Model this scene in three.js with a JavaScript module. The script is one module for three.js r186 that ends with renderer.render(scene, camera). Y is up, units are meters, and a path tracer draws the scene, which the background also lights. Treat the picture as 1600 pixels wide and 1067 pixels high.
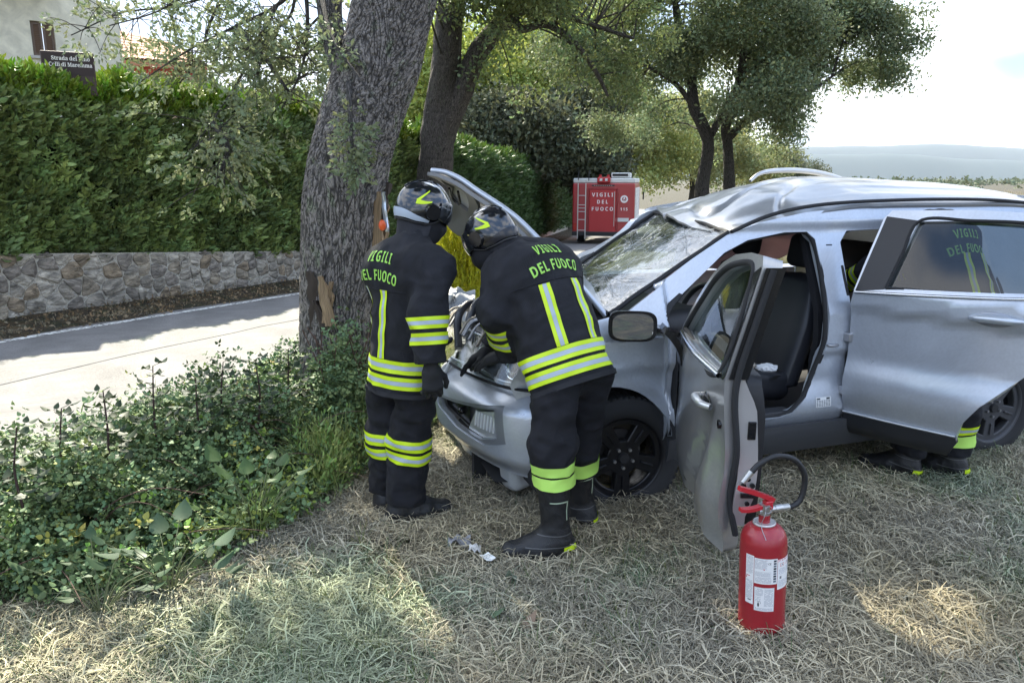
import * as THREE from 'three';
import { mergeGeometries, mergeVertices } from 'three/addons/utils/BufferGeometryUtils.js';
import { RoundedBoxGeometry } from 'three/addons/geometries/RoundedBoxGeometry.js';
import { TessellateModifier } from 'three/addons/modifiers/TessellateModifier.js';
import { ImprovedNoise } from 'three/addons/math/ImprovedNoise.js';

// ---------- camera, sky, sun, exposure ----------
const FPX = 1180, PITCH = 12.1 * Math.PI / 180, CAM_H = 1.65;
const scene = new THREE.Scene();
const camera = new THREE.PerspectiveCamera(2 * Math.atan(533.5 / FPX) * 180 / Math.PI, 1600 / 1067, 0.05, 9000);
camera.position.set(0, CAM_H, 0);
camera.rotation.x = -PITCH;
const SUN = new THREE.Vector3(-0.30, 0.70, -0.68).normalize();
const sun = new THREE.DirectionalLight(new THREE.Color(1.0, 0.93, 0.76), 5);
sun.position.copy(SUN).multiplyScalar(60);
sun.shadow.radius = 1.2;
sun.castShadow = true;
Object.assign(sun.shadow.camera, { left: -45, right: 45, top: 45, bottom: -45, near: 1, far: 160 });
sun.shadow.mapSize.set(2048, 2048);
scene.add(sun, sun.target);
const EXPOSURE = 3.3;
const pn = new ImprovedNoise();
const noise = (x, y, z = 0) => pn.noise(x + 101.3, y + 57.7, z + 33.1);
const fbm = (x, y, z = 0, o = 4) => { let s = 0, a = 0.5, f = 1; for (let i = 0; i < o; i++) { s += a * noise(x * f, y * f, z * f); a *= 0.5; f *= 2.03; } return s; };
const clamp = (x, a = 0, b = 1) => Math.min(b, Math.max(a, x));
const lerp = (a, b, t) => a + (b - a) * t;
const smooth = (a, b, x) => { const t = clamp((x - a) / (b - a)); return t * t * (3 - 2 * t); };
{
  const w = 1024, h = 512, d = new Float32Array(w * h * 4);
  for (let j = 0; j < h; j++) for (let i = 0; i < w; i++) {
    const v = (j + 0.5) / h, u = (i + 0.5) / w, el = (v - 0.5) * Math.PI, az = (u - 0.5) * 2 * Math.PI;
    const y = Math.sin(el), c = Math.cos(el), x = c * Math.cos(az), z = c * Math.sin(az);
    const mu = clamp(x * SUN.x + y * SUN.y + z * SUN.z, -1, 1);
    const up = Math.max(y, 0), k = Math.pow(1 - up, 3.2);
    let r = lerp(0.17, 0.225, k), g = lerp(0.28, 0.275, k), b = lerp(0.50, 0.335, k);
    const cl = smooth(0.0, 0.30, fbm(x * 2.2 + 3.1, y * 6.5, z * 2.2, 5) + 0.10) * smooth(-0.02, 0.05, y);
    r = lerp(r, 0.80, cl * 0.8); g = lerp(g, 0.82, cl * 0.8); b = lerp(b, 0.86, cl * 0.8);
    const glow = 0.9 * Math.pow(Math.max(mu, 0), 12) + 0.25 * Math.pow(Math.max(mu, 0), 3);
    r += glow * 0.75; g += glow * 0.74; b += glow * 0.7;
    if (y < 0) { const t = smooth(0, -0.06, y); r = lerp(r, 0.16, t); g = lerp(g, 0.17, t); b = lerp(b, 0.11, t); }
    const o = (j * w + i) * 4; d[o] = r; d[o + 1] = g; d[o + 2] = b; d[o + 3] = 1;
  }
  const t = new THREE.DataTexture(d, w, h, THREE.RGBAFormat, THREE.FloatType);
  t.mapping = THREE.EquirectangularReflectionMapping; t.magFilter = THREE.LinearFilter; t.needsUpdate = true;
  scene.background = t; scene.environment = t;
}
// thin summer haze that pales the hills
scene.fog = new THREE.FogExp2(new THREE.Color(0.80, 0.88, 1.0), 0.00007);

// ---------- helpers ----------
const V = (x, y, z) => new THREE.Vector3(x, y, z);
function RNG(seed) { let a = seed | 0; return () => { a = (a + 0x6d2b79f5) | 0; let t = Math.imul(a ^ (a >>> 15), 1 | a); t = (t + Math.imul(t ^ (t >>> 7), 61 | t)) ^ t; return ((t ^ (t >>> 14)) >>> 0) / 4294967296; }; }
// a surveyed point: seen at photo position (px, py), zh metres ahead of the camera
function W(px, py, zh) {
  const a = (px - 800) / FPX, b = (533.5 - py) / FPX, c = Math.cos(PITCH), s = Math.sin(PITCH), k = zh / (c + b * s);
  return V(a * k, CAM_H + (b * c - s) * k, -zh);
}
// the land: level round the wreck, then falling gently along the road
const S20 = Math.sin(20 * Math.PI / 180), C20 = Math.cos(20 * Math.PI / 180);
function landBase(x, z) {
  const p = x * S20 - z * C20, q = Math.max(p - 4.5, 0);
  return -0.035 * Math.min(q * q / (q + 1.5), 40);
}
const land = (x, z) => landBase(x, z) + 0.03 * fbm(x * 0.6, z * 0.6, 1.7, 3) * smooth(60, 20, -z);
// centreline data of the road: its far edge as arc length -> point and heading
const ROAD_W = 4.3, roadPts = [];
{
  const B = V(-3.46, 0, -12.44), az = (s) => (s < 0 ? 23.5 : Math.max(23.5 - s * 0.72, 9)) * Math.PI / 180;
  let p = B.clone(); const back = [];
  for (let s = 0; s > -16; s -= 0.5) { back.push([s, p.x, p.z, az(s)]); p = p.clone().add(V(-Math.sin(az(s)) * 0.5, 0, Math.cos(az(s)) * 0.5)); }
  roadPts.push(...back.reverse()); p = B.clone();
  for (let s = 0.5; s < 75; s += 0.5) { p = p.clone().add(V(Math.sin(az(s)) * 0.5, 0, -Math.cos(az(s)) * 0.5)); roadPts.push([s, p.x, p.z, az(s)]); }
}
function roadAt(s, t) { // t metres to the right of the far edge
  const f = clamp((s - roadPts[0][0]) / 0.5, 0, roadPts.length - 1.001), i = Math.floor(f), k = f - i, a = roadPts[i], b = roadPts[i + 1];
  const az = lerp(a[3], b[3], k), x = lerp(a[1], b[1], k) + Math.cos(az) * t, z = lerp(a[2], b[2], k) + Math.sin(az) * t;
  return { x, z, az, y: landBase(x, z) };
}
function roadST(x, z) { // nearest arc length and offset
  let best = 1e9, r = roadPts[0];
  for (const q of roadPts) { const e = (x - q[1]) ** 2 + (z - q[2]) ** 2; if (e < best) { best = e; r = q; } }
  return { s: r[0], t: (x - r[1]) * Math.cos(r[3]) + (z - r[2]) * Math.sin(r[3]) };
}
const used = {};
function numbered(n) { const k = used[n] = (used[n] ?? -1) + 1; return k ? `${n}_${String(k).padStart(3, '0')}` : n; }
function tag(o, label, category, group, kind) {
  if (label) o.userData.label = label; if (category) o.userData.category = category;
  if (group) o.userData.group = group; if (kind) o.userData.kind = kind; return o;
}
function shadows(o) { o.castShadow = true; o.receiveShadow = true; return o; }
function thing(name, label, category, pos = [0, 0, 0], turn = 0, group) {
  const g = new THREE.Group(); g.name = numbered(name); g.position.set(...pos); g.rotation.y = turn; scene.add(g);
  return tag(g, label, category, group);
}
function put(name, geo, mat, parent, label, kind) {
  const m = shadows(new THREE.Mesh(Array.isArray(geo) ? merge(geo) : geo, mat));
  m.name = parent ? name : numbered(name); (parent || scene).add(m);
  if (label) m.userData.label = label; if (kind) m.userData.kind = kind; return m;
}
function merge(list) {
  list = list.filter(Boolean).map((g) => g.index ? g.toNonIndexed() : g);
  for (const g of list) { for (const k of Object.keys(g.attributes)) if (!['position', 'normal', 'uv'].includes(k)) g.deleteAttribute(k); if (!g.attributes.uv) g.setAttribute('uv', new THREE.BufferAttribute(new Float32Array(g.attributes.position.count * 2), 2)); if (!g.attributes.normal) g.computeVertexNormals(); }
  return mergeGeometries(list);
}
const lin = (r, g, b) => new THREE.Color().setRGB(r, g, b);
function mat(c, rough = 0.7, metal = 0, extra = {}) {
  const P = ['clearcoat', 'clearcoatRoughness', 'transmission', 'thickness', 'sheen', 'ior', 'specularIntensity'].some((k) => k in extra);
  const m = new (P ? THREE.MeshPhysicalMaterial : THREE.MeshStandardMaterial)({ color: c ? lin(...c) : 0xffffff, roughness: rough, metalness: metal, side: THREE.DoubleSide, ...extra });
  return m;
}
function dataTex(w, h, fn, srgb = false, rx = 1, ry = 1) { // fn(u,v) -> [r,g,b] 0..1
  const d = new Uint8Array(w * h * 4);
  for (let j = 0; j < h; j++) for (let i = 0; i < w; i++) { const c = fn(i / w, j / h, i, j), o = (j * w + i) * 4; const e = (x) => 255 * clamp(x); d[o] = e(c[0]); d[o + 1] = e(c[1]); d[o + 2] = e(c[2]); d[o + 3] = 255; }
  const t = new THREE.DataTexture(d, w, h); t.wrapS = t.wrapT = THREE.RepeatWrapping; t.magFilter = THREE.LinearFilter; t.repeat.set(rx, ry);
  if (srgb) t.colorSpace = THREE.SRGBColorSpace; t.needsUpdate = true; return t;
}
// tileable noise for textures
const tn = (u, v, f, z = 0) => { const a = u * 2 * Math.PI, b = v * 2 * Math.PI, r = f / 6.283; return noise(Math.cos(a) * r + z, Math.sin(a) * r + Math.cos(b) * r * 1.0, Math.sin(b) * r + z * 0.37); };
const tfbm = (u, v, f, z = 0, o = 4) => { let s = 0, a = 0.5; for (let i = 0; i < o; i++) { s += a * tn(u, v, f, z + i * 7.1); f *= 2; a *= 0.55; } return s; };
function canvasTex(w, h, draw, srgb = true) {
  const c = document.createElement('canvas'); c.width = w; c.height = h; draw(c.getContext('2d'), w, h);
  const t = new THREE.CanvasTexture(c); if (srgb) t.colorSpace = THREE.SRGBColorSpace; return t;
}
function grid(nu, nv, fn, uvs = (u, v) => [u, v]) {
  const p = [], uv = [], ix = [];
  for (let j = 0; j <= nv; j++) for (let i = 0; i <= nu; i++) { const q = fn(i / nu, j / nv); p.push(q.x, q.y, q.z); uv.push(...uvs(i / nu, j / nv, q)); }
  for (let j = 0; j < nv; j++) for (let i = 0; i < nu; i++) { const a = j * (nu + 1) + i, b = a + 1, c = a + nu + 1, d = c + 1; ix.push(a, b, d, a, d, c); }
  const g = new THREE.BufferGeometry(); g.setAttribute('position', new THREE.Float32BufferAttribute(p, 3)); g.setAttribute('uv', new THREE.Float32BufferAttribute(uv, 2)); g.setIndex(ix); g.computeVertexNormals(); return g;
}
// a sheet with two faces and a rim: grid offset by its own normals
function slab(nu, nv, fn, th) {
  const front = grid(nu, nv, fn), n = front.attributes.normal, q = front.attributes.position, N = nu + 1;
  const back = grid(nu, nv, (u, v) => { const i = Math.round(v * nv) * N + Math.round(u * nu); return V(q.getX(i) - n.getX(i) * th, q.getY(i) - n.getY(i) * th, q.getZ(i) - n.getZ(i) * th); });
  const at = (g, i) => V(g.attributes.position.getX(i), g.attributes.position.getY(i), g.attributes.position.getZ(i));
  const loop = []; for (let i = 0; i <= nu; i++) loop.push(i); for (let j = 1; j <= nv; j++) loop.push(j * N + nu); for (let i = nu - 1; i >= 0; i--) loop.push(nv * N + i); for (let j = nv - 1; j >= 0; j--) loop.push(j * N);
  const rim = grid(loop.length - 1, 1, (u, v) => at(v < 0.5 ? front : back, loop[Math.round(u * (loop.length - 1))]));
  return merge([front, back, rim]);
}
// a shape drawn on a curved surface: pts/holes in (u,v), map(u,v) -> point; normals from the surface itself
function panel(pts, holes, map, edge = 0.06, th = 0) {
  const sh = new THREE.Shape(pts.map((p) => new THREE.Vector2(...p)));
  for (const h of holes || []) sh.holes.push(new THREE.Path(h.map((p) => new THREE.Vector2(...p))));
  let g = new THREE.ShapeGeometry(sh).toNonIndexed(); g.deleteAttribute('normal'); g.deleteAttribute('uv');
  g = new TessellateModifier(edge, 9).modify(g);
  const p = g.attributes.position, e = 0.004, nrm = (u, v) => map(u + e, v).sub(map(u - e, v)).cross(map(u, v + e).sub(map(u, v - e))).normalize();
  const P = [], N = [], U = [], P2 = [], N2 = [];
  for (let i = 0; i < p.count; i++) { const u = p.getX(i), v = p.getY(i), q = map(u, v), n = nrm(u, v); P.push(q.x, q.y, q.z); N.push(n.x, n.y, n.z); U.push(u, v); if (th) { P2.push(q.x - n.x * th, q.y - n.y * th, q.z - n.z * th); N2.push(-n.x, -n.y, -n.z); } }
  const mk = (P, N, flip) => { const o = new THREE.BufferGeometry(); o.setAttribute('position', new THREE.Float32BufferAttribute(P, 3)); o.setAttribute('normal', new THREE.Float32BufferAttribute(N, 3)); o.setAttribute('uv', new THREE.Float32BufferAttribute(U, 2)); if (flip) { const ix = []; for (let i = 0; i < P.length / 3; i += 3) ix.push(i, i + 2, i + 1); o.setIndex(ix); } return o; };
  const out = [mk(P, N)];
  if (th) {
    out.push(mk(P2, N2, true));
    for (const loop of [pts, ...(holes || [])]) {
      const L = []; loop.forEach((a, i) => { const b = loop[(i + 1) % loop.length], k = Math.max(1, Math.ceil(Math.hypot(b[0] - a[0], b[1] - a[1]) / edge)); for (let j = 0; j < k; j++) L.push([lerp(a[0], b[0], j / k), lerp(a[1], b[1], j / k)]); }); L.push(L[0]);
      out.push(grid(L.length - 1, 1, (u, w) => { const [a, b] = L[Math.round(u * (L.length - 1))], q = map(a, b); return w < 0.5 ? q : q.sub(nrm(a, b).multiplyScalar(th)); }));
    }
  }
  return merge(out);
}
const arc = (cx, cy, r, a0, a1, n = 12) => Array.from({ length: n + 1 }, (_, i) => { const a = lerp(a0, a1, i / n) * Math.PI / 180; return [cx + r * Math.cos(a), cy + r * Math.sin(a)]; });
function spline(pts, n) { const c = new THREE.CatmullRomCurve3(pts.map((p) => V(p[0], p[1], p[2] || 0)), false, 'centripetal'); return c.getPoints(n); }
const spline2 = (pts, n) => spline(pts, n).map((p) => [p.x, p.y]);
function tube(pts, r, n = 20, seg = 8) { // pts vectors; r number or list
  const c = pts.length > 2 ? new THREE.CatmullRomCurve3(pts, false, 'centripetal') : new THREE.LineCurve3(pts[0], pts[1]);
  const g = new THREE.TubeGeometry(c, n, 1, seg, false), p = g.attributes.position, fr = c.getPoints ? null : null;
  for (let i = 0; i <= n; i++) { const o = c.getPointAt(i / n), k = Array.isArray(r) ? (() => { const f = i / n * (r.length - 1), a = Math.min(Math.floor(f), r.length - 2); return lerp(r[a], r[a + 1], f - a); })() : r; for (let j = 0; j <= seg; j++) { const q = i * (seg + 1) + j; p.setXYZ(q, o.x + (p.getX(q) - o.x) * k, o.y + (p.getY(q) - o.y) * k, o.z + (p.getZ(q) - o.z) * k); } }
  return g;
}
const box = (w, h, d, x = 0, y = 0, z = 0, r = 0) => (r ? new RoundedBoxGeometry(w, h, d, 2, r) : new THREE.BoxGeometry(w, h, d)).translate(x, y, z);
const cyl = (r, h, x, y, z, seg = 16, r2 = r) => new THREE.CylinderGeometry(r2, r, h, seg).translate(x, y, z);
function bar(a, b, r, seg = 8, r2 = r) { const d = b.clone().sub(a), g = new THREE.CylinderGeometry(r2, r, d.length(), seg); g.applyQuaternion(new THREE.Quaternion().setFromUnitVectors(V(0, 1, 0), d.normalize())); return g.translate((a.x + b.x) / 2, (a.y + b.y) / 2, (a.z + b.z) / 2); }
function instanced(name, geo, m, list, parent, label) { // list of {p, q, s, c}
  const im = shadows(new THREE.InstancedMesh(geo, m, list.length)), M = new THREE.Matrix4(), S = V(1, 1, 1);
  list.forEach((it, i) => { S.setScalar(it.s); if (it.sv) S.copy(it.sv); M.compose(it.p, it.q, S); im.setMatrixAt(i, M); if (it.c) im.setColorAt(i, it.c); });
  im.name = parent ? name : numbered(name); im.userData.kind = 'stuff'; if (label) im.userData.label = label; (parent || scene).add(im); return im;
}
const randQ = (R) => { const u = R(), v = R() * 6.283, w = R() * 6.283; return new THREE.Quaternion(Math.sqrt(1 - u) * Math.sin(v), Math.sqrt(1 - u) * Math.cos(v), Math.sqrt(u) * Math.sin(w), Math.sqrt(u) * Math.cos(w)); };
const yawQ = (R, tilt = 0.3) => new THREE.Quaternion().setFromEuler(new THREE.Euler((R() - 0.5) * tilt, R() * 6.283, (R() - 0.5) * tilt));
// ---------- ground, road, hills ----------
const soilTex = dataTex(512, 512, (u, v) => { const n = tfbm(u, v, 9, 1, 5), m = tfbm(u, v, 40, 5, 3), g = smooth(-0.1, 0.25, tfbm(u, v, 5, 9, 3)); const b = 0.42 + n * 0.35 + m * 0.3; return [b * lerp(0.95, 0.72, g), b * lerp(0.86, 0.80, g), b * lerp(0.66, 0.5, g)]; }, true, 1, 1);
const soilBump = dataTex(512, 512, (u, v) => { const n = 0.5 + tfbm(u, v, 30, 2, 5) * 0.9; return [n, n, n]; });
{
  // one sheet out to the horizon: fine near, coarse far
  const xs = [], zs = [];
  for (let x = -40; x <= 40; x += 0.8) xs.push(x); for (let x = 55; x < 6000; x *= 1.5) { xs.push(x); xs.unshift(-x); }
  for (let z = 12; z >= -60; z -= 0.8) zs.push(z); for (let z = 75; z < 8000; z *= 1.4) zs.push(-z); zs.unshift(40, 20);
  const g = grid(xs.length - 1, zs.length - 1, (u, v) => {
    const x = xs[Math.round(u * (xs.length - 1))], z = zs[Math.round(v * (zs.length - 1))];
    const rs = roadST(x, z), bank = z < 2 && z > -60 ? 0.6 * smooth(-2.0, -3.0, rs.t) * smooth(-16, -10, rs.s) : 0;
    return V(x, land(x, z) - 0.02 * smooth(0.6, -0.2, Math.abs(rs.t - ROAD_W / 2) - ROAD_W / 2) + bank, z);
  }, (u, v, q) => [q.x / 1.7, q.z / 1.7]);
  put('ground', g, mat([0.25, 0.24, 0.19], 0.95, 0, { map: soilTex, bumpMap: soilBump, bumpScale: 0.02 }), null, null, 'structure');
}
{
  const asph = dataTex(1024, 1024, (u, v) => { const g = tn(u, v, 260, 3) * 0.5 + tn(u, v, 120, 6) * 0.4, l = tfbm(u, v, 6, 8, 3); const b = 0.56 + g * 0.13 + l * 0.12; return [b * 1.0, b * 0.985, b * 0.97]; }, true, 1, 1);
  const bump = dataTex(512, 512, (u, v) => { const n = 0.5 + tn(u, v, 150, 3) * 0.6; return [n, n, n]; });
  const edge = (s) => 0.10 * noise(s * 1.3, 4.4) + 0.05 * noise(s * 4, 1);
  const g = grid(170, 12, (u, v) => { const s = lerp(-15.5, 70, u), e = v < 0.01 ? edge(s) : v > 0.99 ? -edge(s + 40) : 0, r = roadAt(s, lerp(0, ROAD_W, v) + e); return V(r.x, r.y + 0.012 + 0.02 * Math.sin(v * Math.PI), r.z); }, (u, v) => [lerp(-15.5, 70, u) / 2.2, v * ROAD_W / 2.2]);
  put('road', g, mat([0.60, 0.60, 0.61], 0.9, 0, { map: asph, bumpMap: bump, bumpScale: 0.004 }), null, null, 'structure');
  // worn centre seam and white edge line
  const strip = (s0, s1, t0, t1, wob, y) => grid(60, 1, (u, v) => { const s = lerp(s0, s1, u), t = lerp(t0, t1, v) + wob * noise(s * 2.1, 7), r = roadAt(s, t), k = clamp(t / ROAD_W); return V(r.x, r.y + 0.012 + 0.02 * Math.sin(k * Math.PI) + y, r.z); }, (u, v) => [u * 20, v]);
  put('road_seam', strip(-14, 14, 1.98, 2.02, 0.05, 0.004), mat([0.16, 0.16, 0.16], 0.95), null, null, 'structure');
  const worn = canvasTex(1024, 32, (c, w, h) => { const R = RNG(5); c.fillStyle = '#fff'; c.fillRect(0, 0, w, h); c.globalCompositeOperation = 'destination-out'; for (let i = 0; i < 900; i++) { c.beginPath(); c.arc(R() * w, R() * h, 0.5 + R() * R() * 5, 0, 7); c.fill(); } });
  worn.wrapS = THREE.RepeatWrapping; worn.repeat.set(0.2, 1);
  put('edge_line', strip(-13, 9, 0.16, 0.29, 0.02, 0.005), mat([0.72, 0.72, 0.7], 0.8, 0, { map: worn, alphaTest: 0.5 }), null, null, 'structure');
  // earth strip with leaf litter between the road and the stone wall
  const dirt = grid(120, 6, (u, v) => { const s = lerp(-15.5, 40, u), r = roadAt(s, lerp(-1.0, 0.14, v)); return V(r.x, r.y + 0.008 + 0.07 * (1 - v) ** 1.5 + 0.03 * fbm(s * 2, v * 3, 2), r.z); }, (u, v) => [u * 40, v * 0.8]);
  put('dirt_verge', dirt, mat([0.34, 0.28, 0.2], 1, 0, { map: soilTex, bumpMap: soilBump, bumpScale: 0.04 }), null, null, 'structure');
}
{ // far hills and the plain in front of them
  const ridge = (d, h0, seed, x0, x1) => grid(90, 8, (u, v) => { const x = lerp(x0, x1, u), e = h0 * (0.80 + 0.42 * noise(x / d * 2.2 + seed, 0.3) + 0.10 * noise(x / d * 9 + seed, 2) + 0.02 * noise(x / d * 40, seed)) * (1 - 0.22 * smooth(0.3, 0.9, x / d)); return V(x, -3 + e * Math.sin(v * Math.PI / 2), -d - v * d * 0.12); });
  put('hills', merge([ridge(2300, 92, 2.1, 200, 3400), ridge(3600, 205, 7.7, 600, 4600)]), mat([0.03, 0.055, 0.065], 1), null, null, 'structure');
  const field = grid(50, 14, (u, v) => { const d = lerp(24, 150, v * v), x = lerp(0.36, 1.6, u) * d; return V(x, land(x, -d) + 0.03 + 0.05 * noise(x, d), -d); }, (u, v) => [u * 30, v * 30]);
  put('dry_field', field, mat([0.78, 0.66, 0.4], 1, 0, { map: soilTex }), null, null, 'structure');
}
// ---------- rubble wall: every stone its own piece ----------
{
  const wall = thing('stone_wall', 'low mortared rubble stone wall under the hedge along the far side of the road', 'wall');
  const T = -0.95, top = (s) => lerp(0.97, 0.56, smooth(-9, 4, s)), S0 = -15, S1 = 34;
  const P = (s, h, out = 0) => { const r = roadAt(s, T + out); return V(r.x, r.y - 0.02 + h, r.z); };
  const mortar = mat([0.52, 0.49, 0.43], 1, 0, { bumpMap: soilBump, bumpScale: 0.03 });
  put('mortar_core', merge([grid(160, 8, (u, v) => { const s = lerp(S0, S1, u), h = v * top(s); return P(s, h, 0.01 + 0.012 * fbm(s * 5, h * 5)); }, (u, v) => [u * 60, v]),
    grid(160, 2, (u, v) => { const s = lerp(S0, S1, u); return P(s, top(s) + 0.01 * noise(s * 3, 1), 0.01 - v * 0.35); }, (u, v) => [u * 60, v])]), mortar, wall);
  const tones = [[0.62, 0.56, 0.47], [0.56, 0.53, 0.48], [0.68, 0.65, 0.59], [0.56, 0.47, 0.36], [0.44, 0.41, 0.38], [0.74, 0.71, 0.65]].map((c, i) => {
    const tx = dataTex(128, 128, (u, v) => { const n = 0.72 + tfbm(u, v, 6, i * 3, 4) * 0.55 + tn(u, v, 40, i) * 0.12; return [n, n * 0.98, n * 0.95]; }, true, 2.2, 2.2);
    return mat(c, 0.95, 0, { map: tx, bumpMap: soilBump, bumpScale: 0.02 });
  });
  const R = RNG(71), seeds = [];
  for (let s = -7.2; s < 3.9;) { const w = 0.15 + R() * 0.18; let h = 0.02; while (h < top(s) - 0.03) { const hh = 0.08 + R() * 0.16; seeds.push([s + (R() - 0.5) * 0.17, h + hh / 2 + (R() - 0.5) * 0.07]); h += hh; } s += w; }
  let count = 0;
  for (const [cs, ch] of seeds) {
    if (++count > 298) break;
    let poly = [[cs - 0.32, 0.0], [cs + 0.32, 0.0], [cs + 0.32, top(cs)], [cs - 0.32, top(cs)]];
    for (const [os, oh] of seeds) {
      const dx = os - cs, dy = oh - ch; if ((dx === 0 && dy === 0) || dx * dx + dy * dy > 0.6) continue;
      const mx = (os + cs) / 2, my = (oh + ch) / 2, f = (p) => (p[0] - mx) * dx + (p[1] - my) * dy, out = [];
      for (let i = 0; i < poly.length; i++) { const a = poly[i], b = poly[(i + 1) % poly.length], fa = f(a), fb = f(b); if (fa <= 0) out.push(a); if (fa * fb < 0) { const t = fa / (fa - fb); out.push([lerp(a[0], b[0], t), lerp(a[1], b[1], t)]); } }
      poly = out; if (poly.length < 3) break;
    }
    if (poly.length < 3) continue;
    // softened corners, shrunk by the joint
    const rp = []; poly.forEach((a, i) => { const b = poly[(i + 1) % poly.length]; rp.push([lerp(a[0], b[0], 0.14 + R() * 0.2), lerp(a[1], b[1], 0.14 + R() * 0.2)], [lerp(a[0], b[0], 0.7 + R() * 0.2), lerp(a[1], b[1], 0.7 + R() * 0.2)]); });
    const area = Math.abs(rp.reduce((s, a, i) => { const b = rp[(i + 1) % rp.length]; return s + a[0] * b[1] - b[0] * a[1]; }, 0)) / 2; if (area < 0.004) continue;
    const sh = (k, o) => rp.map(([x, y]) => P(lerp(cs, x, k), clamp(lerp(ch, y, k), 0.0, top(lerp(cs, x, k)) - 0.012), o + (k < 0.8 ? 0.02 * noise(x * 9, y * 9, count) : 0)));
    const k0 = 0.99 - R() * R() * 0.16, o1 = 0.008 + R() * 0.025, L = [sh(k0, -0.01), sh(k0 - 0.015, o1 * 0.75), sh(k0 - 0.10, o1 + 0.008), sh(0.45, o1 + 0.016)], n = rp.length;
    const pos = [], uv = [], ix = []; L.forEach((l) => l.forEach((q) => { pos.push(q.x, q.y, q.z); uv.push(q.x + q.z + count * 0.37, q.y + count * 0.11); }));
    const c = P(cs, ch, o1 + 0.018); pos.push(c.x, c.y, c.z); uv.push(c.x + c.z + count * 0.37, c.y + count * 0.11);
    for (let l = 0; l < 3; l++) for (let i = 0; i < n; i++) { const a = l * n + i, b = l * n + (i + 1) % n; ix.push(a, b, b + n, a, b + n, a + n); }
    for (let i = 0; i < n; i++) ix.push(3 * n + i, 3 * n + (i + 1) % n, 4 * n);
    const g = new THREE.BufferGeometry(); g.setAttribute('position', new THREE.Float32BufferAttribute(pos, 3)); g.setAttribute('uv', new THREE.Float32BufferAttribute(uv, 2)); g.setIndex(ix); g.computeVertexNormals();
    put('stone', g, tones[Math.floor(R() * tones.length)], wall);
  }
}
// ---------- foliage ----------
function leafGeo(L, w, fold = 0.25, curl = 0.2) { // base at origin, points along +y
  const p = [[0, 0, 0], [-w / 2, L * 0.45, fold * w], [0, L * 0.5, 0], [w / 2, L * 0.45, fold * w], [-w * 0.33, L * 0.78, fold * w * 0.5 - curl * L * 0.3], [w * 0.33, L * 0.78, fold * w * 0.5 - curl * L * 0.3], [0, L, -curl * L]];
  const f = [0, 2, 1, 0, 3, 2, 1, 2, 4, 2, 3, 5, 4, 2, 6, 2, 5, 6];
  const g = new THREE.BufferGeometry(); g.setAttribute('position', new THREE.Float32BufferAttribute(p.flat(), 3)); g.setIndex(f); g.computeVertexNormals(); return g.toNonIndexed();
}
function leafRound(L, w, fold = 0.2, curl = 0.25) { // ovate leaf with a folded midrib and a drooping tip
  const rows = [[0.0, 0.02], [0.14, 0.34], [0.34, 0.50], [0.56, 0.46], [0.78, 0.27], [1.0, 0.0]], p = [], f = [];
  rows.forEach(([t, k]) => { const y = t * L, d = -curl * L * t * t * 0.5; p.push([-k * w, y, fold * w * k * 1.2 + d], [0, y, d], [k * w, y, fold * w * k * 1.2 + d]); });
  for (let i = 0; i < 5; i++) { const a = i * 3; f.push(a, a + 1, a + 4, a, a + 4, a + 3, a + 1, a + 2, a + 5, a + 1, a + 5, a + 4); }
  const g = new THREE.BufferGeometry(); g.setAttribute('position', new THREE.Float32BufferAttribute(p.flat(), 3)); g.setIndex(f); g.computeVertexNormals(); return g.toNonIndexed();
}
function leafLow(L, w) { const g = new THREE.BufferGeometry(); g.setAttribute('position', new THREE.Float32BufferAttribute([0, 0, 0, w / 2, L * 0.5, w * 0.15, 0, L, 0, 0, 0, 0, 0, L, 0, -w / 2, L * 0.5, w * 0.15], 3)); g.computeVertexNormals(); return g; }
function spray(n, L, w, len, R, { droop = 0, low = false, open = 0.9, rad = 0.02 } = {}) { // leaves set round a twig that runs up +y
  const out = [];
  for (let i = 0; i < n; i++) {
    const t = n > 1 ? i / (n - 1) : 1, k = L * (0.7 + 0.5 * R()), g = low ? leafLow(k, w * k / L) : leafGeo(k, w * k / L, 0.2 + R() * 0.2, 0.1 + R() * 0.3);
    const m = new THREE.Matrix4().makeRotationFromEuler(new THREE.Euler((open + (R() - 0.5) * 0.9) * (1 - 0.5 * t) + droop, 0, (R() - 0.5) * 0.8, 'YXZ'));
    m.premultiply(new THREE.Matrix4().makeRotationY(i * 2.4 + R())); const a = i * 2.4; m.setPosition(Math.cos(a) * rad * R(), t * len, Math.sin(a) * rad * R()); out.push(g.applyMatrix4(m));
  }
  return mergeGeometries(out.map((g) => { const k = g.index ? g.toNonIndexed() : g; k.deleteAttribute('uv'); return k; }));
}
function cloud(n, L, w, r, R, low = true) { // leaves strewn in a small ball, facing all ways
  const out = [];
  for (let i = 0; i < n; i++) { const k = L * (0.7 + 0.6 * R()), g = low ? leafLow(k, w * k / L) : leafGeo(k, w * k / L); const d = V(R() - 0.5, R() - 0.5, R() - 0.5).normalize().multiplyScalar(r * Math.cbrt(R())); g.applyQuaternion(randQ(R)).translate(d.x, d.y, d.z); out.push(g); }
  return mergeGeometries(out);
}
const leafMat = (c, tr = 0.35, rough = 0.75) => mat(c, rough, 0, { transmission: tr, thickness: 0, specularIntensity: 0.4 });
const tint = (R, base, vary = 0.35, warm = 0.25) => { const b = base * (1 - vary / 2 + R() * vary), w = (R() - 0.5) * warm; return lin(b * (1 + w), b, b * (1 - w)); };

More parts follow.
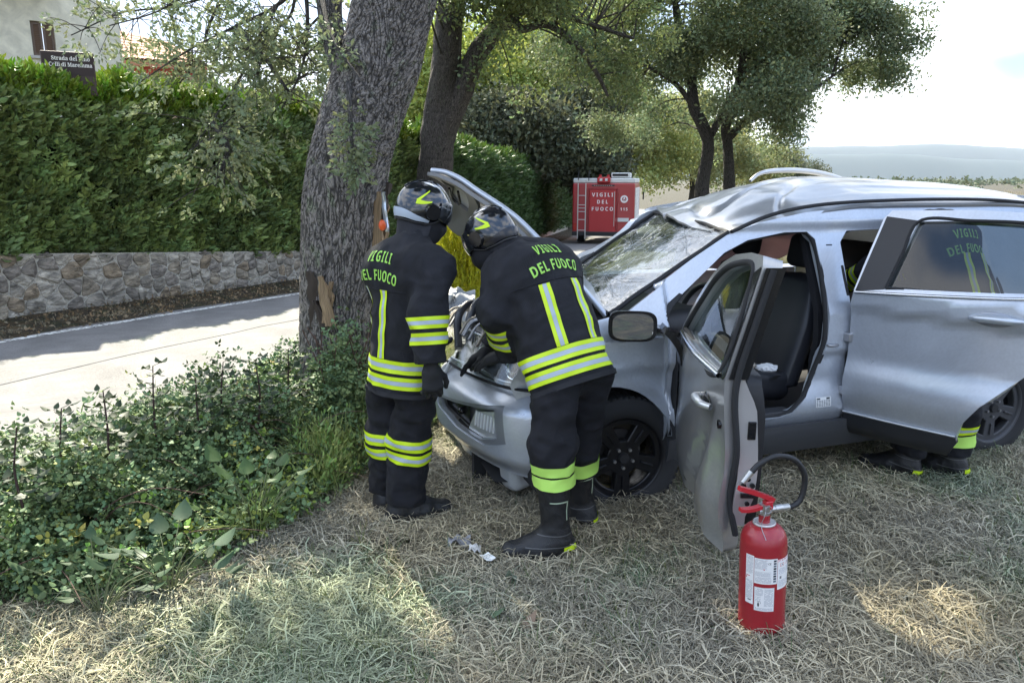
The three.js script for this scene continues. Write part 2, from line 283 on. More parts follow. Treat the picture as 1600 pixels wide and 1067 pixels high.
// long clipped laurel hedge on top of the wall
{
  const hedge = thing('hedge', 'long clipped evergreen hedge growing above the stone wall beside the road', 'hedge');
  const R = RNG(11), T0 = -1.05, TH = 1.5, bot = (s) => lerp(0.93, 0.5, smooth(-9, 4, s)) * (s < 12 ? 1 : lerp(1, 0.5, smooth(12, 20, s)));
  const topAbs = (s) => (s < 0 ? 2.80 : lerp(2.80, 2.2, smooth(0, 18, s))) + 0.10 * noise(s * 0.7, 3) + 0.1 * noise(s * 1.9, 8);
  const bulge = (s, h) => 0.20 * noise(s * 0.8, h * 1.1, 4) + 0.16 * noise(s * 2.3, h * 2.4, 9);
  const P = (s, t, y) => { const r = roadAt(s, t); return V(r.x, y, r.z); };
  const front = (s, k) => { const r = roadAt(s, 0), y0 = r.y + bot(s) - 0.03, y = lerp(y0, topAbs(s), k); return P(s, T0 + bulge(s, y) + 0.02 * smooth(0, 0.2, k) - 0.22 * smooth(0.85, 1, k), y); };
  // dense dark twig mass inside
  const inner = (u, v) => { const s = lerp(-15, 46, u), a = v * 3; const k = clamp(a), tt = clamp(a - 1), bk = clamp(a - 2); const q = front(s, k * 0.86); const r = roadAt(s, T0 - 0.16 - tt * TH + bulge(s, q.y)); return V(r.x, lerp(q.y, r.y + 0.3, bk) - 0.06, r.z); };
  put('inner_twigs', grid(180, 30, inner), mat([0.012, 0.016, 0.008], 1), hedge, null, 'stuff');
  const g1 = spray(10, 0.09, 0.040, 0.13, R, { open: 1.0, rad: 0.03 }), g2 = spray(12, 0.08, 0.036, 0.1, R, { open: 1.35, rad: 0.05 }), g3 = spray(10, 0.16, 0.07, 0.2, R, { low: true, rad: 0.08 });
  const L = [[], [], [], [], []], up = V(0, 1, 0);
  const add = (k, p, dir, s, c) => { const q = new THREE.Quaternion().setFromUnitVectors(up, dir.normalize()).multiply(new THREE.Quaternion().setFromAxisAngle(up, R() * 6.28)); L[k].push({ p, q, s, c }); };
  for (let i = 0; i < 15000; i++) { // face near the camera
    const s = -13.5 + 19.5 * R(), k = R(), q = front(s, k), r = roadAt(s, 0), out = V(Math.cos(r.az), 0, Math.sin(r.az));
    const deep = R() * R() * 0.2; q.addScaledVector(out, -deep * 1.3 + 0.04);
    const d = out.clone().multiplyScalar(0.9).add(V((R() - 0.5) * 2.0, 0.1 + R() * 0.8, (R() - 0.5) * 2.0));
    add(i % 2, q, d, 0.7 + R() * 0.8, tint(R, 1.0 + 0.9 * noise(q.x * 1.5, q.y * 2, q.z * 1.5), 0.8, 0.25));
  }
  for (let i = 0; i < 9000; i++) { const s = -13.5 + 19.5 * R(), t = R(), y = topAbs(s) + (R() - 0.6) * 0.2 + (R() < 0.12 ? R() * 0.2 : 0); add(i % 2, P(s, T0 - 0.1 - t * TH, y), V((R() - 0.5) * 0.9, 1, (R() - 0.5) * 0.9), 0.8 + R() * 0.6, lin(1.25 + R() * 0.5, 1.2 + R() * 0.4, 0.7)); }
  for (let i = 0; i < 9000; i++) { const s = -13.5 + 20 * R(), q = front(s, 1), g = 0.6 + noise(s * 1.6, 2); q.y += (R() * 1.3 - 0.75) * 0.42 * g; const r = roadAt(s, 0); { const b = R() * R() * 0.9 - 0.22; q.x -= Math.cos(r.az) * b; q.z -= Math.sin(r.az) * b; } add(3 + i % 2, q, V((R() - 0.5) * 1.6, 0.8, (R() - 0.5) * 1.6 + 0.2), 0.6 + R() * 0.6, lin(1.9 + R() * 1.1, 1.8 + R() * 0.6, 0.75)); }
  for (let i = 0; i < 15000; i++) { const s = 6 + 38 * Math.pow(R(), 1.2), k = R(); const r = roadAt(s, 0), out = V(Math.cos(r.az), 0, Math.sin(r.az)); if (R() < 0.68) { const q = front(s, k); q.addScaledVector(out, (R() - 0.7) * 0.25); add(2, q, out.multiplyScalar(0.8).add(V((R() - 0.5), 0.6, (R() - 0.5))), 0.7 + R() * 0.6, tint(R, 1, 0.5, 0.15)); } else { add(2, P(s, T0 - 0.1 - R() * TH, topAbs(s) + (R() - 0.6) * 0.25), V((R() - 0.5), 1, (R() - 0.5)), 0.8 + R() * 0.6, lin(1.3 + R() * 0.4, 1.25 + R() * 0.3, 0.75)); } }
  const m = leafMat([0.105, 0.18, 0.06], 0.5, 0.45), mf = mat([0.175, 0.24, 0.08], 0.42, 0, { specularIntensity: 0.6 });
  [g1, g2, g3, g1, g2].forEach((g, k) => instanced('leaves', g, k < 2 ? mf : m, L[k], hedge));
}

// ---------- trees ----------
const barkTex = dataTex(512, 1024, (u, v) => {
  const a = Math.abs(tn(u, v * 0.5, 26, 2)) , b = Math.abs(tn(u, v, 44, 5)), f = smooth(0.02, 0.22, a) * smooth(0.0, 0.16, b), n = tfbm(u, v, 20, 9, 4), l = smooth(0.15, 0.4, tfbm(u, v, 7, 4, 3));
  const k = lerp(0.42, 0.80, f) + n * 0.24; return [k * lerp(0.98, 0.95, l), k * lerp(0.95, 1.0, l), k * lerp(0.92, 0.86, l)];
}, true);
const barkBump = dataTex(512, 1024, (u, v) => { const a = Math.abs(tn(u, v * 0.5, 26, 2)), b = Math.abs(tn(u, v, 44, 5)), k = smooth(0.0, 0.3, a) * 0.7 + smooth(0, 0.2, b) * 0.3 + tfbm(u, v, 60, 3, 2) * 0.2; return [k, k, k]; });
const barkMat = (c) => mat(c, 0.95, 0, { map: barkTex, bumpMap: barkBump, bumpScale: 0.05 });
function limb(pts, radii, seg = 12, n = 24, rough = 0.1, seed = 0, vScale = 1.0) { // tapered, uneven branch or trunk
  const c = new THREE.CatmullRomCurve3(pts, false, 'centripetal'), fr = c.computeFrenetFrames(n, false), len = c.getLength();
  const rad = (t) => { const f = t * (radii.length - 1), a = Math.min(Math.floor(f), radii.length - 2); return lerp(radii[a], radii[a + 1], f - a); };
  const circ = Math.max(1, Math.round(2 * Math.PI * radii[0] / 0.55));
  return grid(seg, n, (u, v) => { const i = Math.round(v * n), o = c.getPointAt(v), a = u * 6.28318, r = rad(v) * (1 + rough * noise(Math.cos(a) * 1.1 + seed, Math.sin(a) * 1.1, v * len * 1.2) + 0.5 * rough * noise(Math.cos(a) * 3 + seed, Math.sin(a) * 3, v * len * 4)); return o.clone().addScaledVector(fr.normals[i], Math.cos(a) * r).addScaledVector(fr.binormals[i], Math.sin(a) * r); }, (u, v) => [u * circ, v * len * vScale]);
}
// crown of leaf clusters thrown through blobs; twigs join clusters to the limbs
function crown(parent, blobs, geos, m, n, R, { shell = 0.5, size = [0.8, 1.3], color = () => null, twigMat, twigs = 0, limbs = [], keep = () => true, gap = -0.11 } = {}) {
  const vol = blobs.map((b) => b[3] * b[4] * b[5]), tot = vol.reduce((a, b) => a + b, 0), L = geos.map(() => []), tw = [];
  blobs.forEach((b, bi) => {
    const k = Math.round(n * vol[bi] / tot);
    for (let i = 0; i < k; i++) {
      const d = V(R() - 0.5, R() - 0.5, R() - 0.5).normalize(), rr = Math.pow(R(), shell) * (0.86 + 0.3 * noise(d.x * 2.2 + bi, d.y * 2.2, d.z * 2.2));
      const p = V(b[0] + d.x * b[3] * rr, b[1] + d.y * b[4] * rr, b[2] + d.z * b[5] * rr);
      if (fbm(p.x * 0.9, p.y * 0.9, p.z * 0.9, 2) < gap || fbm(p.x * 2.3 + 9, p.y * 2.3, p.z * 2.3, 2) < gap - 0.02 || !keep(p)) continue;
      L[i % geos.length].push({ p, q: randQ(R), s: lerp(size[0], size[1], R()), c: color(R, p, b) });
      if (i < twigs * k && limbs.length) { let best = null, bd = 1e9; for (let t = 0; t < 10; t++) { const q = limbs[Math.floor(R() * limbs.length)]; const e = q.distanceTo(p); if (e < bd) { bd = e; best = q; } } const mid = best.clone().lerp(p, 0.55).add(V((R() - 0.5) * 0.3, 0.12 * bd, (R() - 0.5) * 0.3)); tw.push(tube([best, mid, p], [0.010 + bd * 0.006, 0.008 + bd * 0.003, 0.004], 6, 4)); }
    }
  });
  geos.forEach((g, k) => L[k].length && instanced('leaves', g, m, L[k], parent));
  if (tw.length) put('twigs', tw, twigMat, parent, null, 'stuff');
}
const along = (pts, n) => new THREE.CatmullRomCurve3(pts, false, 'centripetal').getPoints(n);

// the big oak the car ran into
const oakBark = barkMat([0.40, 0.385, 0.375]);
{
  const oak = thing('oak_tree', 'large leaning oak with thick grey furrowed bark, struck and splintered by the car', 'tree', [0, 0, 0]);
  const R = RNG(23), Z = 5.25;
  const row = [[530, 640, 66], [529, 560, 58], [528, 480, 57], [532, 400, 60], [537, 310, 64], [546, 245, 63], [560, 195, 62], [577, 145, 61], [594, 98, 61], [607, 45, 61], [619, -5, 61], [634, -70, 60], [655, -170, 56], [668, -300, 50], [664, -430, 42]];
  const pts = row.map(([x, y]) => W(x, y, Z)), rad = row.map(([x, y, r]) => r / FPX * (Z * 0.978 + (CAM_H - W(x, y, Z).y) * 0.21));
  // plates of bark raised between dark furrows, cut into the trunk's own surface
  const c = new THREE.CatmullRomCurve3(pts, false, 'centripetal'), n = 520, seg = 190, fr = c.computeFrenetFrames(n, false), len = c.getLength(), cp = Array.from({ length: n + 1 }, (_, i) => c.getPoint(i / n));
  const rr = (t) => { const f = t * (rad.length - 1), a = Math.min(Math.floor(f), rad.length - 2); return lerp(rad[a], rad[a + 1], f - a); };
  const cracks = (a, y) => { const X = a * 0.27, w = 0.012 * noise(X * 22, y * 9, 3); const n1 = Math.abs(noise(Math.cos(a) * 7.5 + w * 30, Math.sin(a) * 7.5, y * 4.2)), n2 = Math.abs(noise(Math.cos(a) * 15 + 5, Math.sin(a) * 15, y * 11 + w * 40)); return smooth(0, 0.16, n1) * 0.6 + smooth(0, 0.2, n2) * 0.4; };
  put('trunk', grid(seg, n, (u, v) => { const i = Math.round(v * n), a = u * 6.28318, y = v * len; let r = rr(v) * (1 + 0.07 * noise(Math.cos(a) * 0.9, Math.sin(a) * 0.9, y * 0.8) + 0.03 * noise(Math.cos(a) * 2.5, Math.sin(a) * 2.5, y * 2)); r += 0.023 * (cracks(a, y) - 0.6) + 0.005 * noise(Math.cos(a) * 30, Math.sin(a) * 30, y * 26); return cp[i].clone().addScaledVector(fr.normals[i], Math.cos(a) * r).addScaledVector(fr.binormals[i], Math.sin(a) * r); }, (u, v) => [u * 3, v * len * 0.9]), mat([0.42, 0.40, 0.385], 0.95, 0, { map: barkTex, bumpMap: barkBump, bumpScale: 0.008 }), oak);
  // torn wood: bare pale split on the right, dark gash with splinters low on the left
  const wood = mat([0.50, 0.38, 0.25], 0.8, 0, { map: dataTex(64, 256, (u, v) => { const k = 0.75 + 0.3 * tn(u, v * 0.1, 40, 3); return [k, k * 0.95, k * 0.88]; }, true) }), dark = mat([0.06, 0.045, 0.035], 1);
  const splinter = (a, b, w, seed, th = 0.03) => { const ax = b.clone().sub(a), sd = V(1, 0, 0.15).normalize(); return slab(6, 18, (u, v) => { const e = (u - 0.5) * w * (1 - 0.55 * v ** 2) * (1 + 0.5 * noise(v * 7 + seed, u > 0.5 ? 3 : 9)); return a.clone().addScaledVector(ax, v + 0.05 * noise(u * 6 + seed, 2) * v).addScaledVector(sd, e).add(V(0, 0, 0.012 * noise(u * 5, v * 4, seed))); }, th); };
  const s1 = put('exposed_wood', [splinter(W(584, 420, 5.12), W(590, 300, 5.1), 0.09, 1), splinter(W(592, 400, 5.2), W(601, 318, 5.2), 0.06, 4)], wood, oak, 'bare pale wood torn open on the right of the trunk');
  put('bark_flap', splinter(W(594, 350, 5.16), W(604, 285, 5.2), 0.06, 8), dark, oak);
  put('exposed_wood', [splinter(W(515, 510, 4.93), W(500, 432, 4.94), 0.085, 2, 0.02), splinter(W(508, 505, 4.96), W(516, 440, 4.95), 0.05, 6, 0.02)], wood, oak, 'splintered wood low on the left of the trunk');
  put('bark_flap', [splinter(W(500, 515, 5.02), W(484, 425, 5.0), 0.12, 5), splinter(W(510, 522, 4.97), W(490, 470, 4.97), 0.06, 12)], dark, oak, 'dark bark flap torn off low on the left');
  // limbs
  const Lb = [], limbs = [];
  const add = (pts, rad, seg = 10) => { Lb.push(limb(pts, rad, seg, 40, 0.12, Lb.length * 3.1, 0.9)); limbs.push(...along(pts, 14)); };
  add([W(548, 150, 5.4), W(530, 95, 5.6), W(516, 40, 5.8), W(503, -40, 6.1), W(470, -160, 6.8), V(-2.6, 5.6, -8.2)], [0.085, 0.075, 0.065, 0.06, 0.05, 0.03]);
  add([W(536, 70, 5.5), W(528, 30, 5.6), W(532, -60, 5.8), W(560, -200, 6.3)], [0.035, 0.03, 0.026, 0.02]);
  const T = pts[pts.length - 1];
  add([pts[12], V(0.3, 4.6, -6.2), V(1.5, 5.4, -7.4), V(2.8, 5.8, -8.6)], [0.16, 0.13, 0.09, 0.04]);
  add([pts[13], V(-0.9, 5.2, -7), V(-1.8, 6.0, -8.8), V(-2.2, 6.6, -10.5)], [0.16, 0.12, 0.08, 0.04]);
  add([T, V(0.2, 6.4, -6.6), V(0.9, 7.0, -8.8), V(1.1, 7.3, -11)], [0.15, 0.12, 0.08, 0.04]);
  add([T, V(-0.6, 6.6, -4.2), V(-0.4, 7.2, -2.6)], [0.14, 0.1, 0.04]);
  add([pts[13], V(0.7, 5.2, -4.4), V(2.2, 6.2, -3.6), V(3.6, 6.6, -3.2)], [0.14, 0.12, 0.07, 0.03]);
  // the drooping boughs that reach into view at the top left
  const boughs = [[[505, -60, 6.2], [430, 10, 6.0], [370, 40, 5.8], [300, 75, 5.7], [215, 130, 5.6]], [[430, 10, 6.0], [400, 70, 5.7], [370, 130, 5.5], [330, 190, 5.4], [300, 235, 5.3]], [[470, -80, 6.4], [360, -20, 6.3], [270, 10, 6.2], [190, 20, 6.0], [110, 55, 5.9]], [[370, 40, 5.8], [420, 100, 5.6], [455, 150, 5.5]], [[500, -20, 5.6], [520, 60, 5.1], [560, 120, 4.8], [590, 160, 4.7]], [[545, 130, 5.0], [548, 190, 4.75], [552, 240, 4.7], [562, 275, 4.68]], [[330, 190, 5.4], [355, 230, 5.3], [335, 290, 5.2]], [[500, -60, 6.2], [400, -30, 6.0], [300, -10, 5.9], [240, 20, 5.8], [170, 40, 5.8]], [[460, -80, 6.6], [455, 20, 6.4], [420, 60, 6.3], [400, 120, 6.2]], [[540, -80, 6.8], [520, 0, 6.6], [470, 60, 6.5], [455, 130, 6.4]], [[380, -60, 6.6], [330, 30, 6.4], [310, 90, 6.2], [280, 130, 6.1]], [[470, -80, 6.0], [480, 40, 5.9], [470, 110, 5.8], [440, 170, 5.7]]];
  boughs.forEach((b, i) => { const p = b.map((q) => W(...q)); add(p, [0.022, 0.015, 0.010, 0.006, 0.004].slice(0, Math.max(2, p.length)), 6); });
  put('limbs', Lb, oakBark, oak);
  const geoA = spray(8, 0.042, 0.022, 0.09, R, { rad: 0.02, open: 1.0 }), geoB = spray(7, 0.046, 0.023, 0.06, R, { rad: 0.03, open: 1.2 }), geoC = cloud(22, 0.12, 0.06, 0.3, R);
  const col = (R) => tint(R, 1, 0.5, 0.2), m = mat([0.16, 0.20, 0.09], 0.7), mv = leafMat([0.235, 0.275, 0.15], 0.45, 0.7);
  // shade-giving crown above the picture
  const blobs = [];
  const RB = RNG(5); for (let i = 0; i < 38; i++) { const z = -11.2 + RB() * 8.6, x = (z < -6.5 && z > -10 ? -4.3 : -2.9) + RB() * (z < -6.5 && z > -10 ? 8.8 : 7.4); blobs.push([x, 5.6 + RB() * 2.4 + Math.max(0, -z - 8) * 0.25, z, 0.95 + RB() * 0.5, 0.6 + RB() * 0.35, 0.95 + RB() * 0.5]); }
  crown(oak, blobs, [geoC], m, 9800, R, { shell: 0.42, size: [0.8, 1.35], color: col, twigMat: oakBark, keep: (p) => { // the crown is open here and there, where sunlight falls through to the grass
    if (p.y < CAM_H + 0.6 - p.z * 0.26) return false; const gx = p.x - SUN.x * p.y / SUN.y, gz = p.z - SUN.z * p.y / SUN.y;
    for (const [ax, az, bx, bz, r] of [[-0.16, -2.95, 0.02, -2.35, 0.36], [-1.05, -2.75, -0.75, -3.25, 0.34], [1.28, -2.45, 1.7, -2.6, 0.36], [0.75, -2.2, 0.9, -2.25, 0.32], [2.4, -3.3, 2.9, -3.2, 0.35], [-1.9, -3.6, -1.5, -4.3, 0.4], [1.3, -4.6, 1.6, -4.7, 0.3]]) { const dx = bx - ax, dz = bz - az, t = clamp(((gx - ax) * dx + (gz - az) * dz) / (dx * dx + dz * dz)); if (Math.hypot(gx - ax - dx * t, gz - az - dz * t) < r) return false; }
    return true; } });
  // leaves along the boughs in view
  const LA = [], LBs = []; const side = [];
  boughs.forEach((b, bi) => {
    const p = along(b.map((q) => W(...q)), 60), dense = bi === 4 || bi === 5 ? 0.35 : bi === 0 ? 0.5 : 1;
    for (let i = 0; i < 330 * dense; i++) {
      const t = Math.pow(R(), 0.8), o = p[Math.floor(t * 60)], rad = (bi === 5 || bi === 4 ? 0.11 : 0.46) * (1 - 0.4 * t);
      const q = o.clone().add(V((R() - 0.5) * 2, (R() - 0.6) * 1.6, (R() - 0.5) * 2).multiplyScalar(rad * (0.3 + R())));
      if (fbm(q.x * 2.6, q.y * 2.6, q.z * 2.6, 2) < 0.03) continue;
      const dir = q.clone().sub(o).normalize().add(V(0, -0.15, 0)).normalize();
      (i % 2 ? LA : LBs).push({ p: q, q: new THREE.Quaternion().setFromUnitVectors(V(0, 1, 0), dir), s: 0.6 + R() * 0.55, c: tint(R, 1.15, 0.4, 0.2) });
      if (i % 3 === 0) side.push(tube([o, o.clone().lerp(q, 0.6).add(V(0, 0.02, 0)), q], [0.004, 0.003, 0.002], 4, 4));
    }
  });
  instanced('leaves', geoA, mv, LA, oak); instanced('leaves', geoB, mv, LBs, oak);
  put('twigs', side, oakBark, oak, null, 'stuff');
}

function tree(name, label, { limbsPts, blobs, n, color, leaf, size = [0.8, 1.3], seed, bark = [0.2, 0.185, 0.17], twigs = 0.03, shell = 0.5, geo, tr = 0.48, keep, group, slim }) {
  const t = thing(name, label, 'tree', [0, 0, 0], 0, group), R = RNG(seed), bm = barkMat(bark), lp = [], tr0 = [], lb = [];
  limbsPts.forEach(([pts, rad], i) => { (i === 0 ? tr0 : lb).push(limb(pts, rad.map((r) => r * (slim || 1)), 22, 60, 0.20, seed + i * 5)); lp.push(...along(pts, 12).slice(4)); });
  put('trunk', tr0, bm, t); if (lb.length) put('limbs', lb, bm, t);
  crown(t, blobs, geo || [cloud(30, 0.115, 0.06, 0.40, R), cloud(24, 0.13, 0.065, 0.48, R)], leafMat(leaf, tr, 0.7), n, R, { size, shell, color: (R) => tint(R, 1, 0.8, 0.3), twigMat: bm, twigs, limbs: lp, keep });
  return t;
}
{ // forked oak behind the big one
  const Z = 17.5, w = (x, y, z = Z) => W(x, y, z);
  const RB = RNG(77), blobs = [];
  for (let i = 0; i < 20; i++) blobs.push([...w(640 + RB() * 400, -90 + RB() * 115, Z - 2.5 + RB() * 4).toArray(), 0.8 + RB() * 0.5, 0.45 + RB() * 0.35, 0.9]);
  for (const [x, y, z, s] of [[785, 50, 16, 0.55], [760, 110, 17, 0.45], [900, 70, 17, 0.7], [960, 100, 18, 0.8], [1010, 40, 18, 1.0], [870, 120, 17.5, 0.5], [820, 150, 18, 0.4], [930, 160, 18.5, 0.6], [1000, 140, 19, 0.7]]) blobs.push([...w(x, y, z).toArray(), s, s * 0.75, s]);
  tree('oak_tree', 'dark forked oak behind the raised bonnet, its two stems parting above the hedge', { seed: 31, leaf: [0.22, 0.27, 0.11], bark: [0.26, 0.235, 0.215], n: 2500, twigs: 0.05, size: [0.55, 0.95], shell: 0.45,
    limbsPts: [[[w(674, 430), w(676, 340), w(680, 270), w(683, 220), w(690, 150), w(697, 80), w(702, 10), w(706, -120)], [0.52, 0.44, 0.40, 0.36, 0.31, 0.28, 0.26, 0.2]], [[w(684, 250), w(700, 195), w(722, 140), w(745, 85), w(775, 45), w(820, 8), w(880, -30)], [0.24, 0.25, 0.23, 0.21, 0.19, 0.16, 0.08]], [[w(718, 150, 17.6), w(712, 90, 17.8), w(716, 20, 18), w(730, -60, 18)], [0.15, 0.13, 0.12, 0.08]], [[w(800, 22, 17.3), w(815, 45, 17), w(850, 38, 17), w(890, 60, 17), w(930, 110, 17.4), w(950, 150, 17.6)], [0.09, 0.08, 0.07, 0.06, 0.05, 0.03]], [[w(845, -10), w(880, 20), w(930, 40), w(990, 60)], [0.09, 0.07, 0.05, 0.03]]],
    blobs });
}
{ // the two oaks on the right, crowns grown together
  const Z = 21, w = (x, y, z = Z) => W(x, y, z);
  const mk = (label, trunk, blobs, seed, n) => tree('oak_tree', label, { seed, leaf: [0.215, 0.26, 0.135], bark: [0.20, 0.185, 0.17], n, size: [0.6, 1.0], twigs: 0.04, shell: 0.5, limbsPts: trunk, blobs, slim: 0.74, group: undefined });
  const RB = RNG(9), near = [], far = [];
  for (let i = 0; i < 12; i++) near.push([...w(900 + RB() * 190, 95 + RB() * 120, Z + 1 + RB() * 3).toArray(), 0.7, 0.5, 0.7]);
  for (let i = 0; i < 46; i++) { const a = RB(), x = 850 + a * 430, y = (a < 0.3 ? 120 : 195) - RB() * (a < 0.3 ? 190 : 265) - 30 * Math.sin(a * 3.14); near.push([...w(x, y, Z - 2 + RB() * 3).toArray(), 0.7 + RB() * 0.6, 0.45 + RB() * 0.4, 0.8]); }
  for (let i = 0; i < 32; i++) { const a = RB(), x = 1130 + a * 270, y = 175 - 55 * a - RB() * 230; far.push([...w(x, y, Z + 0.5 + RB() * 3).toArray(), 0.65 + RB() * 0.55, 0.45 + RB() * 0.4, 0.8]); }
  far.push([...w(1420, 50, 22).toArray(), 0.7, 0.9, 0.7], [...w(1400, 110, 22).toArray(), 0.7, 0.6, 0.7], [...w(1230, 200, 22).toArray(), 0.7, 0.5, 0.7], [...w(1235, 250, 22.5).toArray(), 0.5, 0.7, 0.5], [...w(1200, 235, 23).toArray(), 0.7, 0.5, 0.7]);
  mk('left of the two dark oaks beyond the wrecked car roof, trunk curving into a fork', [[[w(1096, 345), w(1098, 290), w(1105, 245), w(1106, 215), w(1098, 195), w(1085, 168), w(1080, 120), w(1060, 40), w(1050, -60)], [0.30, 0.25, 0.22, 0.22, 0.18, 0.15, 0.13, 0.1, 0.06]], [[w(1107, 218), w(1120, 195), w(1135, 165), w(1150, 140), w(1165, 70), w(1180, 0)], [0.15, 0.15, 0.13, 0.12, 0.09, 0.05]], [[w(1085, 168), w(1055, 130), w(1000, 100), w(950, 90)], [0.10, 0.09, 0.06, 0.03]]], near, 41, 5200);
  mk('right of the two dark oaks beyond the wrecked car roof, with a straighter trunk', [[[w(1140, 345, 22), w(1140, 280, 22), w(1138, 230, 22), w(1135, 195, 22), w(1155, 160, 22), w(1165, 90, 22), w(1200, 0, 22)], [0.26, 0.22, 0.19, 0.18, 0.16, 0.12, 0.08]], [[w(1140, 215, 22), w(1165, 190, 22), w(1210, 172, 22), w(1255, 150, 22), w(1300, 120, 22)], [0.14, 0.13, 0.12, 0.1, 0.04]], [[w(1160, 140, 22), w(1230, 90, 22), w(1300, 60, 22), w(1380, 50, 22)], [0.12, 0.1, 0.07, 0.03]]], far, 43, 3700);
}
{ // trees beyond the hedge and the fire engine
  const far = [
    ['bright yellow-green tree rising behind the clipped hedge, left of the dark thicket', [[790, 150, 34, 3.2, 3], [730, 110, 36, 3, 3.2], [850, 110, 36, 3.4, 3], [640, 120, 33, 2.6, 4], [620, 200, 32, 2.2, 2.4]], [0.40, 0.46, 0.12], 2300, 51],
    ['dark thicket tree standing just behind the end of the hedge', [[790, 200, 31, 2.0, 1.5], [850, 215, 31, 2.2, 1.6], [920, 210, 32, 1.7, 2.6], [940, 255, 31, 1.2, 1.3], [760, 225, 30, 1.4, 1.2]], [0.13, 0.145, 0.08], 2200, 52],
    ['pale green bushy tree above the fire engine cab', [[980, 180, 44, 2.6, 3.2], [1040, 220, 46, 2.8, 2.6], [1010, 255, 45, 2.2, 1.8], [900, 90, 46, 4, 4]], [0.36, 0.40, 0.15], 1900, 53],
    ['light olive tree between the fire engine and the two dark oaks', [[1080, 250, 52, 2.6, 2], [1130, 240, 54, 3, 2.6], [1070, 190, 54, 3, 2.6], [1190, 255, 56, 2.6, 1.8]], [0.36, 0.38, 0.17], 1500, 54],
    ['soft grey-green tree in the distance right of the dark oaks', [[1225, 262, 75, 2.8, 1.8], [1260, 275, 78, 2.6, 1.4]], [0.13, 0.15, 0.09], 600, 55],
    ['small sunlit tree showing above the hedge left of the big oak', [[465, 165, 17, 0.6, 0.5], [440, 160, 18, 0.8, 0.5], [480, 205, 17, 0.5, 0.6]], [0.15, 0.19, 0.07], 300, 56],
  ];
  const R0 = RNG(60), geo = [cloud(46, 0.17, 0.10, 0.66, R0), cloud(40, 0.20, 0.11, 0.72, R0)], geoS = [cloud(18, 0.1, 0.05, 0.22, R0)];
  for (const [label, bl, leaf, n, seed] of far) {
    const blobs = bl.map(([x, y, z, rx, ry]) => { const p = W(x, y, z); return [p.x, p.y, p.z, rx, ry, rx]; }), b = blobs[0], g = land(b[0], b[2]);
    tree('tree', label, { seed, leaf, n, shell: 0.4, geo: seed === 56 ? geoS : geo, tr: 0.45, twigs: 0.01, bark: [0.12, 0.10, 0.08], blobs, limbsPts: [[[V(b[0], g - 0.2, b[2]), V(b[0] + 0.2, (g + b[1]) / 2, b[2]), V(b[0], b[1], b[2])], [0.3, 0.22, 0.08].map((r) => seed === 56 ? r * 0.3 : r)]] });
  }
  // far-off tree belt on the plain
  const L = [], R = RNG(88); for (let i = 0; i < 900; i++) { const d = 260 + R() * 700, x = d * (0.30 + R() * 0.5); if (noise(x * 0.01, d * 0.012) < -0.05) continue; L.push({ p: V(x, land(x, -d) + 0.6 + R() * 1.2, -d), q: randQ(R), s: 1.2 + R() * 2.2, c: tint(R, 1, 0.4) }); }
  const far2 = instanced('distant_woods', cloud(24, 0.5, 0.4, 0.9, R), leafMat([0.12, 0.15, 0.08], 0.3), L); tag(far2, 'hazy belt of distant trees at the foot of the hills', 'woods');
}
{ // vineyard rows on the right
  const R = RNG(91), g = bar(V(0, 0, 0), V(0, 1.5, 0), 0.03, 5), L = [], L2 = []; const tw = cloud(14, 0.2, 0.08, 0.35, R);
  for (let row = 0; row < 16; row++) for (let k = 0; k < 34; k++) { const d = 42 + k * 2.4, x = d * 0.40 + row * 2.4 + k * 0.3, y = land(x, -d); L.push({ p: V(x, y, -d), q: yawQ(R, 0.1), s: 0.9 + R() * 0.25 }); if (R() < 0.8) L2.push({ p: V(x + (R() - 0.5), y + 0.8 + R() * 0.4, -d), q: randQ(R), s: 0.6 + R() * 0.5 }); }
  const v = thing('vineyard', 'rows of thin vine stakes on the dry field behind the car', 'vineyard');
  instanced('stakes', g, mat([0.42, 0.36, 0.27], 0.9), L, v); instanced('vines', tw, leafMat([0.30, 0.27, 0.12], 0.3), L2, v);
}
// ---------- houses, road sign, fire engine ----------
const tileMat = mat([0.50, 0.24, 0.14], 0.85, 0, { map: dataTex(64, 64, (u, v) => { const k = 0.85 + tfbm(u, v, 8, 3) * 0.5; return [k, k * 0.97, k * 0.92]; }, true) });
const plaster = (c) => mat(c, 0.92, 0, { map: dataTex(256, 256, (u, v) => { const k = 0.92 + tfbm(u, v, 5, c[0] * 9, 5) * 0.16; return [k, k, k * 0.98]; }, true) });
function tiledSlope(parent, o, du, dv, nu, nv, twoTone) { // half-round tiles, each its own piece; du across, dv up the slope
  const U = du.clone().normalize(), D = dv.clone().normalize(), N = U.clone().cross(D).normalize(), w = du.length() / nu, l = dv.length() / nv, r = w * 0.5;
  const g = grid(6, 1, (u, v) => { const a = Math.PI * (1 - u); return V(Math.cos(a) * r, Math.sin(a) * r * 0.55 + 0.02 * (1 - v), v * l * 1.12); });
  const m = new THREE.Matrix4().makeBasis(U, N, D), R = RNG(nu * 7 + nv), q = new THREE.Quaternion().setFromRotationMatrix(m), ms = [tileMat, twoTone || tileMat, mat([0.42, 0.19, 0.11], 0.9)];
  for (let j = 0; j < nv; j++) for (let i = 0; i < nu; i++) { const t = put('tile', g, ms[Math.floor(R() * 3)], parent); t.position.copy(o).addScaledVector(du, (i + 0.5) / nu).addScaledVector(dv, j / nv).addScaledVector(N, 0.01 + R() * 0.015); t.quaternion.copy(q); }
}
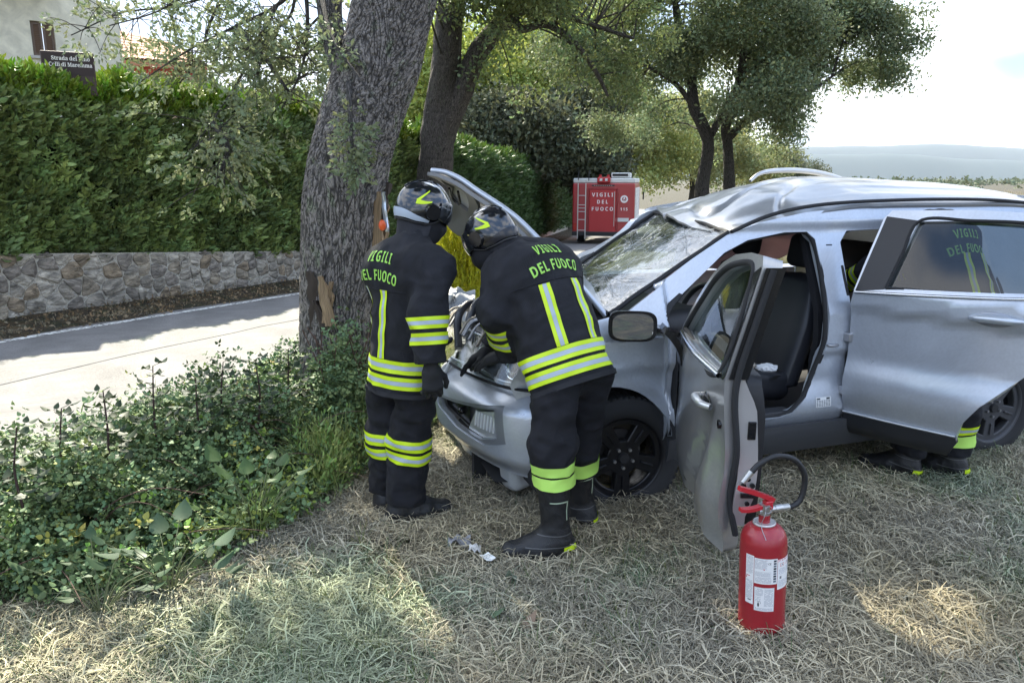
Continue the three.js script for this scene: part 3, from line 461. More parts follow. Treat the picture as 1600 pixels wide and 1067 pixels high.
{
  const Z = 22, h = thing('house', 'cream rendered house with a brown shuttered window and tiled eave behind the hedge', 'house');
  const a = W(-160, 60, 19), b = W(188, 60, Z), y0 = -0.6, yT = W(188, 12, Z).y; a.y = b.y = 0;
  const U = b.clone().sub(a), L = U.length(); U.normalize(); const N = V(-U.z, 0, U.x).multiplyScalar(-1).negate(); if (N.z < 0) N.negate();
  const P = (u, y, o = 0) => a.clone().addScaledVector(U, u).addScaledVector(N, o).setY(y);
  const wx = (px) => { const c = (px - 800) / FPX; let lo = 0, hi = L; for (let i = 0; i < 40; i++) { const m = (lo + hi) / 2, q = P(m, 3), k = (q.x) / (-q.z * Math.cos(PITCH) + (CAM_H - 3) * Math.sin(PITCH)); if (k < c) lo = m; else hi = m; } return lo; };
  const w0 = wx(66), w1 = wx(102), yb = W(84, 93, 21.4).y, yt = W(84, 40, 21.4).y;
  const cream = plaster([0.86, 0.80, 0.66]);
  put('wall', [panel([[0, y0], [L, y0], [L, yT + 0.05], [0, yT + 0.75]], [[[w0, yb], [w1, yb], [w1, yt], [w0, yt]]], (u, y) => P(u, y), 1.5, 0.3), panel([[0, y0], [5, y0], [5, yT + 0.05], [0, yT + 0.05]], [], (u, y) => P(L - 0.01, y).addScaledVector(N, -u), 1.5)], cream, h);
  const win = put('window', [0, 1].map((k) => { const x0 = lerp(w0, w1, k / 2) + 0.01, x1 = lerp(w0, w1, (k + 1) / 2) - 0.01; return panel([[x0, yb], [x1, yb], [x1, yt], [x0, yt]], [[[x0 + 0.06, yb + 0.07], [x1 - 0.06, yb + 0.07], [x1 - 0.06, yt - 0.07], [x0 + 0.06, yt - 0.07]]], (u, y) => P(u, y, -0.06), 1, 0.05); }), mat([0.13, 0.085, 0.06], 0.6), h);
  const sl = []; for (let k = 0; k < 2; k++) for (let i = 0; i < 16; i++) { const x0 = lerp(w0, w1, k / 2) + 0.07, x1 = lerp(w0, w1, (k + 1) / 2) - 0.07, y = lerp(yb + 0.1, yt - 0.08, i / 15); sl.push(panel([[x0, y - 0.03], [x1, y - 0.03], [x1, y + 0.025], [x0, y + 0.025]], [], (u, v) => P(u, v, -0.08 + (v - y) * 0.5), 1, 0.012)); }
  put('slat', sl, mat([0.16, 0.10, 0.07], 0.6), win, null, 'stuff');
  put('sill', panel([[w0 - 0.08, yb - 0.07], [w1 + 0.08, yb - 0.07], [w1 + 0.08, yb - 0.003], [w0 - 0.08, yb - 0.003]], [], (u, y) => P(u, y, 0.07), 1, 0.12), mat([0.5, 0.47, 0.42], 0.8), h);
  const roof = put('roof', panel([[-0.5, yT + 0.74], [wx(100), yT + 0.32], [wx(100), yT + 0.20], [-0.5, yT + 0.62]], [], (u, y) => P(u, y, 0.55), 1, 4), mat([0.30, 0.22, 0.17], 0.8), h);
  put('gutter', tube([P(-0.5, yT + 0.66, 0.6), P(wx(100), yT + 0.25, 0.6)], 0.06, 2, 8), mat([0.22, 0.15, 0.12], 0.5), roof);
  tiledSlope(roof, P(-0.3, yT + 0.77, 0.62), P(wx(98), yT + 0.36, 0.62).sub(P(-0.3, yT + 0.77, 0.62)), N.clone().multiplyScalar(-2.2).setY(1.0), 22, 4);
}
{
  const Z = 27, h = thing('house', 'low red-walled house with a terracotta tile roof, right of the cream one', 'house');
  const p = (x, y, z = Z) => W(x, y, z), a = p(178, 110), b = p(316, 128); const red = plaster([0.52, 0.10, 0.09]);
  const wall = (x0, x1, yt, yb, z) => { const q = p(x0, yt, z), r = p(x1, yt, z), s = p(x0, yb, z); return box(r.x - q.x, q.y - s.y, 0.35, (q.x + r.x) / 2, (q.y + s.y) / 2, -z - 0.2); };
  put('lintel', wall(178, 316, 98, 116, Z), red, h); put('pier', wall(183, 213, 116, 180, Z), red, h); put('pier', wall(306, 315, 116, 180, Z), red, h); put('wall', wall(178, 316, 150, 190, Z + 3), red, h);
  put('back_wall', wall(178, 310, 110, 190, Z + 2.4), mat([0.5, 0.42, 0.34], 0.9), h);
  const e0 = p(168, 92, Z - 0.5), e1 = p(322, 104, Z - 0.5), r0 = p(176, 48, Z + 3.2), r1 = p(262, 68, Z + 3.2);
  const roof = put('roof', [grid(4, 4, (u, v) => e0.clone().lerp(e1, u).lerp(r0.clone().lerp(r1, u), v)), grid(4, 1, (u, v) => e0.clone().lerp(e1, u).add(V(0, -0.14 * v, 0.02)))], mat([0.36, 0.17, 0.11], 0.9), h);
  const nU = 24, nV = 9, R = RNG(4), ms = [tileMat, mat([0.56, 0.30, 0.19], 0.9), mat([0.42, 0.20, 0.12], 0.9)], g = grid(5, 1, (u, v) => { const t = Math.PI * (1 - u); return V(Math.cos(t) * 0.085, Math.sin(t) * 0.06 + 0.02 * (1 - v), -v * 0.52); });
  for (let j = 0; j < nV; j++) for (let i = 0; i < nU; i++) { const q = (u, v) => e0.clone().lerp(e1, u).lerp(r0.clone().lerp(r1, u), v), o = q((i + 0.5) / nU, j / nV), d = q((i + 0.5) / nU, (j + 1) / nV).sub(o).normalize(); const t = put('tile', g, ms[Math.floor(R() * 3)], roof); t.position.copy(o).add(V(0, 0.012, 0)); t.quaternion.setFromUnitVectors(V(0, 0, -1), d); t.scale.setScalar(lerp(1.35, 0.9, j / nV)); }
}
{ // brown tourist-route sign
  const q = W(106, 102, 10.2), s = thing('road_sign', 'dark brown wine-route sign with white lettering half sunk in the hedge top', 'sign', [q.x, q.y, q.z], 0.42);
  const w = 0.60, hh = 0.29;
  const tex = canvasTex(1024, 512, (c, W0, H0) => { c.fillStyle = '#2a1712'; c.fillRect(0, 0, W0, H0); c.fillStyle = '#f4f0ea'; c.font = 'bold 128px serif'; c.textAlign = 'right'; c.fillText('Strada del Vino', W0 - 60, 165, 780); c.fillText('e Colli di Maremma', W0 - 24, 310, 960); });
  put('plate', box(w, hh + 0.24, 0.03, 0, -0.10, 0, 0.012), mat([0.055, 0.03, 0.026], 0.5), s);
  put('lettering', new THREE.PlaneGeometry(w - 0.03, hh - 0.02).translate(0, 0.01, 0.0185), mat(null, 0.5, 0, { map: tex }), s);
  put('post', cyl(0.03, 2.9, 0, -1.5, -0.05, 10), mat([0.05, 0.05, 0.05], 0.6), s);
}
{ // fire engine seen from behind
  const o = W(941, 392, 29), gy = landBase(o.x, o.z), t = thing('fire_engine', 'red fire engine parked down the road, seen from behind with white lettering', 'fire engine', [o.x, gy, o.z], -0.20);
  const red = mat([0.40, 0.022, 0.03], 0.35, 0, { clearcoat: 0.6, clearcoatRoughness: 0.2 }), red2 = mat([0.46, 0.03, 0.035], 0.4), white = mat([0.72, 0.73, 0.72], 0.4), alu = mat([0.6, 0.6, 0.6], 0.35, 0.8), blk = mat([0.02, 0.02, 0.022], 0.6), w = 2.34;
  put('body', [box(w, 1.95, 4.6, 0, 1.33, -2.3, 0.05)], red, t);
  put('roof_deck', [box(w - 0.02, 0.18, 4.5, 0, 2.40, -2.3, 0.04)], white, t);
  put('cab', [box(w - 0.1, 1.75, 1.9, 0, 1.35, -5.65, 0.15)], red2, t);
  put('side_shutter', [0, 1, 2].map((i) => box(0.03, 1.35, 1.2, w / 2 + 0.012, 1.45, -0.75 - i * 1.35, 0.01)), white, t, 'pale roller shutters on the right side');
  for (let i = 0; i < 8; i++) put('shutter_groove', [0, 1, 2].map((k) => box(0.012, 0.014, 1.18, w / 2 + 0.03, 0.95 + i * 0.15, -0.75 - k * 1.35)), alu, t);
  const door = put('rear_locker_door', box(1.02, 1.62, 0.05, -0.02, 1.26, 0.025, 0.02), red2, t);
  put('door_frame', [box(1.1, 0.05, 0.06, -0.02, 2.10, 0.03, 0.01), box(0.05, 1.66, 0.06, 0.53, 1.26, 0.03, 0.01), box(0.04, 1.66, 0.05, -0.56, 1.26, 0.03, 0.01)], mat([0.32, 0.02, 0.025], 0.4), t);
  put('door_handle', box(0.025, 1.3, 0.03, 0.42, 1.35, 0.065, 0.01), alu, door);
  const txt = (ww, hh, lines, font, y0, dy, x, y, z, p) => { const tx = canvasTex(512, 512, (c, W0, H0) => { c.clearRect(0, 0, W0, H0); c.fillStyle = '#f6eeee'; c.font = font; c.textAlign = 'center'; lines.forEach((l, i) => { let tw = 0; const sp = 26; for (const ch of l) tw += c.measureText(ch).width + sp; let cx = W0 / 2 - tw / 2 + sp / 2; c.textAlign = 'left'; for (const ch of l) { c.fillText(ch, cx, y0 + i * dy); cx += c.measureText(ch).width + sp; } }); }); put('lettering', new THREE.PlaneGeometry(ww, hh).translate(x, y, z), mat(null, 0.5, 0, { map: tx, alphaTest: 0.4 }), p); };
  txt(0.84, 0.84, ['VIGILI', 'DEL', 'FUOCO'], 'bold 118px sans-serif', 140, 160, -0.03, 1.62, 0.056, door);
  txt(0.44, 0.44, ['115'], 'bold 170px sans-serif', 330, 0, 0.78, 1.36, 0.006, t);
  const em = canvasTex(256, 256, (c) => { c.clearRect(0, 0, 256, 256); c.strokeStyle = '#f6eeee'; c.lineWidth = 46; c.beginPath(); c.arc(128, 128, 84, 0, 7); c.stroke(); c.fillStyle = '#f6eeee'; c.beginPath(); c.moveTo(128, 60); c.quadraticCurveTo(170, 120, 150, 180); c.lineTo(106, 180); c.quadraticCurveTo(86, 120, 128, 60); c.fill(); c.fillStyle = '#6a1018'; c.beginPath(); c.arc(128, 150, 20, 0, 7); c.fill(); });
  put('emblem', new THREE.PlaneGeometry(0.34, 0.34).translate(0.78, 1.72, 0.006), mat(null, 0.5, 0, { map: em, alphaTest: 0.4 }), t);
  const lx0 = -0.95, lx1 = -0.66; put('ladder', [box(0.035, 2.2, 0.035, lx0, 1.32, 0.11), box(0.035, 2.2, 0.035, lx1, 1.32, 0.11), ...[0.55, 0.95, 1.25, 1.38, 1.5, 1.85].map((y) => bar(V(lx0, y, 0.11), V(lx1, y, 0.11), 0.014, 6)), bar(V(lx0, 2.1, 0.02), V(lx0, 2.1, 0.11), 0.014, 6), bar(V(lx1, 2.1, 0.02), V(lx1, 2.1, 0.11), 0.014, 6)], alu, t);
  put('roof_rail', [tube([V(lx0, 2.4, 0.1), V(lx0, 2.72, 0.0), V(lx0, 2.74, -0.5)], 0.018, 8, 6), tube([V(lx1 + 0.1, 2.4, 0.1), V(lx1 + 0.1, 2.72, 0.0), V(lx1 + 0.1, 2.74, -0.5)], 0.018, 8, 6)], blk, t);
  put('roof_gear', [box(0.5, 0.22, 0.3, 0, 2.42, -0.05, 0.05), cyl(0.05, 0.12, -0.14, 2.56, -0.05), cyl(0.05, 0.12, 0.16, 2.56, -0.05)], red2, t);
  put('gear_lamp', [box(0.1, 0.09, 0.03, -0.1, 2.43, 0.105, 0.01), box(0.1, 0.09, 0.03, 0.1, 2.43, 0.105, 0.01)], white, t);
  put('roof_locker', [box(0.72, 0.18, 0.9, 0.62, 2.60, -0.6, 0.03)], white, t); put('locker_vent', box(0.58, 0.09, 0.02, 0.6, 2.61, -0.145, 0.005), blk, t);
  put('light_strip', box(0.86, 0.05, 0.03, -0.02, 2.22, 0.012, 0.01), blk, t); put('strip_lamp', Array.from({ length: 9 }, (_, i) => box(0.04, 0.016, 0.008, -0.34 + i * 0.08, 2.22, 0.03)), mat([0.7, 0.6, 0.55], 0.4), t);
  put('bumper', box(w, 0.16, 0.18, 0, 0.42, 0.02, 0.03), blk, t); put('number_plate', box(0.5, 0.14, 0.02, 0.72, 0.95, 0.012, 0.005), white, t);
  put('tail_lamp', [box(0.12, 0.26, 0.03, -1.06, 0.68, 0.012, 0.01), box(0.12, 0.26, 0.03, 1.06, 0.68, 0.012, 0.01)], mat([0.5, 0.03, 0.02], 0.25), t);
  for (const x of [-0.95, 0.95]) for (const z of [-1.3, -5.5]) { const wh = put('wheel', new THREE.CylinderGeometry(0.44, 0.44, 0.28, 24).rotateZ(Math.PI / 2).translate(x, 0.44, z), blk, t); put('hub', new THREE.CylinderGeometry(0.2, 0.2, 0.3, 16).rotateZ(Math.PI / 2).translate(x, 0.44, z), alu, wh); }
  put('side_mirror', box(0.06, 0.34, 0.16, w / 2 + 0.16, 1.75, -5.0, 0.03), blk, t);
}
// ---------- the wrecked car ----------
const CAR_POS = V(0.796, -0.05, -3.66), CAR_TURN = 18.7 * Math.PI / 180;
const carL = (w) => w.clone().sub(CAR_POS).applyAxisAngle(V(0, 1, 0), -CAR_TURN); // world -> car axes (x back along the side, z out to the left)
const car = thing('car', 'silver crashed car with crushed front, open doors and a shattered windscreen, under the oak', 'car', CAR_POS.toArray(), CAR_TURN);
const dustTex = dataTex(512, 512, (u, v) => { const k = 0.96 + tfbm(u, v, 5, 3, 5) * 0.07 + tn(u, v, 90, 2) * 0.03; return [k, k * 0.995, k * 0.985]; }, true);
const dustRough = dataTex(512, 512, (u, v) => { const k = 0.33 + tfbm(u, v, 7, 9, 5) * 0.10; return [k, k, k]; });
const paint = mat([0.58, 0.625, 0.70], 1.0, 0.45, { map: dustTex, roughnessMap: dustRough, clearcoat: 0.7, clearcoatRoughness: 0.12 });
const blackPlastic = mat([0.018, 0.018, 0.02], 0.55), rubber = mat([0.022, 0.022, 0.023], 0.85), gloss = mat([0.012, 0.012, 0.013], 0.18), cladding = mat([0.05, 0.052, 0.058], 0.6, 0, { map: dustTex });
const chrome = mat([0.75, 0.76, 0.78], 0.15, 1), steel = mat([0.42, 0.42, 0.43], 0.4, 0.9), fabric = mat([0.014, 0.014, 0.017], 0.8), leather = mat([0.02, 0.021, 0.026], 0.42), greyCloth = mat([0.42, 0.42, 0.41], 0.95);
const glassClear = mat([0.86, 0.93, 0.91], 0.03, 0, { transmission: 1, thickness: 0, ior: 1.55 });
const glassTint = mat([0.20, 0.225, 0.225], 0.03, 0, { transmission: 1, thickness: 0, ior: 1.6 });
const zSide = (y) => (y > 0.98 ? -0.011 - 0.40 * (y - 0.98) - 0.05 * (y - 0.98) ** 2 : y > 0.8 ? -0.06 * (y - 0.8) : -0.022 * smooth(0.80, 0.74, y)) + 0.034 * smooth(0.64, 0.48, y) - 0.055 * smooth(0.47, 0.33, y);
const YR = 1.555; // height of the roof edge
{ // body side with both door openings
  const front = [[0.05, 0.44], [0.045, 0.92], [-0.02, 1.02], [0.12, 1.14], [0.40, 1.325], [0.56, 1.385], [0.80, 1.42], [0.95, 1.42], [0.995, 1.38], [1.0, 1.1], [0.985, 0.85], [0.94, 0.66], [0.87, 0.54], [0.78, 0.46], [0.70, 0.44]];
  const rear = [[1.15, 0.44], [1.14, 0.95], [1.16, 1.36], [1.22, 1.42], [1.85, 1.43], [2.02, 1.38], [2.18, 1.2], [2.22, 0.98], [2.10, 0.84], [1.90, 0.70], [1.82, 0.44]];
  const out = [[-0.02, 0.30], [1.80, 0.30], ...arc(2.28, 0.31, 0.385, 178, 4, 16).filter((p) => p[1] > 0.3), [2.98, 0.36], [3.06, 0.7], [3.08, 0.95], [3.0, 1.2], [2.92, 1.42], [2.8, 1.53], [2.3, YR + 0.01], [1.5, YR + 0.01], [0.95, YR - 0.03], [0.66, YR - 0.075], [0.44, 1.415], [0.2, 1.30], [-0.10, 1.14], [-0.27, 1.045], [-0.22, 0.99], [-0.02, 0.96]];
  const side = (x, y) => V(x, y, zSide(y) + (x > 2.5 ? -0.25 * (x - 2.5) ** 2 : 0) - 0.035 * smooth(-0.02, 0.02, x) * smooth(2.2, 2.1, x) * smooth(1.49, 1.41, y) - (y > 1.42 ? 0.06 * (y - 1.42) : 0) - 0.03 * smooth(0.36, 0.3, y));
  put('body_side', panel(out, [front, rear], side, 0.028, 0.05), paint, car);
  // the right side: doors shut, front window gone
  const wf = [[0.10, 1.03], [0.45, 1.32], [0.62, 1.38], [1.0, 1.41], [1.02, 1.03]], wr = [[1.12, 1.03], [1.12, 1.41], [1.85, 1.42], [2.05, 1.36], [2.2, 1.03]];
  put('body_side', panel(out, [wf, wr], (x, y) => { const q = side(x, y); return V(x + 0.30 * smooth(0.90, 1.08, y) * smooth(0.75, 0.1, x), y, -1.77 - q.z); }, 0.07, 0.05), paint, car);
  // seals round the openings
  const seal = (loop, z, r) => tube([...loop, loop[0]].map(([x, y]) => side(x, y).add(V(0, 0, z))), r, 120, 6);
  put('door_seal', [seal(front, -0.02, 0.018), seal(rear, -0.02, 0.018)], rubber, car);
  // inner B pillar trim, jambs and sill plates
  put('pillar_trim', [panel([[1.0, 0.5], [1.14, 0.5], [1.14, 1.4], [1.0, 1.4]], [], (x, y) => V(x, y, zSide(y) - 0.13), 0.1, 0.04)], fabric, car);
  put('sill_plate', [box(0.72, 0.02, 0.09, 0.44, 0.455, -0.09, 0.006), box(0.62, 0.02, 0.09, 1.5, 0.455, -0.09, 0.006)], cladding, car);
  put('sill_cladding', slab(20, 6, (u, v) => V(lerp(0.0, 1.84, u), lerp(0.235, 0.40, v), 0.028 - 0.06 * (1 - v) ** 2 - 0.02 * v), 0.03), cladding, car);
  put('door_hinge', [[1.115, 0.56], [1.115, 0.86]].map(([x, y]) => box(0.05, 0.05, 0.05, x, y, -0.02, 0.008)), steel, car);
  put('striker', [tube([V(1.0, 0.82, -0.07), V(0.985, 0.82, -0.02), V(1.04, 0.82, -0.02), V(1.045, 0.82, -0.07)], 0.008, 12, 6), box(0.06, 0.05, 0.012, 1.02, 0.82, -0.05, 0.004)], steel, car);
  const st = canvasTex(256, 128, (c, w, h) => { c.fillStyle = '#e9eae8'; c.fillRect(0, 0, w, h); c.fillStyle = '#50545c'; for (let j = 0; j < 5; j++) for (let i = 0; i < 6; i++) c.fillRect(12 + i * 40, 40 + j * 17, 30, 9); c.fillStyle = '#30343a'; c.fillRect(14, 10, 60, 20); c.fillRect(180, 8, 60, 24); });
  put('sticker', panel([[0.93, 0.475], [1.03, 0.475], [1.03, 0.53], [0.93, 0.53]], [], (x, y) => side(x, y).add(V(0, 0, 0.003)), 0.05), mat(null, 0.5, 0, { map: (() => { const t = st; t.repeat.set(10, 18.2); t.offset.set(-9.3, -8.636); return t; })() }), car);
}
const roofP = (u, v) => { // u back, v from left to right; the front edge is pushed in and dented
  const z = lerp(-0.245, -1.525, v), e = Math.sin(v * Math.PI), xf = lerp(0.44, 0.74, v) - 0.10 * e, x = lerp(xf, 2.92, u), yr = x < 0.95 ? lerp(1.42, YR - 0.03, smooth(0.4, 1.0, x)) + 0.05 * v * smooth(0.9, 0.4, x) : x < 2.3 ? YR - 0.03 + 0.03 * smooth(0.95, 1.4, x) : YR - 0.05 * ((x - 2.3) / 0.6) ** 2;
  const k = smooth(1.7, 0.5, x), crease = Math.abs(noise(x * 2.2 + z * 1.5, z * 2.4, 5));
  return V(x, yr + lerp(0.14, 0.10, smooth(1.4, 2.6, x)) * Math.pow(e, 0.75) * smooth(-0.1, 0.5, u * 2) + 0.05 * v * smooth(0.2, 0.5, u) + k * (0.035 * noise(x * 2.0, z * 2.2, 2) - 0.026 * Math.max(0, 1 - crease / 0.14) + 0.007 * noise(x * 7, z * 8, 6)) + 0.006 * smooth(0.5, 0.9, Math.abs(Math.sin(z * 14))) * smooth(1.0, 1.5, x), z);
};
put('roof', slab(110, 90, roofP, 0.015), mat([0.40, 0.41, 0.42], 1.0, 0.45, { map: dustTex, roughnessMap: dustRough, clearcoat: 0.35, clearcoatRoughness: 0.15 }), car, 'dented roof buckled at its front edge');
put('headliner', grid(20, 10, (u, v) => roofP(u, v).add(V(0.02, -0.06, 0))), greyCloth, car);
put('roof_rail', tube([V(1.42, 1.69, -1.42), V(1.5, 1.74, -1.43), V(1.72, 1.765, -1.44), V(2.05, 1.745, -1.45), V(2.4, 1.665, -1.46)], [0.012, 0.018, 0.02, 0.02, 0.014], 40, 8), mat([0.6, 0.6, 0.6], 0.35, 0.8), car, 'far roof rail');
put('rail_foot', tube([V(2.2, 1.69, -1.44), V(2.4, 1.66, -1.45), V(2.55, 1.64, -1.45)], [0.012, 0.026, 0.02], 12, 8), blackPlastic, car);
put('roof_moulding', tube([V(0.46, 1.43, -0.225), V(0.7, 1.51, -0.24), V(1.0, 1.56, -0.25), V(1.6, 1.585, -0.255), V(2.3, 1.58, -0.26), V(2.8, 1.545, -0.27)], 0.011, 50, 6), rubber, car);
put('roof_spoiler', slab(10, 24, (u, v) => { const z = lerp(-0.28, -1.49, v), e = Math.sin(v * Math.PI); return V(lerp(2.85, 3.2 + 0.05 * e, u), YR + 0.045 - 0.035 * u * u, z); }, 0.035), paint, car);
put('tailgate', slab(10, 16, (u, v) => V(lerp(2.95, 3.1, Math.sin(u * 2.6)), lerp(0.5, 1.5, u), lerp(-0.15, -1.62, v)), 0.05), paint, car);
// ---- windscreen
const wsP = (u, v) => { // u from the scuttle up to the roof, v from left to right
  const bl = V(-0.285, 1.045, -0.135), tl = V(0.455, 1.425, -0.25), tr = V(0.72, 1.475, -1.51), br = V(0.10, 1.07, -1.58), e = Math.sin(v * Math.PI);
  const p = bl.lerp(tl, u).lerp(br.lerp(tr, u), v); const sag = Math.exp(-(((u - 0.62) / 0.3) ** 2) - (((v - 0.62) / 0.25) ** 2));
  return p.add(V(-0.11 * e * (1 - u * 0.7) - 0.0, 0.02 * e - 0.035 * sag * e + 0.006 * noise(u * 5, v * 6, 1) + 0.0025 * noise(u * 16, v * 18, 4), 0));
};
{
  const crack = dataTex(1024, 1024, (u, v) => { const a = Math.abs(noise(u * 26 + 2 * noise(u * 6, v * 6, 1), v * 26, 2)), b = Math.abs(noise(u * 60, v * 60, 7)); const k = 0.5 + 0.5 * Math.min(smooth(0, 0.10, a), smooth(0, 0.08, b)); return [k, k, k]; });
  const wg = mat([0.30, 0.36, 0.35], 0.03, 0, { transmission: 1, thickness: 0, ior: 2.2, bumpMap: crack, bumpScale: 0.0006 });
  const ws = put('windscreen', grid(50, 60, wsP), wg, car, 'shattered, sagging windscreen');
  // crazed glass round the blow: hair-fine white fracture lines
  const R = RNG(14), cr = [], off = (u, v) => wsP(u, v).add(V(-0.004, 0.008, 0)); const hits = [[0.62, 0.62], [0.85, 0.25], [0.25, 0.35]];
  for (const [hu, hv] of hits) { const n = 13; for (let i = 0; i < n; i++) { let a = i / n * 6.283 + R() * 0.2, u = hu, v = hv; const p = []; for (let k = 0; k < 9; k++) { if (u < 0.01 || u > 0.99 || v < 0.01 || v > 0.99) break; p.push(off(u, v)); u += Math.cos(a) * 0.035 * (0.5 + R()); v += Math.sin(a) * 0.035 * (0.5 + R()); a += (R() - 0.5) * 0.7; } if (p.length > 2) cr.push(tube(p, 0.0011, p.length * 2, 3)); }
    for (let r = 1; r < 7; r++) for (let i = 0; i < 13; i++) { if (R() < 0.75) continue; const a0 = i / 13 * 6.283 + R() * 0.3, a1 = a0 + 0.5, rr = r * 0.032 * (0.8 + 0.4 * R()); const p = [a0, (a0 + a1) / 2, a1].map((a) => [hu + Math.cos(a) * rr, hv + Math.sin(a) * rr * (0.9 + R() * 0.2)]).filter(([u, v]) => u > 0.01 && u < 0.99 && v > 0.01 && v < 0.99); if (p.length === 3) cr.push(tube(p.map((q) => off(...q)), 0.0009, 4, 3)); } }
  put('crack', cr, mat([0.40, 0.44, 0.44], 0.5), ws, null, 'stuff');
  put('windscreen_seal', [[0, 0, 1, 0], [0, 1, 1, 1], [0, 0, 0, 1], [1, 0, 1, 1]].map(([a, b, c, d]) => tube(Array.from({ length: 14 }, (_, i) => wsP(lerp(a, c, i / 13), lerp(b, d, i / 13)).add(V(0, 0.003, 0))), 0.012, 40, 6)), rubber, car);
  put('wiper', [tube([off(0.02, 0.25).add(V(0, 0.02, 0)), off(0.05, 0.4).add(V(0, 0.02, 0)), off(0.16, 0.62).add(V(0, 0.015, 0))], 0.007, 10, 5), tube([off(0.02, 0.65).add(V(0, 0.02, 0)), off(0.12, 0.8).add(V(0, 0.02, 0)), off(0.30, 0.95).add(V(0, 0.015, 0))], 0.007, 10, 5)], blackPlastic, car);
  put('scuttle', grid(8, 30, (u, v) => { const p = wsP(0, v); return V(p.x - 0.14 * u, p.y - 0.015 - 0.02 * u + 0.012 * noise(u * 3, v * 8, 3), p.z); }), blackPlastic, car);
}
// ---- front wing, bumper, lamps
{
  const wing = (x, y) => V(x, y, zSide(Math.min(y, 0.99)) - (y > 0.93 ? 0.5 * (y - 0.93) : 0) - 0.55 * Math.max(0, -0.35 - x) ** 2 + 0.004 * noise(x * 3, y * 3, 8) + 0.022 * smooth(0.10, 0.02, Math.abs(Math.hypot(x + 0.34, y - 0.33) - 0.39)) - 0.02);
  put('front_wing', panel([[0.0, 0.42], [-0.004, 0.955], [-0.21, 0.995], [-0.275, 1.045], [-0.42, 1.02], [-0.60, 0.95], [-0.74, 0.86], [-0.80, 0.72], [-0.755, 0.60], [-0.70, 0.46], ...arc(-0.34, 0.33, 0.375, 160, 14, 18)], [], wing, 0.04, 0.012), paint, car, 'buckled left front wing');
  put('wheel_arch_liner', grid(20, 4, (u, v) => { const a = lerp(200, -10, u) * Math.PI / 180; return V(-0.34 + 0.385 * Math.cos(a), 0.33 + 0.385 * Math.sin(a), -0.03 - v * 0.4); }), rubber, car);
  const plan = new THREE.CatmullRomCurve3([V(-0.62, 0, -0.045), V(-0.735, 0, -0.085), V(-0.835, 0, -0.20), V(-0.905, 0, -0.40), V(-0.95, 0, -0.62), V(-0.965, 0, -0.86), V(-0.90, 0, -1.08), V(-0.74, 0, -1.28), V(-0.58, 0, -1.45)], false, 'centripetal');
  const bmp = (u, v) => { const q = plan.getPoint(clamp(u)), t = plan.getTangent(clamp(u)), n = V(t.z, 0, -t.x); if (n.x > 0 && u > 0.2) n.negate(); if (u <= 0.2 && n.z < 0) n.negate(); const y = lerp(0.255, 0.70, v) - 0.02 * smooth(0.3, 0, u) * (1 - v); const o = 0.03 * Math.sin(v * Math.PI) - 0.06 * smooth(0.25, 0, v) - 0.07 * smooth(0.72, 1.0, v) + (0.02 * noise(u * 9, v * 5, 3) + 0.03 * noise(u * 4, v * 2, 5)) * smooth(0.45, 0.9, u); return V(q.x, y, q.z).addScaledVector(n, o); };
  const archCut = [[0.0, 1.0], [0.0, 0.72], [0.035, 0.46], [0.075, 0.2], [0.11, 0.0], [0.95, 0.0], [1, 0.4], [1, 1]];
  const fogHole = [[0.20, 0.40], [0.30, 0.30], [0.46, 0.34], [0.60, 0.46], [0.615, 0.60], [0.45, 0.68], [0.22, 0.80]];
  const b = put('bumper', panel(archCut, [fogHole], bmp, 0.035, 0.012), paint, car, 'silver front bumper, torn loose and pushed to the right');
  const inB = (d) => (u, v) => bmp(u, v).add(V(d * 0.85, 0, -d * 0.45)); const shrink = (P, k) => { const c = P.reduce((a, p) => [a[0] + p[0] / P.length, a[1] + p[1] / P.length], [0, 0]); return P.map((p) => [lerp(c[0], p[0], k), lerp(c[1], p[1], k)]); };
  put('fog_lamp_bezel', [panel(shrink(fogHole, 1.03), [shrink(fogHole, 0.78)], inB(0.016), 0.03, 0.02), panel(shrink(fogHole, 1.0), [], inB(0.06), 0.05)], mat([0.30, 0.315, 0.34], 0.35, 0.5), b);
  const lampPoly = [[0.225, 0.42], [0.30, 0.345], [0.40, 0.38], [0.36, 0.62], [0.23, 0.74]];
  const fl = put('fog_lamp', panel(lampPoly, [], inB(0.035), 0.03, 0.015), mat([0.75, 0.77, 0.78], 0.12, 0.5, { clearcoat: 1 }), b, 'ribbed clear fog lamp');
  put('lamp_rib', Array.from({ length: 9 }, (_, i) => { const u0 = lerp(0.24, 0.36, i / 8); return tube([0.44, 0.52, 0.62].map((v) => inB(0.016)(u0 + (v - 0.5) * -0.03, v + 0.02)), 0.005, 6, 5); }), mat([0.85, 0.87, 0.88], 0.1, 0.3), fl);
  put('fog_lamp', (() => { const p = inB(0.03)(0.455, 0.53); return [new THREE.SphereGeometry(0.022, 14, 10).translate(p.x, p.y, p.z), panel([[0.41, 0.38], [0.57, 0.47], [0.58, 0.56], [0.41, 0.64]], [], inB(0.04), 0.05)]; })(), gloss, b);
  put('bumper_lip', grid(40, 4, (u, v) => bmp(lerp(0.11, 0.9, u), 0.0).add(V(0.10 * v * 0.9, -0.05 * v, -0.05 * v))), cladding, car);
  // headlamp under crushed slam panel
  const hl = (u, v) => { const q = plan.getPoint(lerp(0.02, 0.60, u)); return V(q.x + 0.025 + 0.16 * v * (1 - 0.3 * u), lerp(0.705, 0.85, v) + 0.03 * u * v, q.z - 0.05 * v - 0.01); };
  const h = put('headlamp', slab(26, 8, hl, 0.01), mat([0.93, 0.96, 0.97], 0.04, 0, { transmission: 1, thickness: 0, ior: 1.45 }), car, 'clear left headlamp')
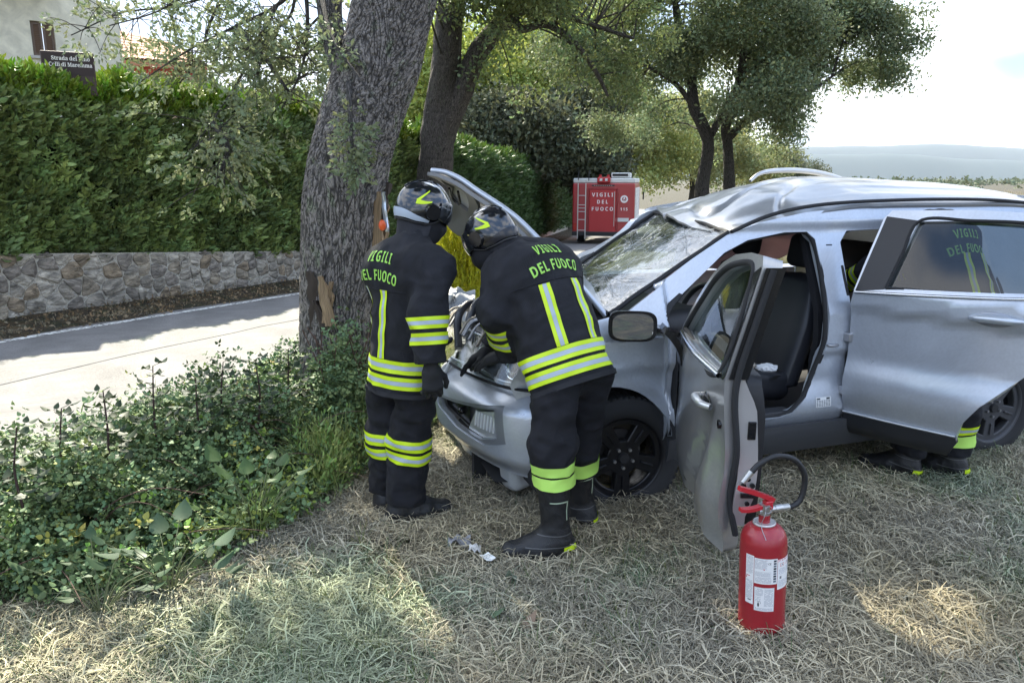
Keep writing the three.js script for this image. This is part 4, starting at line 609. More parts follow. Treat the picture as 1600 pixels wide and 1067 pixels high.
  put('lamp_housing', grid(24, 6, (u, v) => hl(u, v).add(V(0.055, -0.012, -0.022))), mat([0.05, 0.052, 0.056], 0.4, 0.3), h);
  for (const [u, k] of [[0.16, 0.052], [0.42, 0.062], [0.70, 0.05]]) { const p = hl(u, 0.5); put('reflector', new THREE.LatheGeometry(spline2([[0.012, 0], [k * 0.55, 0.012], [k * 0.85, 0.030], [k, 0.05], [k * 1.08, 0.052]], 20).map((q) => new THREE.Vector2(...q)), 28).rotateZ(1.15).rotateY(0.45).translate(p.x + 0.055, p.y - 0.018, p.z - 0.02), mat([0.80, 0.82, 0.84], 0.12, 0.9), h); }
  put('lamp_trim', [tube(Array.from({ length: 12 }, (_, i) => hl(i / 11, 0.10 + 0.05 * Math.sin(i)).add(V(0.02, 0, -0.01))), 0.010, 24, 6), tube(Array.from({ length: 12 }, (_, i) => hl(i / 11, 0.98).add(V(0.004, 0, 0))), 0.009, 24, 6)], mat([0.60, 0.62, 0.65], 0.25, 0.7), h);
  put('lamp_edge', [tube(Array.from({ length: 10 }, (_, i) => hl(i / 9, 0).add(V(-0.004, -0.004, 0.004))), 0.008, 20, 6)], rubber, h);
  put('bracket', [tube([hl(0.95, 0.1), hl(1, -0.5).add(V(0, -0.02, 0)), hl(1.02, -1.2)], 0.014, 8, 5)], mat([0.6, 0.6, 0.58], 0.5, 0.3), car);
  // slam panel, washer bottle, undertray, loose hanging trim
  put('slam_panel', [slab(20, 4, (u, v) => { const q = plan.getPoint(lerp(0.12, 0.75, u)); return V(q.x + 0.16 + v * 0.10, 0.875 + 0.015 * noise(u * 7, v) + 0.03 * v, q.z - 0.04); }, 0.012), tube([V(-0.62, 0.90, -0.2), V(-0.72, 0.90, -0.5), V(-0.70, 0.91, -0.9)], 0.012, 12, 6)], mat([0.20, 0.20, 0.20], 0.4, 0.6), car);
  put('washer_bottle', new RoundedBoxGeometry(0.19, 0.22, 0.15, 4, 0.05).rotateZ(0.15).rotateY(0.3).translate(-0.70, 0.235, -0.30), mat([0.50, 0.51, 0.50], 0.55, 0, { transmission: 0.2, thickness: 0 }), car);
  put('undertray', [grid(12, 12, (u, v) => V(lerp(-0.85, -0.1, u), 0.20 - 0.05 * noise(u * 4, v * 4, 2), lerp(-0.25, -1.5, v))), box(0.12, 0.2, 0.05, -0.82, 0.16, -0.55), box(0.05, 0.16, 0.12, -0.78, 0.15, -0.72)], rubber, car);
  put('torn_trim', [slab(4, 12, (u, v) => V(-0.95 + 0.02 * u + 0.12 * v, lerp(0.40, 0.14, v), -0.86 + 0.10 * u - 0.02 * v + 0.02 * noise(v * 5, u)), 0.01), slab(3, 8, (u, v) => V(-0.86 + 0.06 * u, lerp(0.28, 0.17, v) + 0.02 * u, -0.66 + 0.05 * v), 0.008)], mat([0.50, 0.56, 0.60], 0.3, 0.5), car);
  put('hanging_plastic', [slab(4, 10, (u, v) => V(-0.80 + 0.05 * u + 0.03 * noise(v * 4, 1), lerp(0.26, 0.03, v), -0.50 + 0.12 * u + 0.04 * noise(v * 3, u * 2, 5)), 0.006), slab(3, 8, (u, v) => V(-0.74 + 0.10 * u, lerp(0.24, 0.06, v), -0.42 + 0.05 * noise(v * 4, u, 3)), 0.006)], blackPlastic, car);
}
// ---- bonnet thrown up and folded
{
  const cl = (p) => carL(p), C1 = [V(-0.30, 1.03, -0.16), cl(W(815, 352, 3.95)), cl(W(742, 296, 4.15)), cl(W(700, 273, 4.25)), cl(W(674, 269, 4.3))], C2 = [V(0.06, 1.08, -1.45), cl(W(770, 400, 4.75)), cl(W(738, 375, 4.8)), cl(W(710, 355, 4.85)), cl(W(688, 330, 4.8))];
  const a = new THREE.CatmullRomCurve3(C1, false, 'centripetal'), b = new THREE.CatmullRomCurve3(C2, false, 'centripetal');
  const hp = (u, v) => { const p = a.getPoint(u).lerp(b.getPoint(u), v); return p.add(V(0.10 * Math.sin(v * 3.14) * (0.4 + 0.6 * u), 0.05 * Math.sin(v * 3.14), 0).multiplyScalar(1)).add(V(0.02 * noise(u * 4, v * 4, 2), 0.02 * noise(u * 5, v * 3, 8), 0)); };
  const hood = put('bonnet', slab(50, 30, hp, 0.012), paint, car, 'raised bonnet, folded by the crash');
  put('bonnet_edge', tube(Array.from({ length: 24 }, (_, i) => hp(i / 23, 0).add(V(0.006, 0.002, 0.002))), 0.015, 50, 10), paint, hood);
  const ip = (u, v) => hp(u, v).add(V(-0.045, -0.02, 0.03));
  put('inner_frame', panel([[0.03, 0.03], [0.98, 0.03], [0.98, 0.97], [0.03, 0.97]], [[[0.10, 0.12], [0.50, 0.12], [0.50, 0.5], [0.10, 0.5]], [[0.62, 0.14], [0.90, 0.14], [0.90, 0.60], [0.62, 0.60]]], ip, 0.05, 0.02), mat([0.17, 0.17, 0.165], 0.5, 0.4), hood);
  put('inner_skin', panel([[0.6, 0.06], [0.94, 0.05], [0.95, 0.66], [0.6, 0.66]], [], (u, v) => hp(u, v).add(V(-0.024, -0.012, 0.016)), 0.05), mat([0.50, 0.49, 0.46], 0.55, 0.2), hood);
  put('latch', [tube([ip(0.80, 0.3).add(V(-0.02, -0.01, 0.02)), ip(0.80, 0.5).add(V(-0.03, -0.02, 0.02)), ip(0.70, 0.5).add(V(-0.03, -0.02, 0.02)), ip(0.70, 0.32).add(V(-0.02, 0, 0.02))], 0.008, 14, 6)], gloss, hood);
}
// ---- engine bay
{
  const R = RNG(33), E = (name, g, m, l) => { const o = put(name, g, m, car, l); if (!['bulkhead', 'inner_wing', 'strut_top'].includes(name)) o.position.set(-0.20, 0.0, -0.06); return o; };
  E('engine_block', [box(0.34, 0.34, 0.55, -0.42, 0.62, -0.85, 0.04), box(0.22, 0.14, 0.40, -0.42, 0.84, -0.80, 0.04), box(0.2, 0.2, 0.2, -0.25, 0.75, -0.45, 0.03)], mat([0.05, 0.05, 0.052], 0.5, 0.4));
  E('engine_cover', new RoundedBoxGeometry(0.24, 0.08, 0.44, 4, 0.03).rotateX(0.1).translate(-0.40, 0.93, -0.72), mat([0.025, 0.025, 0.027], 0.42));
  E('battery', box(0.22, 0.2, 0.18, -0.44, 0.80, -0.32, 0.02), mat([0.03, 0.03, 0.032], 0.5)); E('fluid_bottle', new THREE.CylinderGeometry(0.06, 0.065, 0.14, 20).translate(-0.24, 0.94, -0.60), mat([0.40, 0.40, 0.36], 0.6));
  E('cap', new THREE.CylinderGeometry(0.03, 0.03, 0.03, 16).translate(-0.24, 1.02, -0.60), gloss);
  for (let i = 0; i < 14; i++) { const z = -0.38 - R() * 0.85, x = -0.70 + R() * 0.35, y = 0.84 + R() * 0.08; E('hose', tube([V(x, y - 0.12, z), V(x + 0.02, y + 0.06, z - 0.05), V(x + 0.12, y + 0.10 + R() * 0.05, z - 0.12), V(x + 0.22, y + 0.02, z - 0.16 + R() * 0.2), V(x + 0.26, y - 0.12, z - 0.1)], 0.012 + R() * 0.014, 26, 8), i % 3 ? rubber : mat([0.045, 0.045, 0.05], 0.35)); }
  for (let i = 0; i < 9; i++) { const z = -0.35 - R() * 0.8; E('pipe', tube([V(-0.68, 0.86, z), V(-0.6, 0.93, z - 0.06), V(-0.45, 0.90 + R() * 0.06, z - 0.02), V(-0.35, 0.86, z - 0.15)], 0.007, 16, 6), i % 2 ? steel : mat([0.3, 0.26, 0.2], 0.5)); }
  E('strut_top', [new THREE.CylinderGeometry(0.09, 0.11, 0.06, 20).translate(-0.32, 0.88, -0.22), new THREE.CylinderGeometry(0.09, 0.11, 0.06, 20).translate(-0.2, 0.88, -1.5)], blackPlastic);
  E('radiator', box(0.05, 0.30, 0.42, -0.60, 0.62, -0.86), mat([0.07, 0.07, 0.07], 0.6, 0.5));
  E('bulkhead', grid(4, 12, (u, v) => V(-0.10 - 0.03 * u, lerp(0.35, 1.0, u), lerp(-0.1, -1.66, v))), blackPlastic);
  E('inner_wing', grid(8, 6, (u, v) => V(lerp(-0.7, -0.1, u), lerp(0.45, 0.93, v), -0.16 - 0.05 * (1 - v))), blackPlastic);
  // right wing crumpled up beside the tree, seen beneath the bonnet
  put('crumpled_wing', [slab(16, 12, (u, v) => cl3(u, v), 0.01)], mat([0.40, 0.41, 0.41], 0.5, 0.2), car, 'crumpled pale panel of the right front wing');
  function cl3(u, v) { const p = carL(W(lerp(688, 758, u), lerp(494, 450, v) + 22 * u - 10 * v * u, 4.95)); return p.add(V(0.07 * noise(u * 4, v * 4, 3), 0.05 * noise(u * 5, v * 3, 7), -0.3 * v + 0.10 * noise(u * 3, v * 5))); }
  put('torn_metal', slab(3, 14, (u, v) => carL(W(lerp(601, 607, u) - 5 * v + 2 * noise(v * 4, 1), lerp(362, 300, v), 5.0)).add(V(0, 0, 0.03 * noise(v * 3, u))), 0.006), mat([0.55, 0.60, 0.66], 0.25, 0.7), car, 'bright strip of torn metal standing against the trunk');
  put('indicator_lamp', new THREE.SphereGeometry(0.024, 12, 8).scale(1, 1.5, 0.7).translate(...carL(W(597, 352, 4.98)).toArray()), mat([0.85, 0.13, 0.03], 0.3), car, 'orange lamp fragment beside the split trunk');
}
// ---- wheels
function tyre(r, w) { const rr = r - 0.105, P = [[rr, -w * 0.42], [rr + 0.02, -w * 0.49], [r - 0.05, -w * 0.5], [r - 0.012, -w * 0.44], [r, -w * 0.34], [r, w * 0.34], [r - 0.012, w * 0.44], [r - 0.05, w * 0.5], [rr + 0.02, w * 0.49], [rr, w * 0.42]]; const g = [new THREE.LatheGeometry(P.map((p) => new THREE.Vector2(...p)), 64).rotateX(Math.PI / 2)]; for (let i = 0; i < 60; i++) for (const s of [-1, 1]) { const a = i / 60 * 6.283; g.push(box(0.016, 0.010, 0.055, 0, r + 0.001, s * 0.05).rotateZ(a)); } return merge(g); }
function makeWheel(x, y, z, rimMat, label, tilt = [0, 0]) {
  const t = put('wheel', tyre(0.318, 0.20), rubber, car, label); t.position.set(x, y, z); t.rotation.set(tilt[0], tilt[1], 0.3, 'YXZ');
  const sp = []; // five broad spokes with windows between, on a dished rim
  const R0 = 0.205, sh = new THREE.Shape(arc(0, 0, R0, 0, 359, 60).map((p) => new THREE.Vector2(...p)));
  for (let i = 0; i < 5; i++) { const a = i * 72, h = [...arc(0, 0, 0.182, a - 23, a + 23, 8), ...arc(0, 0, 0.085, a + 15, a - 15, 4)]; sh.holes.push(new THREE.Path(h.map((p) => new THREE.Vector2(...p)))); }
  sp.push(new THREE.ExtrudeGeometry(sh, { depth: 0.03, bevelEnabled: true, bevelSize: 0.007, bevelThickness: 0.010, bevelSegments: 2, curveSegments: 12 }).translate(0, 0, 0.030));
  sp.push(new THREE.LatheGeometry([[0.196, -0.08], [0.196, 0.05], [0.206, 0.078], [0.218, 0.088], [0.222, 0.080]].map((p) => new THREE.Vector2(...p)), 64).rotateX(Math.PI / 2));
  for (let i = 0; i < 5; i++) { const a = (i * 72 + 36) * Math.PI / 180; sp.push(box(0.075, 0.012, 0.014, 0.135, 0, 0.074, 0.005).rotateZ(a)); }
  const rim = put('rim', sp, rimMat, t); put('wheel_nut', Array.from({ length: 5 }, (_, i) => { const a = i * 72 * Math.PI / 180 + 0.6; return new THREE.CylinderGeometry(0.0085, 0.0085, 0.02, 6).rotateX(Math.PI / 2).translate(Math.cos(a) * 0.052, Math.sin(a) * 0.052, 0.075); }), steel, t);
  put('hub_cap', new THREE.CylinderGeometry(0.026, 0.03, 0.018, 20).rotateX(Math.PI / 2).translate(0, 0, 0.078), blackPlastic, t);
  put('brake_disc', new THREE.CylinderGeometry(0.13, 0.13, 0.02, 32).rotateX(Math.PI / 2).translate(0, 0, -0.02), mat([0.12, 0.115, 0.11], 0.5, 0.7), t);
  return t;
}
makeWheel(-0.22, 0.315, -0.12, mat([0.016, 0.016, 0.018], 0.30, 0.4), 'front left wheel with glossy black rim', [0, -0.06]);
makeWheel(2.28, 0.335, -0.11, mat([0.075, 0.075, 0.08], 0.5, 0.4), 'rear left wheel with dusty dark grey rim');
makeWheel(2.28, 0.335, -1.66, mat([0.05, 0.05, 0.055], 0.5, 0.4)); makeWheel(-0.1, 0.30, -1.6, mat([0.03, 0.03, 0.03], 0.4, 0.4));
put('wheel_arch_liner', grid(20, 4, (u, v) => { const a = lerp(190, -10, u) * Math.PI / 180; return V(2.28 + 0.39 * Math.cos(a), 0.33 + 0.39 * Math.sin(a), -0.03 - v * 0.4); }), rubber, car);
// ---- cabin
{
  put('cabin_floor', [box(2.6, 0.05, 1.5, 1.3, 0.36, -0.885), box(0.06, 0.5, 1.5, 2.35, 0.65, -0.885)], fabric, car);
  put('dashboard', [new RoundedBoxGeometry(0.42, 0.34, 1.44, 4, 0.09).translate(0.16, 0.86, -0.885), box(0.3, 0.4, 0.22, 0.35, 0.58, -0.885, 0.05)], blackPlastic, car);
  put('steering_wheel', [new THREE.TorusGeometry(0.18, 0.016, 10, 40).rotateY(Math.PI / 2).rotateZ(-0.35).translate(0.46, 0.94, -0.50), box(0.08, 0.12, 0.16, 0.44, 0.93, -0.50, 0.03)], blackPlastic, car);
  const seat = (x, z, label) => {
    const s = put('seat', (() => { const g = new RoundedBoxGeometry(0.52, 0.17, 0.50, 6, 0.06), p = g.attributes.position; for (let i = 0; i < p.count; i++) { const q = p.getZ(i) / 0.25, X = p.getX(i); p.setY(i, p.getY(i) + 0.04 * q * q - 0.02 * (1 - q * q) - X * 0.10); } g.computeVertexNormals(); return g.translate(x - 0.32, 0.53, z); })(), leather, car, label);
    put('backrest', [grid(26, 40, (u, v) => { const a = u * 6.283, t = v, w = lerp(0.255, 0.19, smooth(0.55, 1, t)), c = Math.cos(a), sn = Math.sin(a), zz = Math.sign(c) * Math.pow(Math.abs(c), 0.6) * w, e = (t < 0.03 ? t / 0.03 : t > 0.97 ? (1 - t) / 0.03 : 1) * 0.999 + 0.001, th = (0.055 + 0.035 * Math.abs(zz / 0.25) ** 2) * Math.sign(sn) * Math.pow(Math.abs(sn), 0.6); return V(x - 0.08 + t * 0.22 + th * e * (sn < 0 ? 1.1 : 0.8), 0.50 + t * 0.66, z + zz * e); })], leather, s);
    put('headrest', [new RoundedBoxGeometry(0.10, 0.20, 0.25, 5, 0.048).rotateZ(-0.18).translate(x + 0.16, 1.285, z)], fabric, s); put('headrest_post', [-0.06, 0.06].map((k) => bar(V(x + 0.13, 1.12, z + k), V(x + 0.155, 1.22, z + k), 0.007)), steel, s);
    return s;
  };
  seat(1.02, -0.50, 'black driver seat in the front doorway'); seat(1.14, -1.24, 'black front passenger seat');
  put('seat_console', box(0.5, 0.25, 0.16, 0.85, 0.52, -0.885, 0.04), blackPlastic, car);
  put('rear_bench', [new RoundedBoxGeometry(0.5, 0.2, 1.35, 4, 0.07).translate(1.95, 0.58, -0.885), new RoundedBoxGeometry(0.18, 0.66, 1.35, 4, 0.07).rotateZ(-0.25).translate(2.28, 0.93, -0.885)], fabric, car);
  put('seat_belt', [slab(2, 16, (u, v) => V(0.80 - 0.05 * v + u * 0.045, lerp(0.62, 0.46, v), -0.22 - 0.08 * Math.sin(v * 2)), 0.002), slab(2, 16, (u, v) => V(1.06 + u * 0.04, lerp(1.35, 0.62, v), -0.20 + 0.03 * v), 0.002)], mat([0.035, 0.036, 0.04], 0.7), car);
  const bag = (u, v) => { const x = lerp(0.85, 2.15, u), drop = 0.16 + 0.22 * Math.sin(Math.min(u * 1.25, 1) * 3.0) ** 0.8 + 0.03 * noise(u * 6, 1); return V(x, 1.43 - v * drop, -1.49 + 0.07 * Math.sin(v * 3.1) * (0.6 + 0.4 * noise(u * 6, v * 2)) + 0.02 * noise(u * 11, v * 5, 4)); };
  put('curtain_airbag', slab(60, 18, bag, 0.02), mat([0.60, 0.47, 0.48], 0.9, 0, { transmission: 0.2, thickness: 0 }), car, 'deflated pink curtain airbag hanging over the far window');
}
// ---- doors
const zDoor = (x, y) => zSide(y) - 0.03 * ((x - 0.5) / 0.5) ** 2;
function doorShell(out, win, P, th = 0.075) { return panel(out, [win], P, th < 0.07 ? 0.014 : 0.020, th); }
{ // left front door, sprung past its stop and crumpled
  const out = [[0.012, 0.40], [0.0, 0.62], [0.0, 0.93], [0.02, 1.0], [0.14, 1.105], [0.28, 1.215], [0.40, 1.30], [0.52, 1.365], [0.66, 1.41], [0.84, 1.435], [0.96, 1.435], [0.985, 1.40], [0.99, 1.2], [0.985, 0.95], [0.985, 0.7], [0.97, 0.5], [0.955, 0.36], [0.945, 0.275], [0.75, 0.345], [0.4, 0.385]];
  const win = [[0.115, 1.005], [0.22, 1.095], [0.34, 1.19], [0.46, 1.285], [0.58, 1.345], [0.70, 1.378], [0.88, 1.397], [0.915, 1.375], [0.92, 1.0]];
  const fold = (d, w) => Math.max(0, 1 - Math.abs(d) / w);
  const P = (x, y) => V(x, y, -0.012 - 0.26 * Math.max(0, y - 0.98) + 0.010 * smooth(0.64, 0.48, y) - 0.028 * smooth(0.5, 0.3, y) - 0.03 * ((x - 0.5) / 0.5) ** 2 + smooth(0.98, 0.55, y) * smooth(1.0, 0.84, x) * (0.022 * Math.sin(clamp((x - 0.1) / 0.85) * 3.14) - 0.034 * fold(x - 0.60 - (y - 0.35) * 0.55, 0.09) + 0.016 * fold(x - 0.86 - (y - 0.35) * 0.08, 0.12) + 0.004 * noise(x * 4, y * 3, 3)) - 0.02 * smooth(0.8, 1.0, x) * smooth(0.42, 0.28, y) - 0.022 * smooth(0.88, 0.99, x) * smooth(0.98, 0.6, y));
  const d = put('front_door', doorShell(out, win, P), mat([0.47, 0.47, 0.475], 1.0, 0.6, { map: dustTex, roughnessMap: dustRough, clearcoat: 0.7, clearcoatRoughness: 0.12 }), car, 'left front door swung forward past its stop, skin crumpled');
  d.position.set(0.0, 0, 0.0); d.rotation.y = -112 * Math.PI / 180;
  put('window_glass', panel(win, [], (x, y) => P(x, y).add(V(0, 0, -0.03)), 0.06), mat([0.70, 0.82, 0.80], 0.03, 0, { transmission: 1, thickness: 0, ior: 1.7 }), d);
  put('window_seal', tube([...win, win[0]].map(([x, y]) => P(x, y).add(V(0, 0, -0.004))), 0.013, 90, 6), rubber, d);
  put('belt_strip', tube([P(0.10, 0.985), P(0.5, 0.985), P(0.93, 0.985)].map((p) => p.add(V(0, 0, 0.006))), 0.011, 20, 6), chrome, d);
  // rear edge: black seal, latch holes
  const edge = (y, o) => V(0.99, y, P(0.985, y).z - o);
  put('edge_seal', tube([0.36, 0.5, 0.7, 0.95, 1.2, 1.39].map((y) => edge(y, 0.04).add(V(0.004 - (y < 0.6 ? 0.03 : 0), 0, 0))), 0.013, 40, 6), rubber, d);
  put('window_pillar', panel([[0.915, 0.98], [0.98, 0.98], [0.985, 1.40], [0.915, 1.36]], [], (x, y) => P(x, y).add(V(0, 0, 0.004)), 0.05), gloss, d);
  put('edge_trim', grid(14, 3, (u, v) => { const y = lerp(0.985, 1.395, u); return V(0.9925 + 0.0 * u, y, P(0.985, y).z - lerp(0.012, 0.082, v)); }), gloss, d);
  put('latch', [box(0.012, 0.07, 0.03, 0.985, 0.79, P(0.985, 0.79).z - 0.10, 0.003)], gloss, d);
  put('inner_panel', panel([[0.06, 0.44], [0.05, 0.9], [0.10, 0.985], [0.93, 0.985], [0.955, 0.9], [0.95, 0.6], [0.91, 0.38]], [], (x, y) => V(x, y, P(0.97, 0.80).z - 0.105 + 0.02 * smooth(0.8, 0.98, y)), 0.08, 0.055), blackPlastic, d);
  put('jamb', panel([[0.0, 0], [0.085, 0.0], [0.085, 0.62], [0.0, 0.62]], [], (u, v) => V(0.985 - 0.02 * smooth(0.15, 0, v), 0.40 + v, P(0.98, 0.4 + v).z - 0.05 - u * 0.85 * (0.25 + 0.75 * smooth(0.62, 0.45, v)) * (0.5 + 0.5 * smooth(0, 0.12, v))), 0.04, 0.012), mat([0.52, 0.50, 0.49], 1, 0.5, { roughnessMap: dustRough }), d);
  const hole = (y, o, r) => new THREE.CylinderGeometry(r, r, 0.008, 14).rotateZ(Math.PI / 2).translate(0.992 - 0.02 * smooth(0.55, 0.40, y), y, P(0.98, y).z - o);
  put('latch_hole', [hole(0.60, 0.09, 0.008), hole(0.575, 0.075, 0.010), hole(0.575, 0.108, 0.010), hole(0.50, 0.10, 0.009), box(0.008, 0.018, 0.05, 0.992, 0.535, P(0.98, 0.535).z - 0.095)], gloss, d);
  put('keyhole', new THREE.CylinderGeometry(0.017, 0.017, 0.01, 18).rotateX(Math.PI / 2).translate(0.945, 0.80, P(0.945, 0.80).z + 0.002), gloss, d);
  const hz = P(0.80, 0.845).z; const hd = put('handle', [tube([V(0.70, 0.845, hz + 0.005), V(0.73, 0.848, hz + 0.034), V(0.79, 0.852, hz + 0.042), V(0.86, 0.852, hz + 0.036), V(0.895, 0.85, hz + 0.006)], [0.012, 0.017, 0.018, 0.017, 0.013], 20, 10)], mat([0.58, 0.59, 0.60], 0.3, 0.7), d);
  put('handle_recess', new THREE.SphereGeometry(0.055, 20, 12).scale(1.25, 0.62, 0.16).translate(0.79, 0.845, hz), gloss, hd);
  // mirror: black foot, shell and glass
  const mx = 0.10, my = 1.02, mz = 0.10; const mr = put('mirror', [grid(24, 16, (u, v) => { const a = u * 6.283, t = v * 1.571, c = Math.cos(a), s = Math.sin(a), q = (k) => Math.sign(k) * Math.pow(Math.abs(k), 0.55); return V(mx + 0.055 - 0.105 * Math.sin(t), my + 0.072 * q(s) * Math.cos(t) + 0.01 * c, mz + 0.115 + 0.112 * q(c) * Math.cos(t)); })], paint, d, 'left door mirror');
  const mface = (k, x, m, name) => put(name, panel(arc(0, 0, 1, 0, 352, 44).map(([c, s]) => { const q = (w) => Math.sign(w) * Math.pow(Math.abs(w), 0.55); return [q(c) * 0.112 * k, q(s) * 0.072 * k]; }), [], (z, y) => V(x, my + y + 0.09 * z * 1.0 * 0, mz + 0.115 + z), 0.05, 0.006), m, mr);
  mface(1.03, mx + 0.058, gloss, 'mirror_rim'); mface(0.86, mx + 0.068, mat([0.9, 0.9, 0.9], 0.02, 1), 'mirror_glass');
  put('mirror_foot', [slab(6, 8, (u, v) => V(lerp(0.03, 0.14, u), lerp(0.965, 0.99, v) - 0.0, lerp(-0.01, 0.10, v)), 0.02), slab(6, 8, (u, v) => V(lerp(0.06, 0.16, u), lerp(0.83, 1.0, v) , P(0.1, 0.9).z + 0.012 + 0.10 * v * v), 0.03)], gloss, mr);
}
{ // left rear door
  const out = [[0.0, 0.40], [0.0, 1.05], [0.03, 1.25], [0.075, 1.50], [0.11, 1.54], [0.5, 1.555], [0.80, 1.545], [0.95, 1.49], [1.06, 1.36], [1.115, 1.18], [1.10, 1.08], [1.02, 0.98], [0.87, 0.84], [0.76, 0.72], [0.67, 0.62], [0.605, 0.52], [0.575, 0.43], [0.565, 0.40]];
  const win = [[0.175, 1.15], [0.215, 1.33], [0.255, 1.49], [0.5, 1.502], [0.78, 1.492], [0.90, 1.445], [0.99, 1.34], [1.03, 1.195]];
  const zr = (y) => (y > 1.12 ? -0.40 * (y - 1.12) : 0) - 0.026 * smooth(1.045, 0.99, y) + 0.036 * smooth(0.78, 0.62, y) - 0.058 * smooth(0.60, 0.40, y);
  const P = (x, y) => V(x, y, zr(y) - 0.03 * ((x - 0.5) / 0.5) ** 2 + 0.02);
  const d = put('rear_door', doorShell(out, win, P, 0.06), paint, car, 'left rear door standing open');
  d.position.set(1.075, 0, 0.0); d.rotation.y = -65 * Math.PI / 180;
  put('window_glass', [panel(win, [], (x, y) => P(x, y).add(V(0, 0, -0.02)), 0.06)], glassTint, d);
  put('window_pillar', panel([[0.02, 1.12], [0.17, 1.145], [0.25, 1.495], [0.09, 1.51]], [], (x, y) => P(x, y).add(V(0, 0, 0.004)), 0.06), mat([0.016, 0.016, 0.018], 0.4), d);
  put('window_seal', tube([...win, win[0]].map(([x, y]) => P(x, y)), 0.009, 90, 6), rubber, d);
  put('belt_strip', tube([P(0.02, 1.115), P(0.3, 1.13), P(0.7, 1.155), P(1.08, 1.185)].map((p) => p.add(V(0, 0, 0.008))), 0.008, 20, 6), chrome, d);
  put('lower_cladding', panel([[0.0, 0.315], [0.545, 0.325], [0.585, 0.41], [0.578, 0.435], [0.0, 0.435]], [], (x, y) => V(x, y, P(x, 0.42).z + 0.014 - 0.12 * smooth(0.40, 0.27, y) ** 2 * 0.5), 0.05, 0.03), mat([0.022, 0.023, 0.026], 0.35, 0, { map: dustTex }), d);
  put('bright_strip', tube([V(0.0, 0.44, P(0, 0.43).z + 0.012), V(0.3, 0.44, P(0.3, 0.43).z + 0.012), V(0.575, 0.44, P(0.575, 0.43).z + 0.012)], 0.006, 10, 6), mat([0.62, 0.65, 0.68], 0.3, 0.6), d);
  const hz = P(0.69, 1.045).z, hx = -0.165, hy = 0.185; const hd = put('handle', [tube([V(0.75, 0.868, hz + 0.004), V(0.78, 0.872, hz + 0.034), V(0.85, 0.876, hz + 0.043), V(0.93, 0.875, hz + 0.036), V(0.965, 0.872, hz + 0.004)].map((q) => q.add(V(hx, hy, 0))), [0.012, 0.018, 0.020, 0.018, 0.012], 24, 10)], mat([0.56, 0.60, 0.65], 0.32, 0.6), d);
  put('handle_recess', new THREE.SphereGeometry(0.06, 20, 12).scale(1.5, 0.6, 0.15).translate(0.845 + hx, 0.87 + hy, hz + 0.001), mat([0.30, 0.32, 0.36], 0.35, 0.6), hd);
  put('inner_panel', panel([[0.06, 0.44], [0.05, 1.10], [1.0, 1.10], [0.95, 0.96], [0.82, 0.86], [0.68, 0.70], [0.57, 0.52], [0.53, 0.44]], [], (x, y) => V(x, y, -0.07), 0.1, 0.06), blackPlastic, d);
}
// ---------- people ----------
const sub3 = (a, b) => [a[0] - b[0], a[1] - b[1], a[2] - b[2]], dot3 = (a, b) => a[0] * b[0] + a[1] * b[1] + a[2] * b[2];
const arr = (v) => [v.x, v.y, v.z];
// tapered capsule; f = axis along which the section is flattened by k
function caps(a, b, ra, rb, f = null, k = 1) {
  const A = arr(a), D = sub3(arr(b), A), L2 = Math.max(dot3(D, D), 1e-9), F = f && arr(f);
  return (x, y, z) => {
    let px = x - A[0], py = y - A[1], pz = z - A[2]; const t = clamp((px * D[0] + py * D[1] + pz * D[2]) / L2); px -= D[0] * t; py -= D[1] * t; pz -= D[2] * t;
    if (F) { const q = (px * F[0] + py * F[1] + pz * F[2]) * (k - 1); px += F[0] * q; py += F[1] * q; pz += F[2] * q; }
    return (Math.sqrt(px * px + py * py + pz * pz) - (ra + (rb - ra) * t)) * (F ? 0.85 : 1);
  };
}
const smin = (a, b, k) => { const h = Math.max(k - Math.abs(a - b), 0) / k; return Math.min(a, b) - h * h * k * 0.25; };
const union = (list, k) => (x, y, z) => { let d = list[0](x, y, z); for (let i = 1; i < list.length; i++) d = smin(d, list[i](x, y, z), k); return d; };
